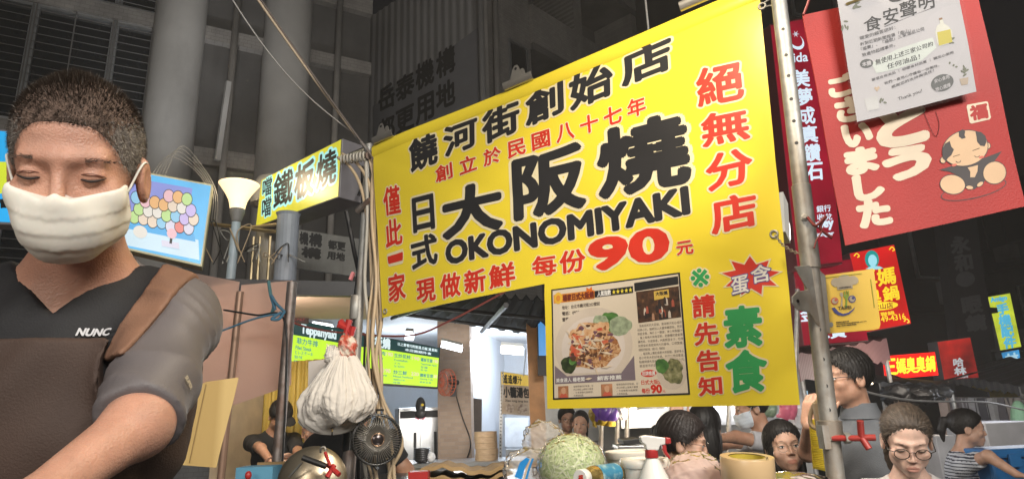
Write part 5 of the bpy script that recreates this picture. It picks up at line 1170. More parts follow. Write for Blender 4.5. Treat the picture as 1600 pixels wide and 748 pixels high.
# bulldog clips biting the hem
clipm = mat('brushed clip', (.50, .48, .45), rough=.35, metal=.8, var=.08)
for px, py, lb in ((604, 216, 'silver bulldog clip at the end of the hem by the wire wrapped pole'), (812, 128, 'silver bulldog clip at the middle of the banner hem'), (1098, 2, 'silver bulldog clip near the perforated pole end of the hem')):
    q = BN.hit(px, py); s0 = unit(TR - TL); u_ = BN.u * s0[0] + BN.v * s0[1]; v_ = BN.v * s0[0] - BN.u * s0[1]; n_ = BN.n; P = BN.pt(q[0], q[1], .004)
    T = thing('bulldog_clip', lb, 'clip', P)
    Mx = np.stack([u_, v_, n_], 1); Lx = .060 if px < 700 else .064
    k = MB()
    k.grid(np.array([[P + Mx @ np.array([x, y, z]) for y, z in ((-.012, .004), (-.013, .009), (-.010, .014), (-.002, .016), (.004, .020), (.010, .018))] for x in (-Lx, -Lx * .3, Lx * .3, Lx)])); o = k.build('jaw', clipm, T, True); solid(o, .0025)
    k = MB(); pts = [(-.028, .006), (-.024, .022), (-.016, .045), (-.006, .058), (.006, .058), (.013, .048), (.018, .028), (.028, .006)]
    k.prism([P + Mx @ np.array([x, y, .020]) for x, y in pts], n_ * .002); k.build('lever', clipm, T)
    k = MB(); k.prism([P + Mx @ np.array([x * .8 + .012, y * .85, .002]) for x, y in pts], -n_ * .002); k.build('lever', clipm, T)
    k = MB(); k.lathe([(.0055, 0), (.0055, .001)], P + Mx @ np.array([0, .044, .0225]), 12, Mx); k.build('hole', black, T)
    k = MB(); k.tube([P + Mx @ np.array([-.02, .010, .016]), P + Mx @ np.array([.02, .010, .016])], .005, 8); k.build('spring', steel, T)

# ---------------------------------------------------------------- the two poles
lp_, plo, phi = post('pole', 'slim bare metal pole wound with beige cables beside the banner', 577, 230, 545, 748, 2.62, .018, steel, 'pole', 0, at(577, 226, 2.62)[2])
dv = unit(phi - plo)
k = MB(); c_ = at(556, 480, 2.62); k.lathe([(.021, -.05), (.024, -.045), (.024, .045), (.021, .05)], c_, 16, basis(dv)); k.build('sleeve', steel, lp_, auto=40)
k = MB(); c_ = at(549, 640, 2.62); k.lathe([(.021, -.16), (.027, -.15), (.027, -.02), (.034, -.01), (.034, .14), (.030, .16), (.021, .16)], c_, 16, basis(dv)); k.build('cord_grip', black, lp_, auto=40)
k = MB(); c_ = at(546, 715, 2.62); k.lathe([(.021, -.2), (.026, -.2), (.026, .03), (.021, .03)], c_, 16, basis(dv)); k.build('lower_sleeve', rusty, lp_, auto=40)
k = MB(); k.tube([at(541, 248, 2.75), at(577, 243, 2.58)], .017, 10); tag(k.build('clamp_pipe', rusty), 'short rusty pipe clamped across the top of the cable wound pole', 'pipe')
k = MB(); k.tube([at(558, 330, 2.60), at(579, 312, 2.56)], .013, 8); tag(k.build('clamp_stub', rusty), 'short metal stub clamped on the cable wound pole', 'clamp')
# beige cables
paths = [[(528, 246, 2.7), (548, 262, 2.64), (566, 300, 2.6), (578, 380, 2.58), (582, 500, 2.58), (585, 600, 2.57), (602, 690, 2.55), (612, 760, 2.55)],
         [(534, 240, 2.7), (560, 258, 2.62), (580, 300, 2.58), (588, 400, 2.57), (590, 500, 2.57), (596, 600, 2.56), (585, 700, 2.55), (590, 760, 2.55)],
         [(575, 236, 2.6), (585, 300, 2.57), (584, 420, 2.56), (574, 520, 2.56), (580, 640, 2.56), (566, 690, 2.55), (580, 740, 2.55), (582, 770, 2.55)],
         [(580, 240, 2.6), (592, 330, 2.56), (592, 430, 2.55), (596, 500, 2.55), (588, 560, 2.55), (600, 640, 2.54), (612, 700, 2.54), (618, 770, 2.54)],
         [(572, 250, 2.6), (574, 340, 2.57), (570, 440, 2.57), (577, 520, 2.57), (571, 600, 2.57), (566, 680, 2.56), (575, 770, 2.56)],
         [(583, 250, 2.6), (581, 340, 2.55), (588, 440, 2.54), (582, 540, 2.54), (597, 620, 2.54), (628, 690, 2.54), (610, 735, 2.54), (606, 770, 2.54)]]
for i, p in enumerate(paths):
    k = MB(); k.tube(spline([at(*q) for q in p], 10), .0072 if i != 2 else .005, 8)
    tag(k.build('cable', cable_m if i != 4 else mat('grey white cable', (.45, .43, .38)), smooth=True), ['beige cable arching off the clamp pipe to the pole, outermost loop', 'beige cable from the clamp pipe running behind the fan', 'thin beige cable closest to the metal pole', 'beige cable hugging the banner edge down to the fan', 'greyish cable hidden between the beige cables', 'beige cable looping wide around the small fan'][i], 'cable', 'cables down the pole')
k = MB()
for i in range(8): k.tube([at(534 + i * 5, 250 - i * .8, 2.66 - i * .012) + np.array([.0, .019 * math.sin(t), .019 * math.cos(t)]) for t in np.linspace(0, 2 * math.pi, 13)], .0045, 5, False)
tag(k.build('cable_winding', mat('grey white cable', (.45, .43, .38)), smooth=True), 'pale cable wound around the short clamp pipe', 'cable')
k = MB(); k.tube(spline([at(566, 260, 2.66), at(566, 330, 2.66), at(560, 420, 2.66), at(552, 500, 2.67), at(562, 600, 2.66), at(560, 760, 2.66)]), .007, 6); tag(k.build('cable', black, smooth=True), 'black cable taped behind the cable wound pole', 'cable')
# guy ropes to the pole top
for i, (p, q, r_, mt, lb) in enumerate((((404, -2), (556, 212), .0055, mat('tan rope', (.45, .36, .26), rough=.7), 'taut tan rope running up from the pole top'), ((396, -20), (572, 232), .0045, mat('dark rope', (.12, .10, .09), rough=.8), 'dark rope beside the taut tan one'), ((382, 0), (548, 205), .003, mat('pale wire', (.32, .31, .30)), 'thin slack pale wire beside the ropes'))):
    a, b = at(*p, 2.3), at(*q, 2.6); a = a + (a - b) * .4; n = 24; P = a + (b - a) * np.linspace(0, 1, n)[:, None]; P[:, 2] -= (.012 if i < 2 else .10) * np.sin(np.linspace(0, math.pi, n)); k = MB(); k.tube(P, r_, 6); tag(k.build('guy_rope', mt, smooth=True), lb, 'rope')
k = MB(); k.tube([at(556, 212, 2.6), at(588, 252, 2.56)], .008, 6); tag(k.build('hook_rod', rusty), 'rusty hook rod joining the ropes to the pole top', 'hook')
k = MB(); k.tube(spline([at(601, 486, 2.58), at(596, 490, 2.57), at(594, 500, 2.56), at(590, 520, 2.57), at(592, 526, 2.57)]), .003, 5); tag(k.build('hook', steel, smooth=True), 'wire hook through the lower grommet of the banner', 'hook')
# right perforated pole
rp, rlo, rhi = post('perforated_pole', 'perforated galvanised pole on the far end of the banner', 1217, 0, 1306, 748, 1.50, .0195, steel, 'pole', 0, 2.9, 20)
dv = unit(rhi - rlo); tow = unit((CAM - at(1262, 374, 1.5)) * [1, 1, 0]); tow = unit(tow - (tow @ dv) * dv)
sx_ = np.cross(dv, tow); hd = unit(tow * .97 + sx_ * .0)
k = MB(); holes = MB()
for py in (52, 92, 124, 160, 194, 228, 300, 516, 562, 603, 640):
    px = 1217 + 89 * py / 748 + (1 if py < 400 else 2)
    c_ = at(px, py, 1.5) + hd * .0190; holes.lathe([(.0045, 0), (.0045, .0012)], c_, 12, basis(hd))
holes.build('punched_hole', black, rp)
def onp(py, off=0.0): return at(1217 + 89 * py / 748, py, 1.5) + hd * off
k = MB(); k.lathe([(.0205, -.12), (.0225, -.118), (.0225, .09), (.0205, .092)], onp(345), 20, basis(dv)); k.build('sleeve', steel, rp, auto=40)
k = MB(); k.lathe([(.009, 0), (.009, .008), (.005, .009), (.005, .014)], onp(344, .021), 6, basis(hd)); k.build('bolt', steel, rp)
# thin arm plate with a round ear (folding bracket)
Pp = Plane(onp(470, .0225), (1, 0.30)); T = thing('bracket', 'flat metal bracket with a rounded ear on the perforated pole', 'bracket', onp(500))
k = sheet(Pp, [(1242, 416), (1272, 413), (1290, 430), (1298, 520), (1290, 520), (1276, 505), (1266, 488), (1247, 484), (1238, 473), (1238, 463), (1246, 455), (1262, 452)], .004); bevel(k.build('plate', steel, T), .0015)
k = MB(); q = Pp.at(1246, 470, .001); k.lathe([(.004, 0), (.004, .001)], q, 10, basis(Pp.n)); k.build('hole', black, T)
# lower clamp and the red T handle
k = MB(); k.lathe([(.0205, -.022), (.0265, -.020), (.0265, .020), (.0205, .022)], onp(672), 20, basis(dv)); T = tag(k.build('clamp_collar', mat('clamp steel', (.40, .37, .33), rough=.45, metal=.7, grime=(.25, .17, .10)), auto=40), 'steel collar clamped low on the perforated pole', 'clamp')
k = MB(); k.box(at(1287, 682, 1.49), (.014, .03, .05)); k.build('lug', steel, T)
hb = at(1322, 684, 1.46); T = thing('screw_clamp', 'worn red three armed screw handle on the pole clamp', 'clamp', hb)
k = MB(); k.tube([at(1300, 684, 1.48), at(1345, 684, 1.45)], .0065, 10); k.build('spindle', red, T); k = MB(); k.lathe([(.012, 0), (.012, .012)], at(1319, 684, 1.468), 6, basis((1, 0, 0))); k.build('nut', steel, T)
for p in ((1344, 657), (1358, 701), (1368, 683)):
    k = MB(); k.tube([at(1346, 683, 1.45), at(*p, 1.44)], [.0070, .0070], 10); o = k.build('arm', red, T, auto=40)
# chain from the banner grommet to the pole
T = thing('chain', 'short steel chain linking the banner to the perforated pole', 'chain', at(1225, 375, 1.56))
cpts = spline([at(1211, 367, 1.58), at(1222, 381, 1.56), at(1238, 392, 1.54), at(1256, 398, 1.50)], 5)
for i in range(len(cpts) - 1):
    a, b = cpts[i], cpts[i + 1]; Mx = basis(b - a, (0, 0, 1) if i % 2 else (.6, .8, .2)); L = np.linalg.norm(b - a) * .62
    k = MB(); k.tube([(a + b) / 2 + Mx @ np.array([.0035 * math.cos(t), 0, L * math.sin(t)]) for t in np.linspace(0, 2 * math.pi, 13)], .0014, 5, False); k.build('link', steel, T, True)
# dark red wire twist on the pole
k = MB(); k.tube(spline([at(1262, 340, 1.47), at(1275, 352, 1.44), at(1290, 338, 1.44), at(1282, 356, 1.44), at(1300, 372, 1.44)]), .0035, 6); k.tube(spline([at(1270, 352, 1.45), at(1284, 360, 1.44), at(1276, 375, 1.44), at(1272, 388, 1.44)]), .002, 5); tag(k.build('wire_twist', mat('maroon wire', (.22, .03, .03), rough=.5), smooth=True), 'maroon wire twisted around the perforated pole', 'wire')
k = MB(); k.tube(spline([at(1178, 20, 1.6), at(1195, 4, 1.58), at(1214, -4, 1.55), at(1222, 12, 1.52)]), .0025, 5); k.tube(spline([at(1180, 16, 1.6), at(1200, 10, 1.57), at(1216, 8, 1.52)]), .002, 5); tag(k.build('tie_wire', mat('pale wire', (.32, .31, .30)), smooth=True), 'pale wire tying the banner top to the perforated pole', 'wire')
# yellow card in the bracket
YC = Plane(at(1330, 470, 1.50), (1, -.05)); T = thing('card', 'yellow plastic card with chef hat face emblem held by the bracket', 'card', YC.at(1335, 515))
cs = [(1287, 430), (1355, 421), (1364, 419), (1366, 424), (1376, 506), (1374, 513), (1366, 515), (1294, 521)]
bevel(sheet(YC, cs, .002).build('sheet', mat('card yellow', (.74, .50, .07), rough=.35, var=.05), T), .0005)
k = MB(); grey = mat('print warm grey', (.42, .36, .26)); dkb = mat('print navy', (.05, .06, .22)); grn = mat('print leaf green', (.22, .34, .04)); 
for cx, cy, rx, ry in ((1306, 441, 8, 7), (1319, 436, 10, 7), (1332, 438, 9, 7)): poly(k, YC, disc_pts(cx, cy, rx, ry), .0008 + cx * 1e-7, 0)
poly(k, YC, [(1307, 441), (1331, 438), (1332, 450), (1308, 453)], .0012, 0)
for cx, cy, m_ in ((1304, 470, 3), (1331, 467, 1)): poly(k, YC, disc_pts(cx, cy, 5.8, 5.8), .0009, m_); poly(k, YC, disc_pts(cx, cy, 4.4, 4.4), .0013, 0); poly(k, YC, disc_pts(cx + 1.5, cy - 1.5, 2.2, 2.2), .0017, m_)
sm = [(1300 + 36 * t, 480 + 26 * math.sin(math.pi * min(.5, t * .62 + .05)) - 22 * max(0, t - .5) * 1.2 + (0)) for t in np.linspace(0, 1, 14)]
poly(k, YC, [(1299, 481), (1303, 488), (1309, 492), (1317, 493.5), (1326, 491), (1333, 485), (1336, 479), (1331, 484), (1325, 488), (1317, 490), (1310, 487), (1304, 480)], .0011, 1)
poly(k, YC, [(1313, 479), (1314.5, 464), (1312, 461), (1312, 457), (1316, 457), (1317, 461), (1315.8, 464), (1315.8, 478)], .0011, 0)
poly(k, YC, [(1320, 480), (1321, 467), (1318, 463), (1318, 455), (1319.5, 455), (1320, 461), (1321.3, 461), (1321.3, 454), (1322.5, 454), (1322.8, 460.5), (1324, 460.5), (1324, 454), (1325.5, 454), (1326, 462), (1323.5, 466.5), (1323, 480)], .0015, 2)
k.build('emblem', [grey, dkb, grn, mat('print card red', (.50, .10, .05))], T)
k = MB(); lay(k, YC, 'TAIPEI', [(1309, 479), (1329, 477), (1329.6, 482), (1309.6, 484)], .02, .0019); lay(k, YC, '台北市政府衛生局', [(1310, 449), (1329, 446.6), (1329.3, 448.6), (1310.3, 451)], .01, .0019); lay(k, YC, '餐飲衛生管理分級', [(1306, 502.5), (1326, 500.4), (1326, 502.4), (1306, 504.5)], .03, .0012)
lay(k, YC, '台北市政府衛生局食品藥物管理處 AIPEI CITY', [(1306, 505.5), (1354, 500.5), (1354, 502.3), (1306, 507.3)], .02, .0012); lay(k, YC, '有效期限', [(1306, 508.5), (1338, 505), (1338, 507), (1306, 510.5)], .02, .0012); k.build('lettering', mat('print black', (.012, .012, .012)), T)
k = MB(); poly(k, YC, disc_pts(1298, 507, 3.6, 3.9), .001); k.build('seal', mat('silver seal', (.4, .4, .38), rough=.3, metal=.7), T)
k = MB()
for p, q in (((1288, 434), (1346, 427)), ((1360, 436), (1366, 480))): a, b = YC.at(*p, .0012), YC.at(*q, .0012); k.tube([a, b], .0006, 4)
k.build('border_line', grn, T)

# ---------------------------------------------------------------- red cloth sign with the sheet of paper
RS = Plane(at(1420, 200, 1.10), (1, -.10), wave=lambda u, v: .002 * np.sin(u * 22 + v * 9) + .0025 * np.sin(v * 17)); RS.hs = .4
T = thing('red_sign', 'red hanging sign with white Japanese characters and a seated figure', 'sign', RS.at(1450, 360))
rc = [RS.hit(*p) for p in ((1255, 22), (1524, -30), (1603, 322), (1320, 384))]; k = MB(); s, t = np.meshgrid(np.linspace(0, 1, 26), np.linspace(0, 1, 30)); s = s[..., None]; t = t[..., None]
q = (rc[0] * (1 - s) + rc[1] * s) * (1 - t) + (rc[3] * (1 - s) + rc[2] * s) * t; k.grid(RS.pt(q[..., 0], q[..., 1])); o = k.build('cloth', mat('red cloth', (.38, .012, .008), rough=.6, var=.10, vscale=6, bump=.12, bscale=320), T, True); solid(o, .0025, 1)
ck = mat('print ivory', (.72, .60, .45), rough=.6); k = MB()
for s_, x, y, w_, h_ in (('ご', 1314, 134, 36, 30), ('ざ', 1328, 169, 40, 36), ('い', 1340, 210, 40, 30), ('ま', 1347, 250, 44, 36), ('し', 1358, 291, 40, 36), ('た', 1366, 332, 46, 38)):
    lay(k, RS, s_, [(x - w_ / 2 - 3, y - h_ / 2 + 4), (x + w_ / 2 - 3, y - h_ / 2 - 4), (x + w_ / 2 + 3, y + h_ / 2 - 4), (x - w_ / 2 + 3, y + h_ / 2 + 4)], .075, .0012)
for s_, x, y, w_, h_ in (('と', 1409, 194, 66, 56), ('う', 1418, 252, 62, 44)): lay(k, RS, s_, [(x - w_ / 2 - 3, y - h_ / 2 + 7), (x + w_ / 2 - 3, y - h_ / 2 - 5), (x + w_ / 2 + 3, y + h_ / 2 - 5), (x - w_ / 2 + 3, y + h_ / 2 + 7)], .075, .0012)
k.build('lettering', ck, T)
k = MB(); poly(k, RS, [(1509, 168), (1510, 165), (1540, 159), (1543, 160), (1548, 184), (1546, 187), (1517, 194), (1514, 192)], .0010, 0); lay(k, RS, '福', [(1514, 168), (1540, 162.5), (1543, 184), (1517, 189)], .055, .0016, .0003, 1); k.build('stamp', [ck, mat('red cloth', (.5, .03, .02))], T)
# a plain seated child in a dark robe, as printed on the cloth
pk = mat('print peach', (.66, .44, .26), rough=.6); pd = mat('print charcoal', (.045, .035, .035), rough=.6); rose = mat('print rose', (.60, .14, .09), rough=.6); k = MB()
ro = -.22
poly(k, RS, disc_pts(1522, 296, 52, 14, 30, ro), .0008, 1); poly(k, RS, disc_pts(1522, 296, 50.5, 12.6, 30, ro), .0011, 3)
poly(k, RS, [(1468, 265), (1492, 258), (1540, 246), (1566, 236), (1557, 248), (1545, 262), (1538, 284), (1522, 296), (1508, 294), (1497, 274), (1484, 268)], .0014, 1)
for cx, cy, rx, ry, rr in ((1489, 288, 19, 14.5, .2), (1554, 270, 18, 17, -.5)): poly(k, RS, disc_pts(cx, cy, rx + 1.2, ry + 1.2, 24, rr), .0017, 1); poly(k, RS, disc_pts(cx, cy, rx, ry, 24, rr), .0020, 0)
for cx, cy, rr in ((1515, 293, .1), (1531, 288, -.6)): poly(k, RS, disc_pts(cx, cy, 6.4, 3.6, 14, rr), .0023, 1); poly(k, RS, disc_pts(cx, cy, 5.4, 2.8, 14, rr), .0025, 0)
poly(k, RS, [(1512, 262), (1528, 258), (1527, 268), (1523, 277), (1516, 277), (1516, 268)], .0018, 0)
for cx, cy in ((1474, 250), (1543, 228)): poly(k, RS, disc_pts(cx, cy, 5, 5.5), .0019, 1); poly(k, RS, disc_pts(cx, cy, 4, 4.5), .0021, 0)
poly(k, RS, disc_pts(1508, 232, 36.5, 28, 34, ro), .0024, 1); poly(k, RS, disc_pts(1508, 232, 35.3, 26.8, 34, ro), .0027, 0)
poly(k, RS, [(1473, 247), (1472, 234), (1476, 225), (1483, 221), (1486, 230), (1490, 234), (1486, 243), (1481, 247), (1478, 252)], .0030, 1); poly(k, RS, [(1523, 206), (1532, 207), (1539, 213), (1541, 222), (1538, 229), (1531, 228), (1526, 222), (1525, 215)], .0030, 1)
poly(k, RS, [(1497, 206), (1503, 203), (1507, 206), (1506, 212), (1508, 216), (1502, 218), (1497, 214)], .0030, 1)
for cx, cy in ((1491, 258), (1533, 246)): poly(k, RS, disc_pts(cx, cy, 4.2, 2.1, 12, ro), .0030, 2)
k.build('figure_print', [pk, pd, rose, mat('red cloth', (.5, .03, .02))], T)
k = MB()
for cx, cy in ((1497, 251), (1526, 243)): k.tube([RS.at(cx + 3.8 * math.cos(t), cy + 3.0 * math.sin(t), .0033) for t in np.linspace(.2, math.pi - .3, 9)], .0006, 5)
for p, q in (((1489, 245), (1499, 242)), ((1519, 236), (1530, 232))): k.tube([RS.at(*p, .0033), RS.at(*q, .0033)], .0005, 5)
k.build('face_lines', pd, T)
k = MB(); k.tube(spline([RS.at(1440, 172, .003), RS.at(1452, 200, .004), RS.at(1462, 214, .003), RS.at(1466, 196, .003), RS.at(1460, 176, .003)], 6), .0004, 4); tag(k.build('thread', black), 'loose black thread dangling on the red sign', 'thread')
k = MB(); k.tube(spline([at(1255, 24, 1.09), at(1262, 6, 1.09), at(1270, -25, 1.09)]), .0025, 5); k.tube(spline([at(1524, -22, 1.09), at(1528, -40, 1.09)]), .0025, 5); tag(k.build('string', mat('maroon cord', (.25, .03, .03)), smooth=True), 'maroon string holding up the red sign', 'string')
# the paper in its clear sleeve
PS = Plane(at(1420, 90, 1.075), (1, -.10), wave=lambda u, v: .0012 * np.sin(u * 30) + .001 * np.sin(v * 26 + u * 12)); PS.hs = .35
T = thing('notice', 'white food safety notice in a clear sleeve on the red sign', 'notice', PS.at(1430, 170))
cs = [(1306, -12), (1490, -52), (1526, 143), (1339, 191)]; pc = [np.array(PS.hit(*p)) for p in cs]
def pq(u, v): return (pc[0] * (1 - u) + pc[1] * u) * (1 - v) + (pc[3] * (1 - u) + pc[2] * u) * v
k = MB(); s, t = np.meshgrid(np.linspace(0, 1, 16), np.linspace(0, 1, 16)); q = np.array([[pq(s[i, j], t[i, j]) for j in range(16)] for i in range(16)]); k.grid(PS.pt(q[..., 0], q[..., 1])); o = k.build('paper', mat('white paper', (.44, .43, .45), rough=.7, var=.03), T, True); solid(o, .0006, 1)
ink = mat('print ink', (.02, .02, .022)); ink2 = mat('print grey ink', (.10, .10, .11)); k = MB()
for s_, q_ in (('食', [(1349, 30), (1376, 22), (1378, 46), (1351, 50)]), ('安', [(1379, 16), (1402, 10), (1404, 34), (1381, 40)]), ('聲', [(1405, 6), (1430, -2), (1432, 24), (1407, 30)]), ('明', [(1434, -6), (1458, -14), (1460, 12), (1436, 18)])): lay(k, PS, s_, q_, .012, .0012)
k.tube([PS.at(1382, 42, .0014), PS.at(1460, 12, .0014)], .0005, 4)
k.build('heading', ink, T)
k = MB()
for s_, x0, y0, x1, y1, hh in (('親愛的顧客您好：', 1343, 63, 1398, 46, 5.5), ('針對近期新聞報導「泰山」、', 1344, 72, 1428, 49, 5.5), ('「福壽」、「福懋」三家油品公司', 1345, 80, 1442, 49, 5.5), ('致癌物超標事件。', 1347, 89, 1398, 73, 5.5),
                       ('嚴選合格油品 ｜ 把關食材品質 ｜ 讓安心使用', 1362, 127, 1488, 85, 4.5), ('我們一直用心守護每一份美味，', 1382, 132, 1466, 105, 4.5), ('感謝您的支持與信任！', 1393, 138, 1458, 113, 4.5)): lay(k, PS, s_, [(x0, y0 - hh), (x1, y1 - hh), (x1 + 1, y1), (x0 + 1, y0)], .006, .0012)
k.build('body_text', ink2, T)
k = MB(); poly(k, PS, [(1362, 98), (1400, 78), (1456, 60), (1462, 76), (1440, 95), (1400, 108), (1370, 114)], .0008, 0); poly(k, PS, disc_pts(1354.5, 99, 10.5, 7, 20, -.15), .0012, 1); poly(k, PS, disc_pts(1472, 130, 18, 13, 24, -.3), .0012, 1)
poly(k, PS, [(1460, 52), (1463, 42), (1468, 38), (1467, 31), (1472, 30), (1474, 38), (1481, 42), (1487, 50), (1488, 68), (1466, 74), (1463, 68)], .0010, 2); poly(k, PS, [(1463, 52), (1484, 47), (1487, 67), (1466, 73)], .0014, 3); poly(k, PS, [(1467, 33), (1466, 30), (1471, 28.5), (1472, 31.5)], .0016, 4)
poly(k, PS, [(1499, 124), (1513, 121), (1512, 132), (1502, 134)], .0012, 5)
r_ = random.Random(2)
for cx, cy, n_, sc_, an0 in ((1507, 116, 8, 9, -1.6), (1334, 14, 9, 12, -1.1), (1322, 38, 5, 9, 2.2), (1480, 66, 7, 8, -.6), (1486, 105, 3, 5, -.5), (1378, 160, 4, 7, -.5)):
    for i in range(n_):
        a_ = an0 + r_.uniform(-1.1, 1.1); px, py = cx + r_.uniform(-.3, .9) * sc_ * math.cos(an0) + r_.uniform(-3, 3), cy + r_.uniform(-.3, .9) * sc_ * math.sin(an0) + r_.uniform(-3, 3)
        poly(k, PS, disc_pts(px + 3.5 * math.cos(a_), py + 3.5 * math.sin(a_), sc_ * .42, 1.5, 10, a_), .0010 + i * 2e-5, 6)
for cx, cy in ((1371, 139),): poly(k, PS, [(cx, cy + 4), (cx - 4.5, cy - 1), (cx - 3.5, cy - 4), (cx - .5, cy - 2.5), (cx + 2, cy - 5), (cx + 4.5, cy - 2.5)], .001, 7)
poly(k, PS, [(1350, 155), (1372, 149), (1374, 170), (1355, 174)], .0010, 8)
k.build('drawings', [mat('print sage', (.48, .52, .49)), mat('print slate', (.075, .08, .08)), mat('print glass', (.50, .50, .44)), mat('print oil', (.42, .36, .05)), mat('print cork', (.22, .13, .07)), mat('print pot', (.36, .29, .22)), mat('print olive leaf', (.12, .13, .09)), mat('print tan heart', (.45, .34, .24)), mat('print pale grey', (.46, .46, .46))], T)
k = MB(); lay(k, PS, '無使用上述三家公司的', [(1368, 93), (1456, 66), (1457, 73), (1369, 102)], .012, .0014); lay(k, PS, '任何油品！', [(1386, 100), (1436, 85), (1437, 93), (1387, 108)], .012, .0014); lay(k, PS, 'Thank you!', [(1403, 152), (1440, 139), (1441, 146), (1405, 159)], .0, .0012); k.build('main_text', ink, T)
k = MB(); lay(k, PS, '本攤', [(1347, 97.5), (1361, 94.5), (1362, 101), (1348, 104)], .03, .0018); lay(k, PS, '安心食用', [(1459, 125), (1482, 117), (1483, 123), (1460, 131)], .02, .0018); lay(k, PS, '放心選擇', [(1461, 138), (1484, 130), (1485, 136), (1462, 144)], .02, .0018); poly(k, PS, disc_pts(1401, -2, 12, 5, 20, -.2), .0014, 1); k.build('badge_text', [mat('white paper', (.6, .6, .6)), ink], T)
k = MB(); q = np.array([PS.hit(*p) for p in ((1302, -14), (1496, -56), (1531, 147), (1335, 197))]); P = [PS.pt(a_, b_, .0035) for a_, b_ in q]; n_ = 14
g = np.array([[(P[0] * (1 - s) + P[1] * s) * (1 - t) + (P[3] * (1 - s) + P[2] * s) * t + PS.n * .0015 * math.sin(s * 9 + t * 7) for s in np.linspace(0, 1, n_)] for t in np.linspace(0, 1, n_)]); k.grid(g); k.build('clear_sleeve', film('clear sleeve', (.8, .8, .8), .97, .08, .02, .0), T, True)
k = MB(); q = PS.at(1340, 3, .004); k.tube([PS.at(1322, 8, .004), PS.at(1362, -8, .004)], .0028, 8); tag(k.build('clip', mat('gold clip', (.55, .42, .18), rough=.3, metal=.9)), 'golden clip on the top edge of the white notice', 'clip')
def crinkle(c_, rad, amp, seed, n=(90, 60), neck=None):
    r = np.random.default_rng(seed); nu_, nv_ = n; V = np.zeros((nv_, nu_ + 1, 3)); th = np.linspace(0, 2 * math.pi, nu_ + 1); ph = np.linspace(.02, math.pi - .02, nv_)
    T_, P_ = np.meshgrid(th, ph); D_ = np.stack([np.sin(P_) * np.cos(T_), np.sin(P_) * np.sin(T_), np.cos(P_)], -1); q = np.zeros_like(T_)
    for i in range(14):
        a_ = r.normal(0, 1, 3); a_ /= np.linalg.norm(a_); f = r.uniform(2.5, 8); q += (1 - np.abs(np.sin(D_ @ a_ * f + r.uniform(0, 6)))) ** 3 * r.uniform(.4, 1)
    rr = 1 + amp * (q / 4 - .5); V = D_ * rr[..., None] * np.asarray(rad)
    if neck is not None: s_ = np.clip((D_[..., 2:] - .55) / .45, 0, 1) ** 2; V = V + s_ * np.asarray(neck)
    return V + c_
crinkle0 = crinkle
# ---------------------------------------------------------------- lit signs along the street
S_ = glow('sign crimson', (.26, .004, .018), 1.0, True, .3, 2.5)
sc_case = mat('dark red case', (.10, .012, .016), rough=.4)
L1 = Plane(at(1255, 250, 5.4), (1, .25)); cs = [(1203, 38), (1275, 24), (1317, 412), (1246, 420)]
T = lightbox('lightbox', 'tall dark red lightbox with white characters behind the perforated pole', L1, cs, .22, S_, sc_case, .01)
wgl = glow('sign cold white', (.72, .86, .98), .95, True, .05); k = MB()
for i, s_ in enumerate('美夢成真鑽石'):
    x, y = 1250 + i * 4.2, 124 + i * 29; lay(k, L1, s_, [(x - 12, y - 13), (x + 13, y - 15), (x + 15, y + 11), (x - 10, y + 13)], .03, .004)
k.build('lettering', wgl, T)
k = MB(); c0 = np.array(L1.hit(1244, 66)); tt = np.linspace(-.25, 1.15, 12) * math.pi
o_ = [c0 + .085 * np.array([math.cos(-t), math.sin(-t)]) for t in tt]; i_ = [c0 + np.array([.0, .018]) + .070 * np.array([math.cos(-t), math.sin(-t)]) for t in tt[::-1]]
for j in range(len(tt) - 1): poly(k, L1, [o_[j], o_[j + 1], i_[len(tt) - 2 - j], i_[len(tt) - 1 - j]], .004, uv=True)
for a_ in np.arange(6) * math.pi / 3: poly(k, L1, [(1243 + 1.0 * math.cos(a_ + .8), 54 + 1.0 * math.sin(a_ + .8)), (1243 + 6 * math.cos(a_), 54 + 6 * math.sin(a_)), (1243 + 1.0 * math.cos(a_ - .8), 54 + 1.0 * math.sin(a_ - .8))], .0042)
lay(k, L1, 'ida', [(1239, 84), (1261, 82), (1262, 96), (1240, 98)], .02, .004); k.build('logo', wgl, T)
k = MB(); lay(k, L1, '銀行', [(1275, 322), (1297, 320), (1298, 330), (1276, 332)], .02, .004); lay(k, L1, '收兌', [(1276, 335), (1299, 333), (1300, 343), (1277, 345)], .02, .004); lay(k, L1, '台外', [(1250, 326), (1262, 325), (1264, 346), (1252, 347)], .02, .004); lay(k, L1, 'money', [(1254, 349), (1301, 345), (1302, 358), (1256, 362)], .05, .004); lay(k, L1, 'exchanger', [(1256, 365), (1302, 361), (1303, 369), (1257, 373)], .04, .004); k.build('small_lettering', wgl, T)
L1b = Plane(at(1300, 480, 5.6), (1, .2)); T = lightbox('lightbox', 'wide dark red lightbox with white characters low behind the yellow card', L1b, [(1238, 416), (1330, 404), (1357, 532), (1256, 540)], .22, S_, sc_case, .01)
k = MB(); lay(k, L1b, '金', [(1250, 482), (1275, 480), (1276, 500), (1251, 502)], .03, .004); lay(k, L1b, '珠寶', [(1268, 510), (1320, 505), (1322, 526), (1270, 531)], .03, .004); k.build('lettering', wgl, T)
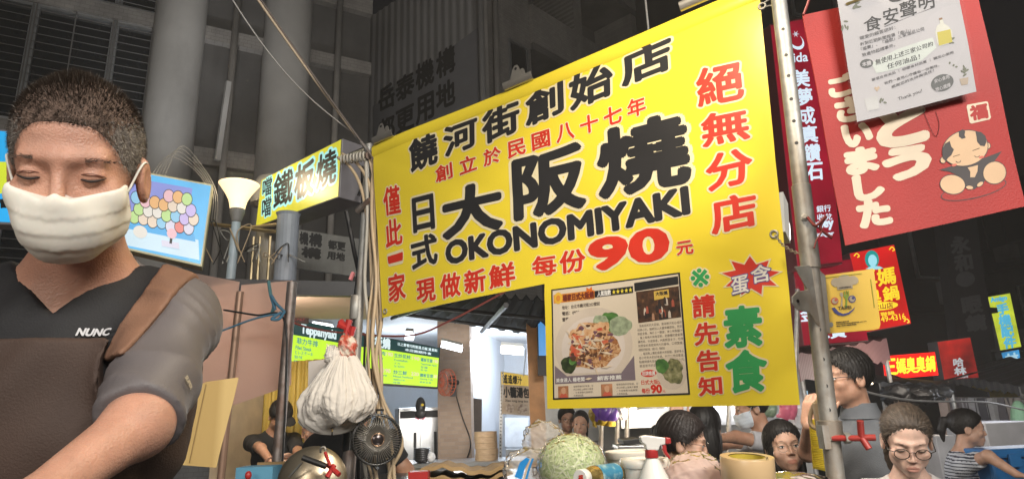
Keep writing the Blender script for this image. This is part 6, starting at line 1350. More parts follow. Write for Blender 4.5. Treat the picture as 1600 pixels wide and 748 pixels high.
# hot pot signs
rg = glow('sign red', (.50, .008, .008), 1.15, True, .25, 3); yg = glow('sign golden text', (.95, .70, .03), 1.0, True, .05)
L2 = Plane(at(1375, 450, 6.4), (1, .1)); T = lightbox('lightbox', 'red hot pot lightbox with green portrait oval and golden characters', L2, [(1327, 395), (1397, 381), (1424, 506), (1350, 520)], .2, rg, sc_case, .012)
k = MB()
for s_, q_ in (('三', [(1345, 425), (1367, 421), (1370, 441), (1348, 445)]), ('媽', [(1369, 421), (1396, 416), (1400, 442), (1373, 447)]), ('臭', [(1352, 455), (1374, 451), (1377, 471), (1355, 475)]), ('鍋', [(1378, 449), (1402, 445), (1405, 467), (1381, 471)])): lay(k, L2, s_, q_, .03, .004)
poly(k, L2, disc_pts(1379, 478, 24, 6.5, 24, -.1), .004); lay(k, L2, '聯鍋', [(1375, 488), (1396, 485), (1397, 491), (1376, 494)], .02, .004); lay(k, L2, '49-4316', [(1375, 494), (1413, 489), (1415, 498), (1377, 503)], .02, .004); k.build('lettering', yg, T)
k = MB(); lay(k, L2, '松山店', [(1363, 475.5), (1394, 472), (1395, 481), (1364, 484)], .02, .0048); k.build('oval_text', glow('sign red text', (.35, .02, .02), .8), T)
k = MB(); poly(k, L2, disc_pts(1362, 405, 11, 14, 22, -.1), .004, 0); poly(k, L2, disc_pts(1363, 407, 7, 9.5, 20, -.1), .0045, 1); poly(k, L2, [(1352, 420), (1362, 415), (1374, 416), (1380, 419), (1370, 421)], .0048, 1)
k.build('portrait_emblem', [glow('sign teal', (.01, .30, .28), .9), glow('sign ice', (.35, .75, .85), .9)], T)
k = MB()
for p in ((1338, 399), (1393, 389), (1416, 501)): k.tube(spline([L2.at(p[0] - 4, p[1] + 1, .006), L2.at(p[0], p[1] - 3, .006), L2.at(p[0] + 4, p[1] + 1, .006), L2.at(p[0] + 1, p[1] + 3, .006)], 5), .006, 4)
k.build('corner_ornament', yg, T)
L3 = Plane(at(1420, 572, 8.2), (1, .02)); rh = glow('sign bright red', (.85, .010, .008), 1.5, True, .12, 3); T = lightbox('lightbox', 'bright red hot pot lightbox with five yellow characters hung above the crowd', L3, [(1378, 556), (1461, 549), (1467, 586), (1382, 593)], .25, rh, sc_case, .012)
k = MB()
for i, s_ in enumerate('三媽臭臭鍋'): x = 1392 + i * 15.3; y = 573 - i * 1.2; lay(k, L3, s_, [(x - 7.5, y - 12), (x + 7, y - 13), (x + 8, y + 11), (x - 6.5, y + 12)], .03, .004)
k.build('lettering', glow('sign hot yellow', (1.0, .80, .04), 1.4, True, .03), T)
L4 = Plane(at(1500, 560, 8.8), (1, .05)); T = lightbox('lightbox', 'dull red lightbox with two grey white characters', L4, [(1464, 533), (1516, 526), (1530, 590), (1475, 594)], .2, ramp_mat('half lit red', [(.38, (.05, .004, .004)), (.62, (.75, .03, .02))], .9, 'NOISE', rough=.4, emit=.75), mat('dim case', (.09, .08, .08)), .02)
k = MB(); lay(k, L4, '哈', [(1489, 560), (1504, 558), (1506, 571), (1490, 573)], .03, .004); lay(k, L4, '林', [(1490, 574), (1508, 572), (1510, 584), (1492, 586)], .04, .004); lay(k, L4, '哈林咖啡', [(1492, 588), (1512, 586), (1513, 589.5), (1493, 591)], .02, .004); k.build('lettering', glow('sign dull white', (.55, .60, .62), .8), T)
L5 = Plane(at(1580, 500, 15.0), (1, .1)); T = lightbox('lightbox', 'tall yellow green phone shop lightbox with blue characters', L5, [(1543, 463), (1578, 457), (1596, 542), (1563, 548)], .3, glow('sign yellow green', (.62, .72, .05), .9, True, .2), frm, .015)
bg_ = glow('sign azure text', (.10, .50, .75), .95); k = MB(); lay(k, L5, 'Amigo', [(1547, 465), (1572, 461), (1574, 470), (1549, 474)], .06, .004)
for i, s_ in enumerate('手機配件'): x = 1565 + i * 3.9; y = 483 + i * 17.5; lay(k, L5, s_, [(x - 9, y - 7), (x + 9, y - 10), (x + 11, y + 6), (x - 7, y + 9)], .05, .004)
k.build('lettering', bg_, T)
L6 = Plane(at(1585, 580, 15.4), (1, .1)); T = lightbox('lightbox', 'slanting blue lightbox below the yellow green sign', L6, [(1564, 550), (1592, 545), (1600, 600), (1590, 612), (1580, 602)], .2, glow('sign cyan', (.06, .36, .72), .8, True, .35, 3), frm, .015)
k = MB(); lay(k, L6, '林', [(1570, 553), (1590, 550), (1593, 566), (1573, 570)], .04, .004); lay(k, L6, '眼科', [(1576, 573), (1592, 570), (1597, 592), (1582, 596)], .04, .004); k.build('lettering', glow('sign pale cyan', (.5, .8, .95), .8), T)
# unlit sign lost in the dark
L7 = Plane(at(1520, 400, 10.5), (1, .15)); T = thing('shop_sign', 'tall unlit dark sign board with faint grey characters', 'sign', L7.at(1520, 500)); sheet(L7, [(1470, 330), (1522, 318), (1556, 545), (1500, 552)], .2).build('board', mat('unlit board', (.030, .030, .032), rough=.5), T)
k = MB()
for s_, q_ in (('永', [(1484, 372), (1512, 367), (1516, 392), (1488, 397)]), ('和', [(1490, 400), (1516, 396), (1520, 420), (1494, 425)]), ('眼', [(1502, 466), (1532, 461), (1535, 486), (1506, 490)]), ('鏡', [(1508, 494), (1538, 490), (1541, 514), (1512, 518)])): lay(k, L7, s_, q_, .05, .004)
poly(k, L7, disc_pts(1508, 436, 15, 12, 24, -.1), .004); k.build('lettering', mat('faint letter', (.10, .10, .105)), T)

# ---------------------------------------------------------------- stalls, awnings and clutter down the street
def canopy(label, px0, py0, px1, py1, Y0, Y1, depth, mt, drop=.12):
    a, b = at(px0, py0, Y0), at(px1, py1, Y1); n = unit(np.array([-(b - a)[1], (b - a)[0], 0])); n = n if n[1] > 0 else -n
    T = thing('stall_awning', label, 'awning', ((a + b) / 2) * [1, 1, 0]); s_ = np.linspace(0, 1, 24)
    k = MB(); F_ = a + (b - a) * s_[:, None]; F_[:, 2] += .015 * np.sin(s_ * 40); G_ = F_ + n * depth + [0, 0, .28]; D_ = F_.copy(); D_[:, 2] -= drop + .02 * np.sin(s_ * 70); k.grid(np.stack([D_, F_, G_], 1)); o = k.build('canvas', mt, T, True); solid(o, .006)
    for q in (a + (b - a) * .03, a + (b - a) * .97):
        k = MB(); k.tube([[q[0], q[1] + .03, 0], [q[0], q[1] + .03, q[2]]], .022, 8); k.build('pole', steel, T)
canopy('dark tarpaulin awning over the stalls behind the bright red sign', 1375, 598, 1490, 600, 6.6, 7.6, 1.6, mat('dark tarp', (.018, .018, .02), rough=.6, var=.3))
canopy('dim striped awning further down the street', 1480, 586, 1600, 604, 10.5, 9.5, 1.6, ramp_mat('dim stripes', [(.45, (.04, .034, .032)), (.55, (.08, .068, .06))], 9, 'WAVE'))
canopy('small yellowish awning edge beyond the blue bin', 1545, 612, 1600, 616, 12, 12, 1.2, mat('mustard canvas', (.50, .36, .05), rough=.7), .16)
canopy('pinkish lit stall awning behind the grey shirted man', 1245, 555, 1385, 530, 5.6, 6.8, 1.0, ramp_mat('pink stripes', [(.4, (.22, .10, .10)), (.6, (.36, .20, .19))], 14, 'WAVE'), .22)
k = MB()
for i in range(26): c_ = at(1388 + i * 3.0 + random.uniform(-3, 3), 614 + random.uniform(-6, 10), 6.5 + random.uniform(-.2, .2)); k.grid(crinkle0(c_, (random.uniform(.07, .13), .10, random.uniform(.04, .07)), .5, 100 + i, (26, 18)))
tag(k.build('rolled_tarpaulin', mat('black tarp', (.010, .010, .011), rough=.5, bump=.5), smooth=True), 'crumpled black tarpaulin bundled above the blonde woman', 'tarpaulin')
k = MB(); k.tube(spline([at(1325, 604, 4), at(1380, 618, 4.4), at(1440, 626, 5), at(1540, 628, 6), at(1600, 640, 6.5)]), .008, 5); tag(k.build('pole_bar', mat('pale wire', (.32, .31, .30))), 'thin pale bar sagging across the street stalls', 'bar')
k = MB(); k.tube(spline([at(1390, 585, 8), at(1450, 598, 8), at(1540, 577, 9), at(1600, 560, 10)]), .012, 5); tag(k.build('power_line', black), 'black power line drooping below the red lightboxes', 'wire')
# clothes rack of a far stall
T = None
cols = [(.55, .42, .36), (.20, .18, .20), (.45, .45, .48), (.10, .10, .12), (.50, .50, .52), (.16, .15, .17), (.42, .38, .36)]
for i, cc in enumerate(cols):
    p = at(1482 + i * 17, 638, 9.0); k = MB(); w_ = .10; P = np.array([[[p[0] + x * (1 + .15 * t), p[1] + .03 * math.sin(x * 50 + i), p[2] + .14 - t * .55] for x in np.linspace(-w_, w_, 7)] for t in np.linspace(0, 1, 6)]); k.grid(P); o = k.build('hanging_shirt', mat('garment %d' % i, cc, rough=.9), smooth=True); solid(o, .02)
    tag(o, ['peach', 'charcoal', 'light grey', 'black', 'pale', 'dark', 'beige grey'][i] + ' garment hanging on the rail of a far stall', 'garment', 'clothes on the far stall rail')
k = MB(); k.tube([at(1470, 622, 9.02), at(1600, 622, 9.02)], .02, 6); tag(k.build('clothes_rail', steel), 'metal rail carrying the clothes of the far stall', 'rail')
# blue bin and pale boxes
BB = Plane(at(1570, 705, 4.3), (1, .12)); T = thing('cooler_box', 'large blue lidded plastic box behind the striped shirt woman', 'box', BB.at(1570, 748)); blu = mat('blue plastic', (.02, .14, .36), rough=.4, var=.1)
q0, q1, v0, v1 = BB.hit(1545, 705)[0], BB.hit(1700, 705)[0], BB.hit(1570, 850)[1], BB.hit(1570, 716)[1]
k = MB(); uvbox(k, BB, q0, q1, v0, v1, -.22, 0); bevel(k.build('tub', blu, T), .02); k = MB(); uvbox(k, BB, q0 - .015, q1 + .015, v1 + .003, v1 + .06, -.24, .02); bevel(k.build('lid', blu, T), .015)
for u in (q0 + .10, q0 + .42): k = MB(); uvbox(k, BB, u, u + .08, v1 - .05, v1 + .03, .021, .04); bevel(k.build('latch', blu, T), .005)
k = MB(); k.box(at(1462, 716, 5.4), (.16, .3, .36), .1); bevel(tag(k.build('carton', mat('pale carton', (.50, .50, .52), rough=.6)), 'pale grey carton beside the striped shirt woman', 'carton'), .006)
k = MB(); k.box(at(1552, 680, 6.5), (.55, .5, .26), .1); bevel(tag(k.build('steel_cabinet', mat('dull cabinet', (.42, .42, .44), rough=.6)), 'steel stall cabinet beyond the blue box', 'cabinet'), .008)
k = MB(); k.ell(at(1598, 665, 7.5), (.10, .10, .28)); k.build('plain', mat('green cloth', (.30, .55, .35)), None); o = bpy.data.objects['plain']; o.name = 'green_bag'; tag(o, 'pale green bag at the far stall beyond the blue box', 'bag')
# lit stall behind the banner foot: white back wall, hood, shelves
vwall('stall_back_wall', 'greyish white back wall of the stall behind the diners', 852, 7.2, 1262, 6.4, 0, 2.3, mat('stall white', (.50, .51, .52), rough=.5, var=.15, vscale=2.5, grime=(.38, .36, .33)), .08)
HS = Plane(at(1050, 650, 5.6), (1, -.12)); k = MB(); q0, q1 = HS.hit(968, 650)[0], HS.hit(1180, 650)[0]; uvbox(k, HS, q0, q1, HS.hit(1050, 668)[1], HS.hit(1050, 600)[1], -.5, 0); bevel(tag(k.build('extractor_hood', inox), 'stainless extractor hood behind the seated women', 'hood'), .01)
for px in (941, 966, 981, 1140, 1222, 1243):
    post('stall_pole', 'bare steel upright of the lit stall, %s' % {941: 'beside the purple bag', 966: 'behind the white tubs', 981: 'nearest the hood end', 1140: 'in front of the masked man', 1222: 'behind the girl in round glasses', 1243: 'by the yellow ribbed sheet'}[px], px, 600, px - 3, 748, 5.0, .018, steel, 'post', 0, 2.2)
lc2 = at(1019, 639, 4.6); T = thing('pendant_lamp', 'round glowing pendant lamp just below the banner', 'lamp', lc2); k = MB(); k.lathe([(.03, .10), (.10, .06), (.105, 0)], lc2, 24, None, False); k.build('shade', wplas, T, True); k = MB(); k.ell(lc2, (.098, .098, .022)); k.build('bulb', bulbw, T, True); k = MB(); k.tube([lc2 + [0, 0, .1], lc2 + [0, 0, .9]], .006, 5); k.build('cord', black, T)
lamp('pendant light', lc2 - [0, 0, .06], 16, (1, .86, .66), .09); lamp('stall lamp glow', at(1180, 600, 4.9), 22, (.95, .95, 1.0), .15)
lamp('street stall glow', at(1440, 590, 6.0), 20, (1, .88, .74), .3); lamp('street stall glow', at(1560, 600, 6.4), 16, (.9, .93, 1), .3)
# purple and yellow bags hung from the stall edge
def hang_bag(label, px0, px1, py0, py1, Y, mt, seed):
    k = MB(); r = np.random.default_rng(seed); a, b = at(px0, py0, Y), at(px1, py0, Y); zb_ = at(px0, py1, Y)[2]
    P = np.array([[a + (b - a) * s + np.array([0, -.03 * math.sin(math.pi * s) * math.sin(math.pi * min(1, t + .1)) + .012 * math.sin(s * 14 + t * 5 + seed), -(a[2] - zb_) * t * (1 + .06 * math.sin(s * 9 + seed))]) for s in np.linspace(0, 1, 12)] for t in np.linspace(0, 1, 9)]); k.grid(P)
    o = k.build('hanging_bag', mt, smooth=True); solid(o, .03); tag(o, label, 'bag')
hang_bag('yellow plastic bag hung behind the purple one', 924, 955, 640, 664, 4.75, mat('yellow bag', (.55, .38, .04), rough=.4), 1)
hang_bag('purple plastic bag hung below the banner', 928, 960, 632, 656, 4.6, mat('purple bag', (.11, .045, .26), rough=.35), 2)
hang_bag('pale crinkled bag hung beside the purple bag', 962, 974, 636, 654, 4.7, mat('pale bag', (.5, .48, .47), rough=.4), 3)
hang_bag('pink and white plastic pack hanging near the end of the banner', 1216, 1238, 632, 654, 4.3, mat('pink pack', (.60, .14, .22), rough=.35), 4)
hang_bag('greenish plastic pack hung on the lit stall', 1186, 1208, 634, 650, 4.6, mat('green pack', (.22, .30, .20), rough=.35), 5)
hang_bag('crumpled clear pack hung by the stall upright', 1236, 1256, 630, 668, 4.4, mat('white pack', (.62, .62, .64), rough=.25), 6)
# lit shop fronts at the very far end, cool white
for px0, px1, py0, py1, Y, lb in ((1240, 1262, 610, 668, 9.5, 'small cold white lit shop sign behind the bag of the stall'), (1356, 1364, 588, 600, 7.5, 'tiny white lamp under the pinkish awning')):
    k = MB(); k.prism([at(px0, py0, Y), at(px1, py0, Y), at(px1, py1, Y), at(px0, py1, Y)], (0, .05, 0)); tag(k.build('lit_sign', glow('cool sign', (.45, .68, .85), 1.0, True, .4, 6) if px0 < 1300 else bulbw), lb, 'sign')

# ---------------------------------------------------------------- things around the cable wound pole
def crumple(name, parent, top, bot, w_, d_, seed, mt, amp=.16, n=(150, 110)):
    """a sack of thin plastic gathered at a knot: pleats near the knot, crumpled facets lower down, rounded closed bottom"""
    r = np.random.default_rng(seed); nu_, nv_ = n; top, bot = np.asarray(top, float), np.asarray(bot, float); V = np.zeros((nv_, nu_ + 1, 3)); th = np.linspace(0, 2 * math.pi, nu_ + 1)
    ds = [(unit(r.normal(0, 1, 3)), r.uniform(5, 16), r.uniform(0, 6), r.uniform(.4, 1)) for _ in range(16)]; ph = r.uniform(0, 6, 4)
    for j in range(nv_):
        t = j / (nv_ - 1); prof = (.16 + .84 * min(1, t / .62) ** .85) * math.sqrt(max(.0004, 1 - (max(0, t - .60) / .40) ** 2.6))
        D_ = np.stack([np.cos(th) * prof, np.sin(th) * prof, np.full_like(th, 1 - 2 * t)], 1); q = np.zeros_like(th)
        for dv_, f, p_, wt in ds: q += (1 - np.abs(np.sin(D_ @ dv_ * f * .55 + p_))) ** 2.5 * wt
        pl_ = np.abs(np.sin(th * 5 + ph[0] + 1.2 * np.sin(th * 2 + ph[1]) + t * 1.3)) * .55 + np.abs(np.sin(th * 8.5 + ph[2] - t * 2)) * .3
        rr = 1 + amp * (q / 4 - .7) * min(1, .35 + t) + (pl_ - .45) * .46 * (1 - .72 * t)
        c_ = top + (bot - top) * t
        V[j] = np.stack([c_[0] + w_ * prof * rr * np.cos(th), c_[1] + d_ * prof * rr * np.sin(th), c_[2] + .012 * np.sin(th * 2 + ph[3]) * t], 1)
    V[:, -1] = V[:, 0]; k = MB(); k.grid(V); return k.build(name, mt, parent, True)
bagm = film('milky bag plastic', (.95, .90, .83), .03, .20, .05, .25, .22)
T = thing('plastic_bag_bunch', 'bunch of crumpled white plastic bags hung on the cable wound pole', 'plastic bags', at(530, 665, 2.5))
crumple('bag', T, at(540, 546, 2.47), at(519, 674, 2.46), .140, .085, 1, bagm, .14)
crumple('bag', T, at(546, 552, 2.42), at(556, 655, 2.40), .078, .060, 2, bagm, .14)
crumple('bag', T, at(528, 556, 2.40), at(497, 652, 2.40), .062, .050, 3, bagm, .15)
crumple('bag', T, at(536, 556, 2.37), at(528, 660, 2.37), .066, .050, 5, bagm, .15)
k = MB(); k.grid(crinkle0(at(543, 542, 2.42), (.036, .034, .046), .35, 31)); o = k.build('knot', ramp_mat('printed knot', [(.42, (.70, .62, .52)), (.58, (.55, .10, .06))], 28, rough=.4, bump=.8), T, True)
k = MB(); k.grid(crinkle0(at(522, 556, 2.42), (.036, .034, .040), .35, 32)); k.build('knot', bagm, T, True)
k = sheet(Plane(at(498, 580, 2.55), (1, .1)), [(482, 564), (515, 560), (510, 612), (481, 610)], .004); k.build('folded_sheet', mat('grey bag sheet', (.50, .46, .43), rough=.4), T)
# red clip above the bags
T = thing('peg', 'red plastic clips hanging the bags from the pole', 'clip', at(541, 515, 2.5)); redp = mat('red plastic', (.42, .03, .03), rough=.35)
for i, (p, q) in enumerate((((532, 502), (548, 520)), ((546, 500), (538, 530)), ((552, 510), (545, 540)), ((528, 506), (540, 512)))): k = MB(); k.tube([at(*p, 2.50 - .01 * i), at(*q, 2.48)], [.014, .009], 6); k.build('jaw', redp, T)
k = MB(); k.tube(spline([at(538, 520, 2.47), at(534, 532, 2.46), at(542, 542, 2.45), at(549, 530, 2.46)], 5), .004, 5); k.build('wire_loop', steel, T, True)
k = MB(); k.tube([at(541, 330, 2.70), at(555, 400, 2.72), at(567, 452, 2.72)], .010, 6); tag(k.build('dark_strut', dark), 'thin dark strut leaning behind the cable wound pole', 'strut')
k = MB(); k.tube([at(547, 437, 2.6), at(552, 425, 2.6)], .009, 5); tag(k.build('peg', mat('pink peg', (.60, .20, .22))), 'small pink peg clipped on the cable wound pole', 'peg')
# small black fan
fc = at(589, 686, 2.46); face = unit(CAM - fc); face = unit(face * [1, 1, .6] + np.array([.10, 0, 0])); Mx = basis(face); T = thing('clip_fan', 'small round black fan with a wire guard clipped to the pole', 'fan', fc)
rf = .088; k = MB(); circ = lambda r_, z: [fc + Mx @ np.array([r_ * math.cos(t), r_ * math.sin(t), z]) for t in np.linspace(0, 2 * math.pi, 41)]
k.tube(circ(rf, .0), .0045, 8, False); k.tube(circ(rf * .985, -.03), .0035, 6, False); k.tube(circ(rf * .98, .018), .0025, 6, False); k.build('rim', mat('fan rim', (.03, .03, .03), rough=.25, spec=.8), T, True)
k = MB()
for t in np.arange(0, 2 * math.pi, 2 * math.pi / 56):
    k.tube([fc + Mx @ np.array([r_ * math.cos(t + tw), r_ * math.sin(t + tw), z]) for r_, z, tw in ((.021, .030, 0), (.05, .028, .05), (.075, .024, .08), (rf, .004, .10), (rf * .98, -.03, .10))], .0016, 4)
k.build('guard', mat('fan guard', (.24, .225, .20), rough=.28, metal=.5), T, True)
k = MB(); k.lathe([(.021, .027), (.024, .031), (.021, .034), (.001, .035)], fc, 24, Mx); k.build('hub_cap', mat('fan hub', (.05, .04, .04), rough=.2, metal=.6), T, True); k = MB(); k.tube(circ(.0225, .033), .0020, 6, False); k.build('hub_ring', mat('copper ring', (.45, .30, .20), rough=.25, metal=.9), T, True)
for t in np.arange(5) * 2 * math.pi / 5:
    k = MB(); k.ell(fc + Mx @ np.array([.045 * math.cos(t), .045 * math.sin(t), -.008]), (.036, .024, .003), Mx @ np.array(Matrix.Rotation(t, 3, 'Z') @ Matrix.Rotation(.45, 3, 'X')), 14, 8); k.build('blade', mat('fan blade', (.016, .015, .015), rough=.35), T, True)
k = MB(); k.lathe([(.05, -.055), (.055, -.035), (.03, -.02), (.001, -.02)], fc, 20, Mx); k.tube([fc - face * .05, at(552, 692, 2.62)], .012, 8); k.build('motor', black, T, True)
k = MB(); k.tube([at(588, 644, 2.46), at(588, 640, 2.45), at(600, 640, 2.45)], .004, 6); k.tube([at(584, 726, 2.46), at(590, 733, 2.46)], .006, 6); k.build('stand_stub', black, T)
# wok lid
fc = at(488, 752, 2.15); face = unit(np.array([.15, -1, .10])); Mx = basis(face); T = thing('wok_lid', 'round metal wok lid with a black handle bar hung on the pole', 'lid', fc)
k = MB(); rr_ = .105; k.lathe([(rr_, -.004), (rr_ + .003, 0), (rr_, .004), (rr_ * .9, .012), (rr_ * .55, .026), (.02, .034), (.0005, .034)], fc, 48, Mx, False); o = k.build('dome', mat('worn aluminium', (.48, .42, .32), rough=.32, metal=.9, var=.15, grime=(.30, .22, .13), gscale=8), T, True); solid(o, .0015)
k = MB(); k.tube([at(473, 714, 2.04), at(510, 728, 2.04)], .009, 12); k.build('handle', black, T, auto=40); k = MB(); k.tube([at(474, 717, 2.10), at(474, 715, 2.045)], .004, 6); k.tube([at(509, 728, 2.10), at(509, 727, 2.045)], .004, 6); k.build('handle_mount', steel, T)
k = MB(); k.tube([at(472, 722, 2.05), at(452, 744, 2.08)], .0035, 6); k.build('wire_stay', steel, T)
k = MB(); k.tube(spline([at(501, 706, 2.10), at(502, 699, 2.09), at(507, 698, 2.09), at(509, 703, 2.09)], 5), .0035, 6); tag(k.build('hook', steel, smooth=True), 'small steel hook holding the wok lid', 'hook')
T = thing('clamp', 'red plastic clamp fixed between the wok lid and pole', 'clamp', at(518, 738, 2.1))
for p, q, r_ in (((508, 706), (516, 728), .005), ((522, 726), (511, 745), .008), ((513, 726), (530, 741), .008)): k = MB(); k.tube([at(*p, 2.08), at(*q, 2.06)], r_, 8); k.build('jaw', redp, T)
# cardboard standing beside the cook
CB = Plane(at(310, 665, 1.75), (1, .55)); T = tag(sheet(CB, [(300, 608), (322, 596), (373, 589), (366, 620), (345, 700), (338, 730), (262, 724), (268, 690)], .006).build('cardboard_sheet', ramp_mat('corrugated card', [(.3, (.42, .29, .11)), (.7, (.55, .40, .17))], 16, 'WAVE', rough=.85, bump=.35, stretch=(.15, .15, 1.6))), 'bent yellowish cardboard sheet standing beside the cook', 'cardboard')
k = MB(); k.tube([CB.at(322, 600, .002), CB.at(296, 722, .002)], .0012, 4); k.build('crease', mat('card crease', (.24, .16, .06)), T)
CB2 = Plane(at(430, 725, 3.2), (1, .2)); tag(sheet(CB2, [(402, 722), (455, 720), (470, 730), (462, 770), (396, 770)], .02).build('carton', card), 'brown carton in front of the rusty post', 'carton')
k = MB(); k.box(at(405, 738, 2.6), (.14, .1, .05)); tag(k.build('plastic_tray', mat('blue tray', (.10, .30, .45))), 'small blue plastic tray by the cardboard', 'tray'); k = MB(); k.ell(at(388, 742, 2.5), (.012, .012, .016)); tag(k.build('stopper', redp, smooth=True), 'tiny red stopper beside the blue tray', 'stopper')
# brown cardboard flats in the middle
k = MB(); a, b, c_, d_ = at(655, 733, 2.2), at(800, 727, 2.2), at(785, 722, 2.8), at(672, 725, 2.8); s, t = np.meshgrid(np.linspace(0, 1, 30), np.linspace(0, 1, 10)); P = ((a * (1 - s[..., None]) + b * s[..., None]) * (1 - t[..., None]) + (d_ * (1 - s[..., None]) + c_ * s[..., None]) * t[..., None]); P[..., 2] += .012 * np.sin(s * 7) + .004 * np.sin(s * 31); k.grid(P); o = k.build('cardboard_sheet', card, smooth=True); solid(o, .012); tag(o, 'worn brown cardboard lying flat before the brick column', 'cardboard')
k = MB(); a = a - [0, 0, .03]; b = b - [0, 0, .03]; P[..., 2] -= .028 + .008 * np.sin(s * 5); k.grid(P); o = k.build('cardboard_sheet', card, smooth=True); solid(o, .012); tag(o, 'lower brown cardboard under the worn flat one', 'cardboard')
k = MB(); k.box(at(705, 760, 2.5) , (.7, .6, .06)); tag(k.build('table', inox), 'steel side table carrying the cardboard', 'table')
k = MB(); k.box(at(655, 742, 2.1), (.06, .05, .025)); tag(k.build('tray', redp), 'red plastic tray edge beside the cardboard', 'tray')

# ---------------------------------------------------------------- stall counter and what stands on it
ZT = 1.135
T = thing('stall_counter', 'steel stall counter below the banner', 'counter', (.35, 1.55, 0))
k = MB(); k.box((.35, 1.55, ZT - .02), (1.5, .62, .04), -.12); bevel(k.build('worktop', inox, T), .004); k = MB(); k.box((.35, 1.57, (ZT - .043) / 2), (1.42, .55, ZT - .043), -.12); k.build('body', inox, T)
# bag of shredded cabbage
def top_z(px, py, Y): return at(px, py, Y)[2]
cY = 1.33; c_ = at(893, 727, cY); cw = (at(950, 720, cY) - at(843, 720, cY))[0] / 2; chh = at(893, 677, cY)[2] - c_[2]
T = thing('cabbage_bag', 'clear plastic bag stuffed with shredded green cabbage', 'bag of cabbage', (c_[0], c_[1], c_[2] - chh))
r_ = np.random.default_rng(4)
k = MB(); k.ell(c_, (cw * .93, cw * .8, chh * .93), None, 40, 26); k.build('cabbage_core', ramp_mat('cabbage core', [(.3, (.34, .44, .16)), (.6, (.48, .56, .25)), (.8, (.58, .62, .36))], 45, rough=.6, bump=.8), T, True)
cabm = [mat('cabbage pale', (.55, .60, .33), rough=.5), mat('cabbage green', (.42, .52, .22), rough=.5), mat('cabbage white', (.62, .64, .44), rough=.5)]
k = MB()
for i in range(900):
    d_ = r_.normal(0, 1, 3); d_ /= np.linalg.norm(d_); p = c_ + d_ * np.array([cw, cw * .85, chh]) * .955; tg = unit(np.cross(d_, r_.normal(0, 1, 3))); bt = np.cross(d_, tg); L = r_.uniform(.008, .022); w_ = r_.uniform(.0006, .0015); cv = r_.uniform(-.006, .006)
    k.mat(int(r_.choice([0, 0, 1, 2]))); k.add([p - tg * L - bt * w_, p - tg * L + bt * w_, p + d_ * .002 + bt * (w_ + cv), p + d_ * .002 + bt * (-w_ + cv), p + tg * L + bt * w_, p + tg * L - bt * w_], [(0, 1, 2, 3), (3, 2, 4, 5)])
o = k.build('cabbage_shreds', cabm, T); o['kind'] = 'stuff'
k = MB(); k.grid(crinkle(c_, (cw * 1.02, cw * .9, chh * 1.02), .10, 3, (120, 80))); k.build('clear_bag', film('cabbage film', (.82, .84, .74), .80, .14, .07, .25), T, True)
# clear bag with the blue printed ribbon beside it
c2 = at(833, 732, 1.42); wx = (at(885, 725, 1.42) - at(790, 725, 1.42))[0] / 2; T = thing('clear_bag', 'crinkled clear plastic bag with a blue printed logo and puffed top', 'plastic bag', (c2[0], c2[1], c2[2] - .05))
fl2 = film('puffed film', (.85, .82, .78), .66, .15)
k = MB(); k.grid(crinkle(c2, (wx * 1.0, .05, .042), .22, 6)); k.build('lower_bag', fl2, T, True)
c3 = at(850, 690, 1.46); k = MB(); k.grid(crinkle(c3, (.048, .040, .046), .30, 8)); k.build('puffed_top', fl2, T, True)
LG = Plane(at(830, 730, 1.345), (1, .05)); k = MB(); poly(k, LG, [(804, 744), (812, 722), (822, 714), (828, 716), (820, 730), (815, 748)], .001, 0, .001); poly(k, LG, [(820, 748), (826, 728), (831, 715), (834, 716), (828, 732), (824, 748)], .001, 0, .001); poly(k, LG, [(817, 748), (822, 730), (828, 717), (830.5, 716), (825, 730), (820, 748)], .001, 1, .001); lay(k, LG, 'Du', [(832, 729), (845, 727), (846, 741), (833, 743)], .0, .001, .0004, 2); k.build('printed_logo', [mat('logo blue', (.02, .22, .55), rough=.3), mat('logo tan', (.50, .38, .26)), mat('logo grey', (.12, .11, .11))], T)
# lying can bottle with a white cap
b0, b1 = at(908, 746, 1.17), at(962, 738, 1.26); ax = unit(b1 - b0); Mx = basis(ax); T = thing('bottle', 'blue labelled bottle lying on its side with a white cap', 'bottle', (b0 + b1) / 2 - [0, 0, .02])
k = MB(); L = np.linalg.norm(b1 - b0); k.lathe([(.008, .012), (.009, .018), (.015, .028), (.0175, .036), (.0175, L), (.016, L + .004)], b0, 28, Mx); k.mat(0); k.build('body', mat('gold tin', (.55, .40, .14), rough=.25, metal=.8), T, auto=50)
k = MB(); k.lathe([(.0179, .044), (.0179, L - .004)], b0, 28, Mx, False); k.build('label', ramp_mat('blue label', [(.46, (.04, .22, .36)), (.58, (.25, .45, .50)), (.70, (.62, .66, .62))], 60, 'NOISE', rough=.3), T, True)
k = MB(); k.lathe([(.0005, -.004), (.0135, -.004), (.0145, -.002), (.0145, .012), (.0135, .013)], b0, 28, Mx); k.build('cap', wplas, T, auto=50)
CPp = Plane(b0 - ax * .0045, np.cross((0, 0, 1), ax) * -1 if np.cross((0, 0, 1), ax)[0] < 0 else np.cross((0, 0, 1), ax)); k = MB(); lay(k, CPp, '福', [(904, 741), (911, 741), (911, 750), (904, 750)], .03, .0005); k.build('cap_print', prd, T)
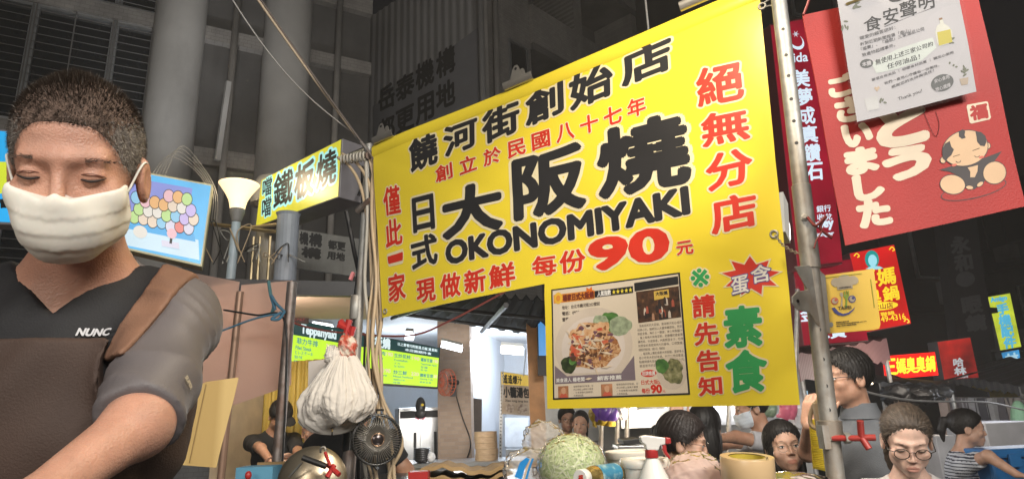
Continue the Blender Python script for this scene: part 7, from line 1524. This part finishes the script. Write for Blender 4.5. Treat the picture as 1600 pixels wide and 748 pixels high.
# white tubs
tubm = mat('tub white', (.72, .68, .60), rough=.3, var=.04, sss=.1)
for px, Y, w_, py, lb in ((985, 1.42, .052, 703, 'white plastic tub with a lid, standing behind its twin'), (1006, 1.27, .043, 715, 'white plastic tub in front, closest to the spray bottle')):
    c_ = at(px, py, Y); T = thing('tub', lb, 'tub', (c_[0], c_[1], ZT)); hgt = c_[2] - ZT
    k = MB(); k.lathe([(w_ * .84, 0), (w_ * .86, .002), (w_ * .97, hgt - .012), (w_ * .97, hgt - .010)], (c_[0], c_[1], ZT), 36); k.build('pot', tubm, T, auto=50)
    k = MB(); k.lathe([(w_ * 1.02, hgt - .016), (w_ * 1.05, hgt - .014), (w_ * 1.05, hgt - .002), (w_ * 1.0, hgt), (w_ * .95, hgt - .001), (w_ * .94, hgt - .004), (.001, hgt - .004)], (c_[0], c_[1], ZT), 36, None, False); k.build('lid', tubm, T, auto=50)
# black lidded boxes behind
k = MB(); k.prism([at(975, 694, 1.62), at(1003, 692, 1.62), at(1008, 686, 1.62), at(1000, 684, 1.62), at(974, 687, 1.62)], (0, .1, 0)); bevel(tag(k.build('box', black), 'black lidded food box behind the white tubs', 'box'), .002)
k = MB(); k.prism([at(966, 702, 1.60), at(1010, 700, 1.60), at(1010, 695, 1.60), at(966, 696, 1.60)], (0, .1, 0)); bevel(tag(k.build('tray', inox), 'low steel tray under the black food box', 'tray'), .002)
# spray bottle head
p = at(1019, 708, 1.22); Y = 1.22; T = thing('spray_bottle', 'spray bottle with a white head and red trigger', 'spray bottle', (p[0], p[1], ZT))
SPl = Plane(p, (1, .0)); spw = mat('spray white', (.74, .72, .68), rough=.3)
def ext(pts, th, name, mt, off=0): 
    q = np.array([SPl.hit(*x) for x in pts]); k = MB(); k.prism(SPl.pt(q[:, 0], q[:, 1], th / 2 + off), -SPl.n * th); o = k.build(name, mt, T); bevel(o, .0022, 3); return o
ext([(999, 681), (1008, 679), (1038, 683), (1038, 693), (1030, 695), (1027, 703), (1009, 702), (1007, 694), (1001, 690)], .020, 'head', spw)
ext([(1038, 682), (1046, 683), (1047, 692), (1038, 693)], .022, 'nozzle', redp)
ext([(1034, 693), (1040, 693), (1041, 704), (1047, 714), (1046, 717), (1038, 709), (1034, 701)], .012, 'trigger', redp)
k = MB(); q = at(1018, 708, Y); k.lathe([(.0115, -.007), (.012, -.006), (.0115, .006), (.010, .007)], q, 20); k.build('collar', redp, T, auto=50)
k = MB(); k.lathe([(.028, 0), (.030, .01), (.030, q[2] - ZT - .05), (.011, q[2] - ZT - .008)], (q[0], q[1], ZT), 28); k.build('bottle_body', wplas, T, auto=50)
# pinkish plastic bags and the tape roll
c_ = at(1085, 745, 1.25); T = tag(MB().grid(crinkle(c_, (.060, .055, .045), .16, 12, (110, 70))).build('plastic_bag', film('pinkish film', (.80, .64, .58), .18, .2), smooth=True), 'puffy pinkish plastic bag beside the tape roll', 'plastic bag')
k = MB(); k.ell(c_ + [0, .01, -.004], (.052, .045, .036)); k.build('contents', mat('pink contents', (.62, .46, .42), rough=.6, var=.2, vscale=40), T, True)
c_ = at(1230, 762, 1.22); T = tag(MB().grid(crinkle(c_, (.085, .06, .028), .14, 13, (110, 60))).build('plastic_bag', film('pale film', (.78, .70, .68), .15, .2), smooth=True), 'flat pale plastic bag under and beside the tape roll', 'plastic bag')
c_ = at(1168, 733, 1.14); T = thing('tape_roll', 'fat roll of beige packing tape lying flat', 'tape roll', c_ - [0, 0, .02]); Mx = basis((.03, -.10, 1)); wt, ht = .043, .0215
k = MB(); k.lathe([(.029, -ht), (wt, -ht), (wt + .0005, -ht + .001), (wt + .0005, ht - .001), (wt, ht), (.0295, ht)], c_, 56, Mx, False); k.build('tape', mat('beige tape', (.66, .46, .25), rough=.28, var=.04, coat=.3), T, auto=40)
k = MB(); k.lathe([(.0288, -ht), (.0288, ht - .0012), (.027, ht - .001), (.027, -ht)], c_, 48, Mx, False); k.build('core', mat('yellow core', (.55, .42, .05), rough=.6), T, auto=40)
k = MB(); Lp = Plane(c_ + np.array([.0335, -.0285, .0]), (1, .9)); lay(k, Lp, 'M', [(1196, 713), (1199, 713), (1199.5, 718), (1196.5, 718)], .03, .0005); k.build('edge_print', pb, T)
# yellow ribbed sheet clipped beside the perforated pole
YR = Plane(at(1280, 690, 1.58), (1, .35)); cs = [(1264, 656), (1282, 653), (1292, 735), (1270, 730)]; q = [np.array(YR.hit(*p)) for p in cs]; k = MB(); s = np.linspace(0, 1, 8); t = np.linspace(0, 1, 90)
P = np.array([[YR.pt(*((q[0] * (1 - a_) + q[1] * a_) * (1 - b_) + (q[3] * (1 - a_) + q[2] * a_) * b_), .0012 * math.sin(b_ * 200)) for a_ in s] for b_ in t]); k.grid(P); o = k.build('ribbed_sheet', mat('ribbed yellow', (.70, .52, .04), rough=.4), smooth=True); solid(o, .002); tag(o, 'ribbed yellow plastic sheet beside the perforated pole', 'plastic sheet')
k = MB(); k.tube(spline([at(1282, 624, 1.53), at(1272, 632, 1.54), at(1266, 650, 1.55), at(1268, 664, 1.55), at(1282, 672, 1.53)], 6), .005, 8); tag(k.build('wire_bow', mat('tan plastic', (.45, .34, .22), rough=.4), smooth=True), 'tan plastic loop tied on the perforated pole', 'loop')
k = MB(); k.box(at(1279, 655, 1.53), (.016, .012, .075)); tag(bevel(k.build('hinge_block', mat('tan plastic', (.45, .34, .22))), .002), 'tan hinge block on the side of the perforated pole', 'hinge')
# ---------------------------------------------------------------- people
pale = (.50, .30, .21); tan_ = (.42, .235, .155)
p = at(438, 650, 5.3)
e_ = at(408, 700, 4.9); w_ = at(428, 728, 4.75)
person('stall worker in a black shirt and dark cap bending over the griddle', p, 45, 38, 0, tan_, 'short', shirt=(.018, .019, .022), cap=(.02, .02, .022), byaw=35, h=.009,
       arms=[(-1, e_, w_, (.3, -.3, -.6), (.6, 0, -.4), .8), (1, at(468, 712, 4.75), at(470, 735, 4.6), (-.5, -.4, -.3), (0, 0, -1), .9)], apron=(.02, .02, .022))
p = at(493, 668, 4.6)
person('young woman in a light blue top with dark tied hair working beside the plastic bags', p, -72, 18, 0, pale, 'pony', shirt=(.38, .52, .66), fem=1, byaw=-55, h=.009,
       arms=[(1, at(462, 722, 4.45), at(450, 712, 4.3), (-.9, -.2, .0), (0, 0, -1), .8), (-1, at(478, 728, 4.3), at(455, 722, 4.2), (-.9, .0, .1), (0, 0, -1), .8)])
p = at(566, 618, 3.1)
person('person in a black T shirt standing with their back turned behind the small fan', p, 165, 15, 0, tan_, 'short', shirt=(.016, .016, .018), byaw=170, h=.009,
       arms=[(-1, at(634, 735, 3.0), at(622, 790, 2.8), (0, -.3, -1), (-1, 0, 0), .4)])
p = at(886, 654, 6.6); person('young man with glasses and dark shirt sitting next to the orange column', p, 8, 3, 0, pale, 'short', shirt=(.05, .05, .055), glasses=((.02, .02, .02), .0014, 0), h=.008, vneck=.04)
p = at(907, 661, 6.4); person('young woman with tied hair looking out beside the man in glasses', p, -10, 4, 4, pale, 'back', shirt=(.20, .19, .20), fem=1, h=.008)
p = at(1068, 690, 2.9); T, W, B, I = person('black haired diner with thin glasses seen from the side behind the spray bottle', p, 78, 12, 0, pale, 'short', shirt=(.016, .017, .025), fem=.6, glasses=((.03, .025, .02), .0011, .3), h=.006, haircol=(.016, .011, .010))
k = MB(); k.tube(spline([W((.0, .105, .02)), W((.02, .125, .045)), W((.02, .14, .02)), W((.015, .13, -.02)), W((0, .108, -.03))], 6), .006, 6); k.build('hair_clip', dark, T, True); k = MB(); k.box(W((.022, .135, -.01)), (.012, .018, .03)); k.build('clip_tag', mat('tag tan', (.35, .28, .16)), T)
p = at(1102, 668, 3.6); person('woman with long black hair turned away, hand raised near the banner', p, 150, 0, 0, pale, 'long', shirt=(.03, .03, .035), fem=1, byaw=165, h=.008, haircol=(.007, .006, .006),
       arms=[(1, at(1046, 694, 3.5), at(1056, 664, 3.4), (.15, 0, 1), (0, 1, 0), 1.6)])
p = at(1172, 636, 4.1); person('cook in a white T shirt and face mask reaching across the lit stall', p, -95, 12, 0, tan_, 'short', shirt=(.50, .50, .53), mask=(.60, .66, .72), byaw=-80, h=.008,
       arms=[(1, at(1150, 682, 3.9), at(1118, 684, 3.8), (-1, -.1, -.1), (0, 0, -1), .6), (-1, at(1145, 690, 4.2), at(1122, 700, 4.1), (-1, 0, -.2), (0, 0, -1), .6)])
p = at(1225, 698, 3.2); person('girl in round thin rimmed glasses with black hair looking up', p, -6, -6, -3, (.50, .30, .21), 'long', shirt=(.03, .03, .04), fem=.8, fat=.9, glasses=((.35, .28, .20), .0010, .6), h=.005, haircol=(.012, .009, .008))
p = at(1322, 590, 2.85); hq = at(1320, 760, 2.45)
person('tall man in a grey polo shirt with glasses standing behind the perforated pole', p, -84, 2, 0, tan_, 'short', shirt=(.13, .138, .15), glasses=((.02, .02, .02), .0016, 0), byaw=-25, collar=True, h=.0052, sc=1.0,
       arms=[(-1, at(1262, 706, 2.75), at(1264, 664, 2.6), (.25, 0, 1), (.6, .3, 0), 1.2), (1, at(1392, 735, 2.9), at(1385, 790, 2.8), (0, -.3, -1), (-1, 0, 0), .5)],
       legs=[(-1, (at(1308, 700, 2.9)[0], 2.85, .48), (at(1308, 700, 2.9)[0], 2.95, .06)), (1, (at(1355, 700, 2.95)[0], 2.9, .48), (at(1355, 700, 2.95)[0], 2.95, .06))], pants=(.05, .05, .06))
p = at(1417, 686, 2.45); person('blonde woman in dark framed glasses and white top looking down', p, -24, 24, 3, (.64, .43, .34), 'back', shirt=(.62, .58, .56), fem=1, glasses=((.03, .015, .012), .0016, 0), h=.0042, haircol=(.055, .040, .029), strap=(.012, .012, .013), byaw=-20, hairvar=.5, lids=True)
p = at(1512, 668, 4.5); person('dark haired woman in a striped T shirt reaching to the side', p, 68, 8, 0, pale, 'pony', shirt=(.52, .54, .58), stripes=(.035, .04, .06), fem=1, byaw=60, h=.007,
       arms=[(-1, at(1544, 712, 4.2), at(1588, 740, 4.1), (1, -.1, -.3), (0, 0, -1), .6), (1, at(1540, 724, 4.7), at(1580, 748, 4.7), (1, 0, -.4), (0, 0, -1), .6)])

# ---------------------------------------------------------------- the cook in front
c = dep(122, 264, .84); YAW, PIT, ROL = 22, 27, -2
nk = dep(128, 432, .93)
sr_ = dep(292, 468, .86)
char = mat('charcoal jersey', (.125, .112, .115), rough=.55, var=.06, vscale=9, bump=.12, bscale=500); blkj = mat('black jersey', (.009, .009, .011), rough=.75, bump=.15, bscale=400)
el, wr = dep(216, 664, .73), dep(70, 770, .60)
Bc = rot(16); 
sr_sh = nk + Bc @ np.array([.128, .01, -.055])
def sfn(cen):
    Q = (cen - nk) @ Bc
    return ((np.abs(Q[:, 0]) < .130 + .30 * np.minimum(Q[:, 2], 0)) & (Q[:, 1] < .0) & (Q[:, 2] > -.20)).astype(int)
T, W, B, I = person('cook with cropped greying hair, face mask and brown apron leaning over the griddle', c, YAW, PIT, ROL, (.50, .27, .19), None, shirt=(.125, .112, .115), byaw=16, h=.0042, nko=nk, eyes=False,
       arms=[(1, el, wr, unit(wr - el), (0, .3, -1), .7), (-1, nk + Bc @ np.array([-.24, -.12, -.33]), nk + Bc @ np.array([-.10, -.36, -.36]), (.5, -.8, -.1), (0, 0, -1), .7)], vneck=.066, sleeve=.82, mask=(.76, .73, .65), sc=.96, folds=.0050, shwid=.128,
       shirtfn=([char, blkj], sfn), legs=[(-1, nk + Bc @ np.array([-.1, .02, -1.0]), nk + Bc @ np.array([-.1, .05, -1.42])), (1, nk + Bc @ np.array([.1, .02, -1.0]), nk + Bc @ np.array([.1, .05, -1.42]))])
print('cook', proj(c), 'nk', proj(nk), 'sL', proj(I['sL']), 'sR', proj(I['sR']), 'hp', I['hp'])
# brown bib apron with broad shoulder straps
fr = B @ np.array([0, -1., 0]); apm = mat('brown apron', (.052, .030, .022), rough=.75, var=.12, vscale=8, bump=.2, bscale=380); apl = mat('brown strap', (.20, .105, .066), rough=.7, var=.10, vscale=20, bump=.2, bscale=380)
Lq = lambda q: nk + B @ np.array(q)
def apron(P):
    Q = (P - nk) @ B; s_ = I['cloth'](P); d = s_ - .0115
    bib = np.maximum(np.maximum(Q[:, 2] + .100, np.abs(Q[:, 0]) - .17), Q[:, 1] - .02)
    return np.maximum(np.maximum(d, bib), .066 - s_cap(P, I['sR'], el, 0, 0))
Va, Fa = nets(apron, nk + [-.36, -.36, -.60], nk + [.36, .25, .05], .005); ap = obj('apron', Va, Fa, apm, T, True)
for sgn in (-1, 1):
    pts = [Lq((sgn * .088, -.20, -.15)), Lq((sgn * .100, -.15, -.09)), Lq((sgn * .110, -.06, -.02)), Lq((sgn * .105, .05, -.02)), Lq((sgn * .09, .14, -.10))]
    def st(P):
        Q = (P - nk) @ B; return np.maximum(np.maximum(I['cloth'](P) - .0065, np.abs(sgn * Q[:, 0] - (.130 + .30 * np.minimum(Q[:, 2], 0))) - .0215), -.130 - Q[:, 2])
    Vs, Fs = nets(st, nk + [-.3, -.36, -.30], nk + [.3, .3, .12], .0042)
    obj('apron_strap', Vs, Fs, apl, T, True)
# grey brand print on the chest
nz = Lq((.055, -.30, -.145))
# cropped hair: scalp shell and thousands of short hairs
hd_ = mat('hair cropped', (.050, .036, .027), rough=.5, var=.4, vscale=60); hg = mat('hair grey', (.34, .31, .28), rough=.45, var=.3, vscale=60)
Vh, Fh = nets(lambda P: sd_hair(I['loc'](P), 'buzz') * .96, c - .16, c + .19, .0030)
scalp = mat('scalp stubble', (.135, .088, .066), rough=.7, var=.35, vscale=90, bump=.5, bscale=420)
Qh = I['loc'](fcent(Vh, Fh)); gs = (Qh[:, 2] + rng.normal(0, .006, len(Qh)) < .066) & (np.abs(Qh[:, 0]) + rng.normal(0, .004, len(Qh)) > .052)
ho = obj('hair', Vh, Fh, [scalp, mat('scalp grey', (.20, .175, .155), rough=.7, var=.35, vscale=90, bump=.5, bscale=420)], T, True, gs.astype(int))
nn = 34000; fi = rng.integers(0, len(Fh), nn); wgt = rng.dirichlet([1, 1, 1, 1], nn); P0 = (Vh[Fh[fi]] * wgt[..., None]).sum(1); Q0 = I['loc'](P0); ok = (Q0[:, 2] > -.06)
P0, Q0 = P0[ok], Q0[ok]; nn = len(P0); nrm = P0 - W((0, .014, .02)); nrm /= np.linalg.norm(nrm, axis=1)[:, None]
HM = np.array(rot(YAW, PIT, ROL)); fwd = HM @ np.array([0, -1., 0]); upv = HM @ np.array([0, 0, 1.])
topw = np.clip((Q0[:, 2] - .05) / .06, 0, 1)[:, None]
dirv = nrm * (.35 + .25 * topw) + fwd * .25 + upv * .20 * topw - upv * .35 * (1 - topw) + rng.normal(0, .16, (nn, 3)); dirv /= np.linalg.norm(dirv, axis=1)[:, None]
L = (rng.uniform(.003, .0055, nn) + .005 * topw[:, 0] * rng.uniform(.5, 1.2, nn))[:, None]
crest = np.exp(-((Q0[:, 0] / .018) ** 2 + ((Q0[:, 1] + .02) / .05) ** 2))[:, None]; L = L + crest * .008 * topw
sd2 = np.cross(dirv, nrm); sd2 /= np.linalg.norm(sd2, axis=1)[:, None] + 1e-9
VV = np.stack([P0 - sd2 * .00032, P0 + sd2 * .00032, P0 + dirv * L], 1).reshape(-1, 3)
gp = np.clip((.080 - Q0[:, 2]) / .07, 0, .8) * np.clip((np.abs(Q0[:, 0]) - .040) / .02, 0, 1) + .05
obj('hair_strands', VV, np.arange(nn * 3).reshape(-1, 3), [hd_, hg], ho, False, (rng.random(nn) < gp).astype(int))
for s in (-1, 1):   # lowered lids, lash line and brows
    k = MB(); k.tube([W((s * (.0325 + x), -.0838 + abs(x) ** 1.6 * 7.5, -.0045 + abs(x) ** 1.7 * 4.0)) for x in np.linspace(-.015, .016, 11)], np.array([.0004, .0010, .0014, .0016, .0017, .0017, .0017, .0015, .0013, .0009, .0004]), 6); k.build('eyelash', mat('lash', (.02, .012, .01)), T, True)
    k = MB(); k.tube([W((s * (.0325 + x), -.0842 + abs(x) ** 1.6 * 7.5, .0055 - abs(x) ** 1.7 * 6.0)) for x in np.linspace(-.013, .016, 9)], .0007, 5); k.build('eyelid_crease', mat('lid crease', (.22, .10, .07)), T, True)
    n3 = 120; x = rng.uniform(-.018, .022, n3); zz = .0215 + rng.uniform(-.0022, .0026, n3) * (1 - np.abs(x) * 30) - np.maximum(x - .006, 0) * .25
    P0 = np.array([W((s * (.0325 + a), -.0830 + abs(a + .004) ** 1.5 * 6.0, b)) for a, b in zip(x, zz)]); dv_ = HM @ np.array([s * .9, -.25, .25]) + rng.normal(0, .2, (n3, 3)); dv_ /= np.linalg.norm(dv_, axis=1)[:, None]; up_ = np.cross(dv_, fwd); up_ /= np.linalg.norm(up_, axis=1)[:, None]
    VV = np.stack([P0 - up_ * .0004, P0 + up_ * .0004, P0 + dv_ * .0060 + fwd * .0004], 1).reshape(-1, 3); obj('eyebrow', VV, np.arange(n3 * 3).reshape(-1, 3), scalp, T)
# chest print: a small grey italic word and a tiny tag on the sleeve, laid on the cloth
def stick(s_, px, py, wd, hh, mt, name, D0, up=(0, 0, 1), slant=.25, dist=.0055):
    d0 = ray(px, py); ts = np.linspace(D0 - .18, D0 + .18, 700); PP = CAM + d0 * ts[:, None]; v = I['cloth'](PP); i = int(np.argmax(v < dist)); P = PP[i]
    e = 1e-3; n_ = unit(np.array([(I['cloth']((P + e * a)[None]) - I['cloth']((P - e * a)[None]))[0] for a in np.eye(3)])); pl = Plane(P, unit(np.cross(up, n_)), n_ if False else np.cross(n_, unit(np.cross(up, n_))))
    u_ = unit(np.cross(np.asarray(up, float), n_)); v_ = np.cross(n_, u_); V, Fc = glyphs(s_, .05); x = (V[:, 0:1] - .5) * wd; y = (V[:, 1:2] - .5) * hh; x = x + y * slant
    Q = P + x * u_ + y * v_
    for _ in range(4):
        vv = I['cloth'](Q); Q = Q - (vv - dist)[:, None] * n_
    obj(name, Q + n_ * (.0004 * V[:, 2:3]), Fc, mt, T)
stick('NUNC', 147, 519, .036, .0095, mat('print silver', (.45, .45, .47), rough=.5), 'chest_print', .78)
stick('SUPER', 295, 597, .017, .006, mat('print tan tag', (.42, .36, .26), rough=.5), 'sleeve_print', .80, up=(.9, .2, .35), slant=0)

# ---------------------------------------------------------------- thin cooking smoke and night haze over the lane
hz = bpy.data.materials.new('haze'); hz.use_nodes = True; t = hz.node_tree; [t.nodes.remove(n) for n in list(t.nodes) if n.type == 'BSDF_PRINCIPLED']
pv = t.nodes.new('ShaderNodeVolumePrincipled'); pv.inputs['Density'].default_value = .0065; pv.inputs['Color'].default_value = (.95, .93, .90, 1); pv.inputs['Anisotropy'].default_value = .25
t.links.new(pv.outputs[0], t.nodes['Material Output'].inputs['Volume'])
k = MB(); k.box((0, 45, 7.4), (200, 180, 17)); tag(k.build('haze', hz), kind='stuff')
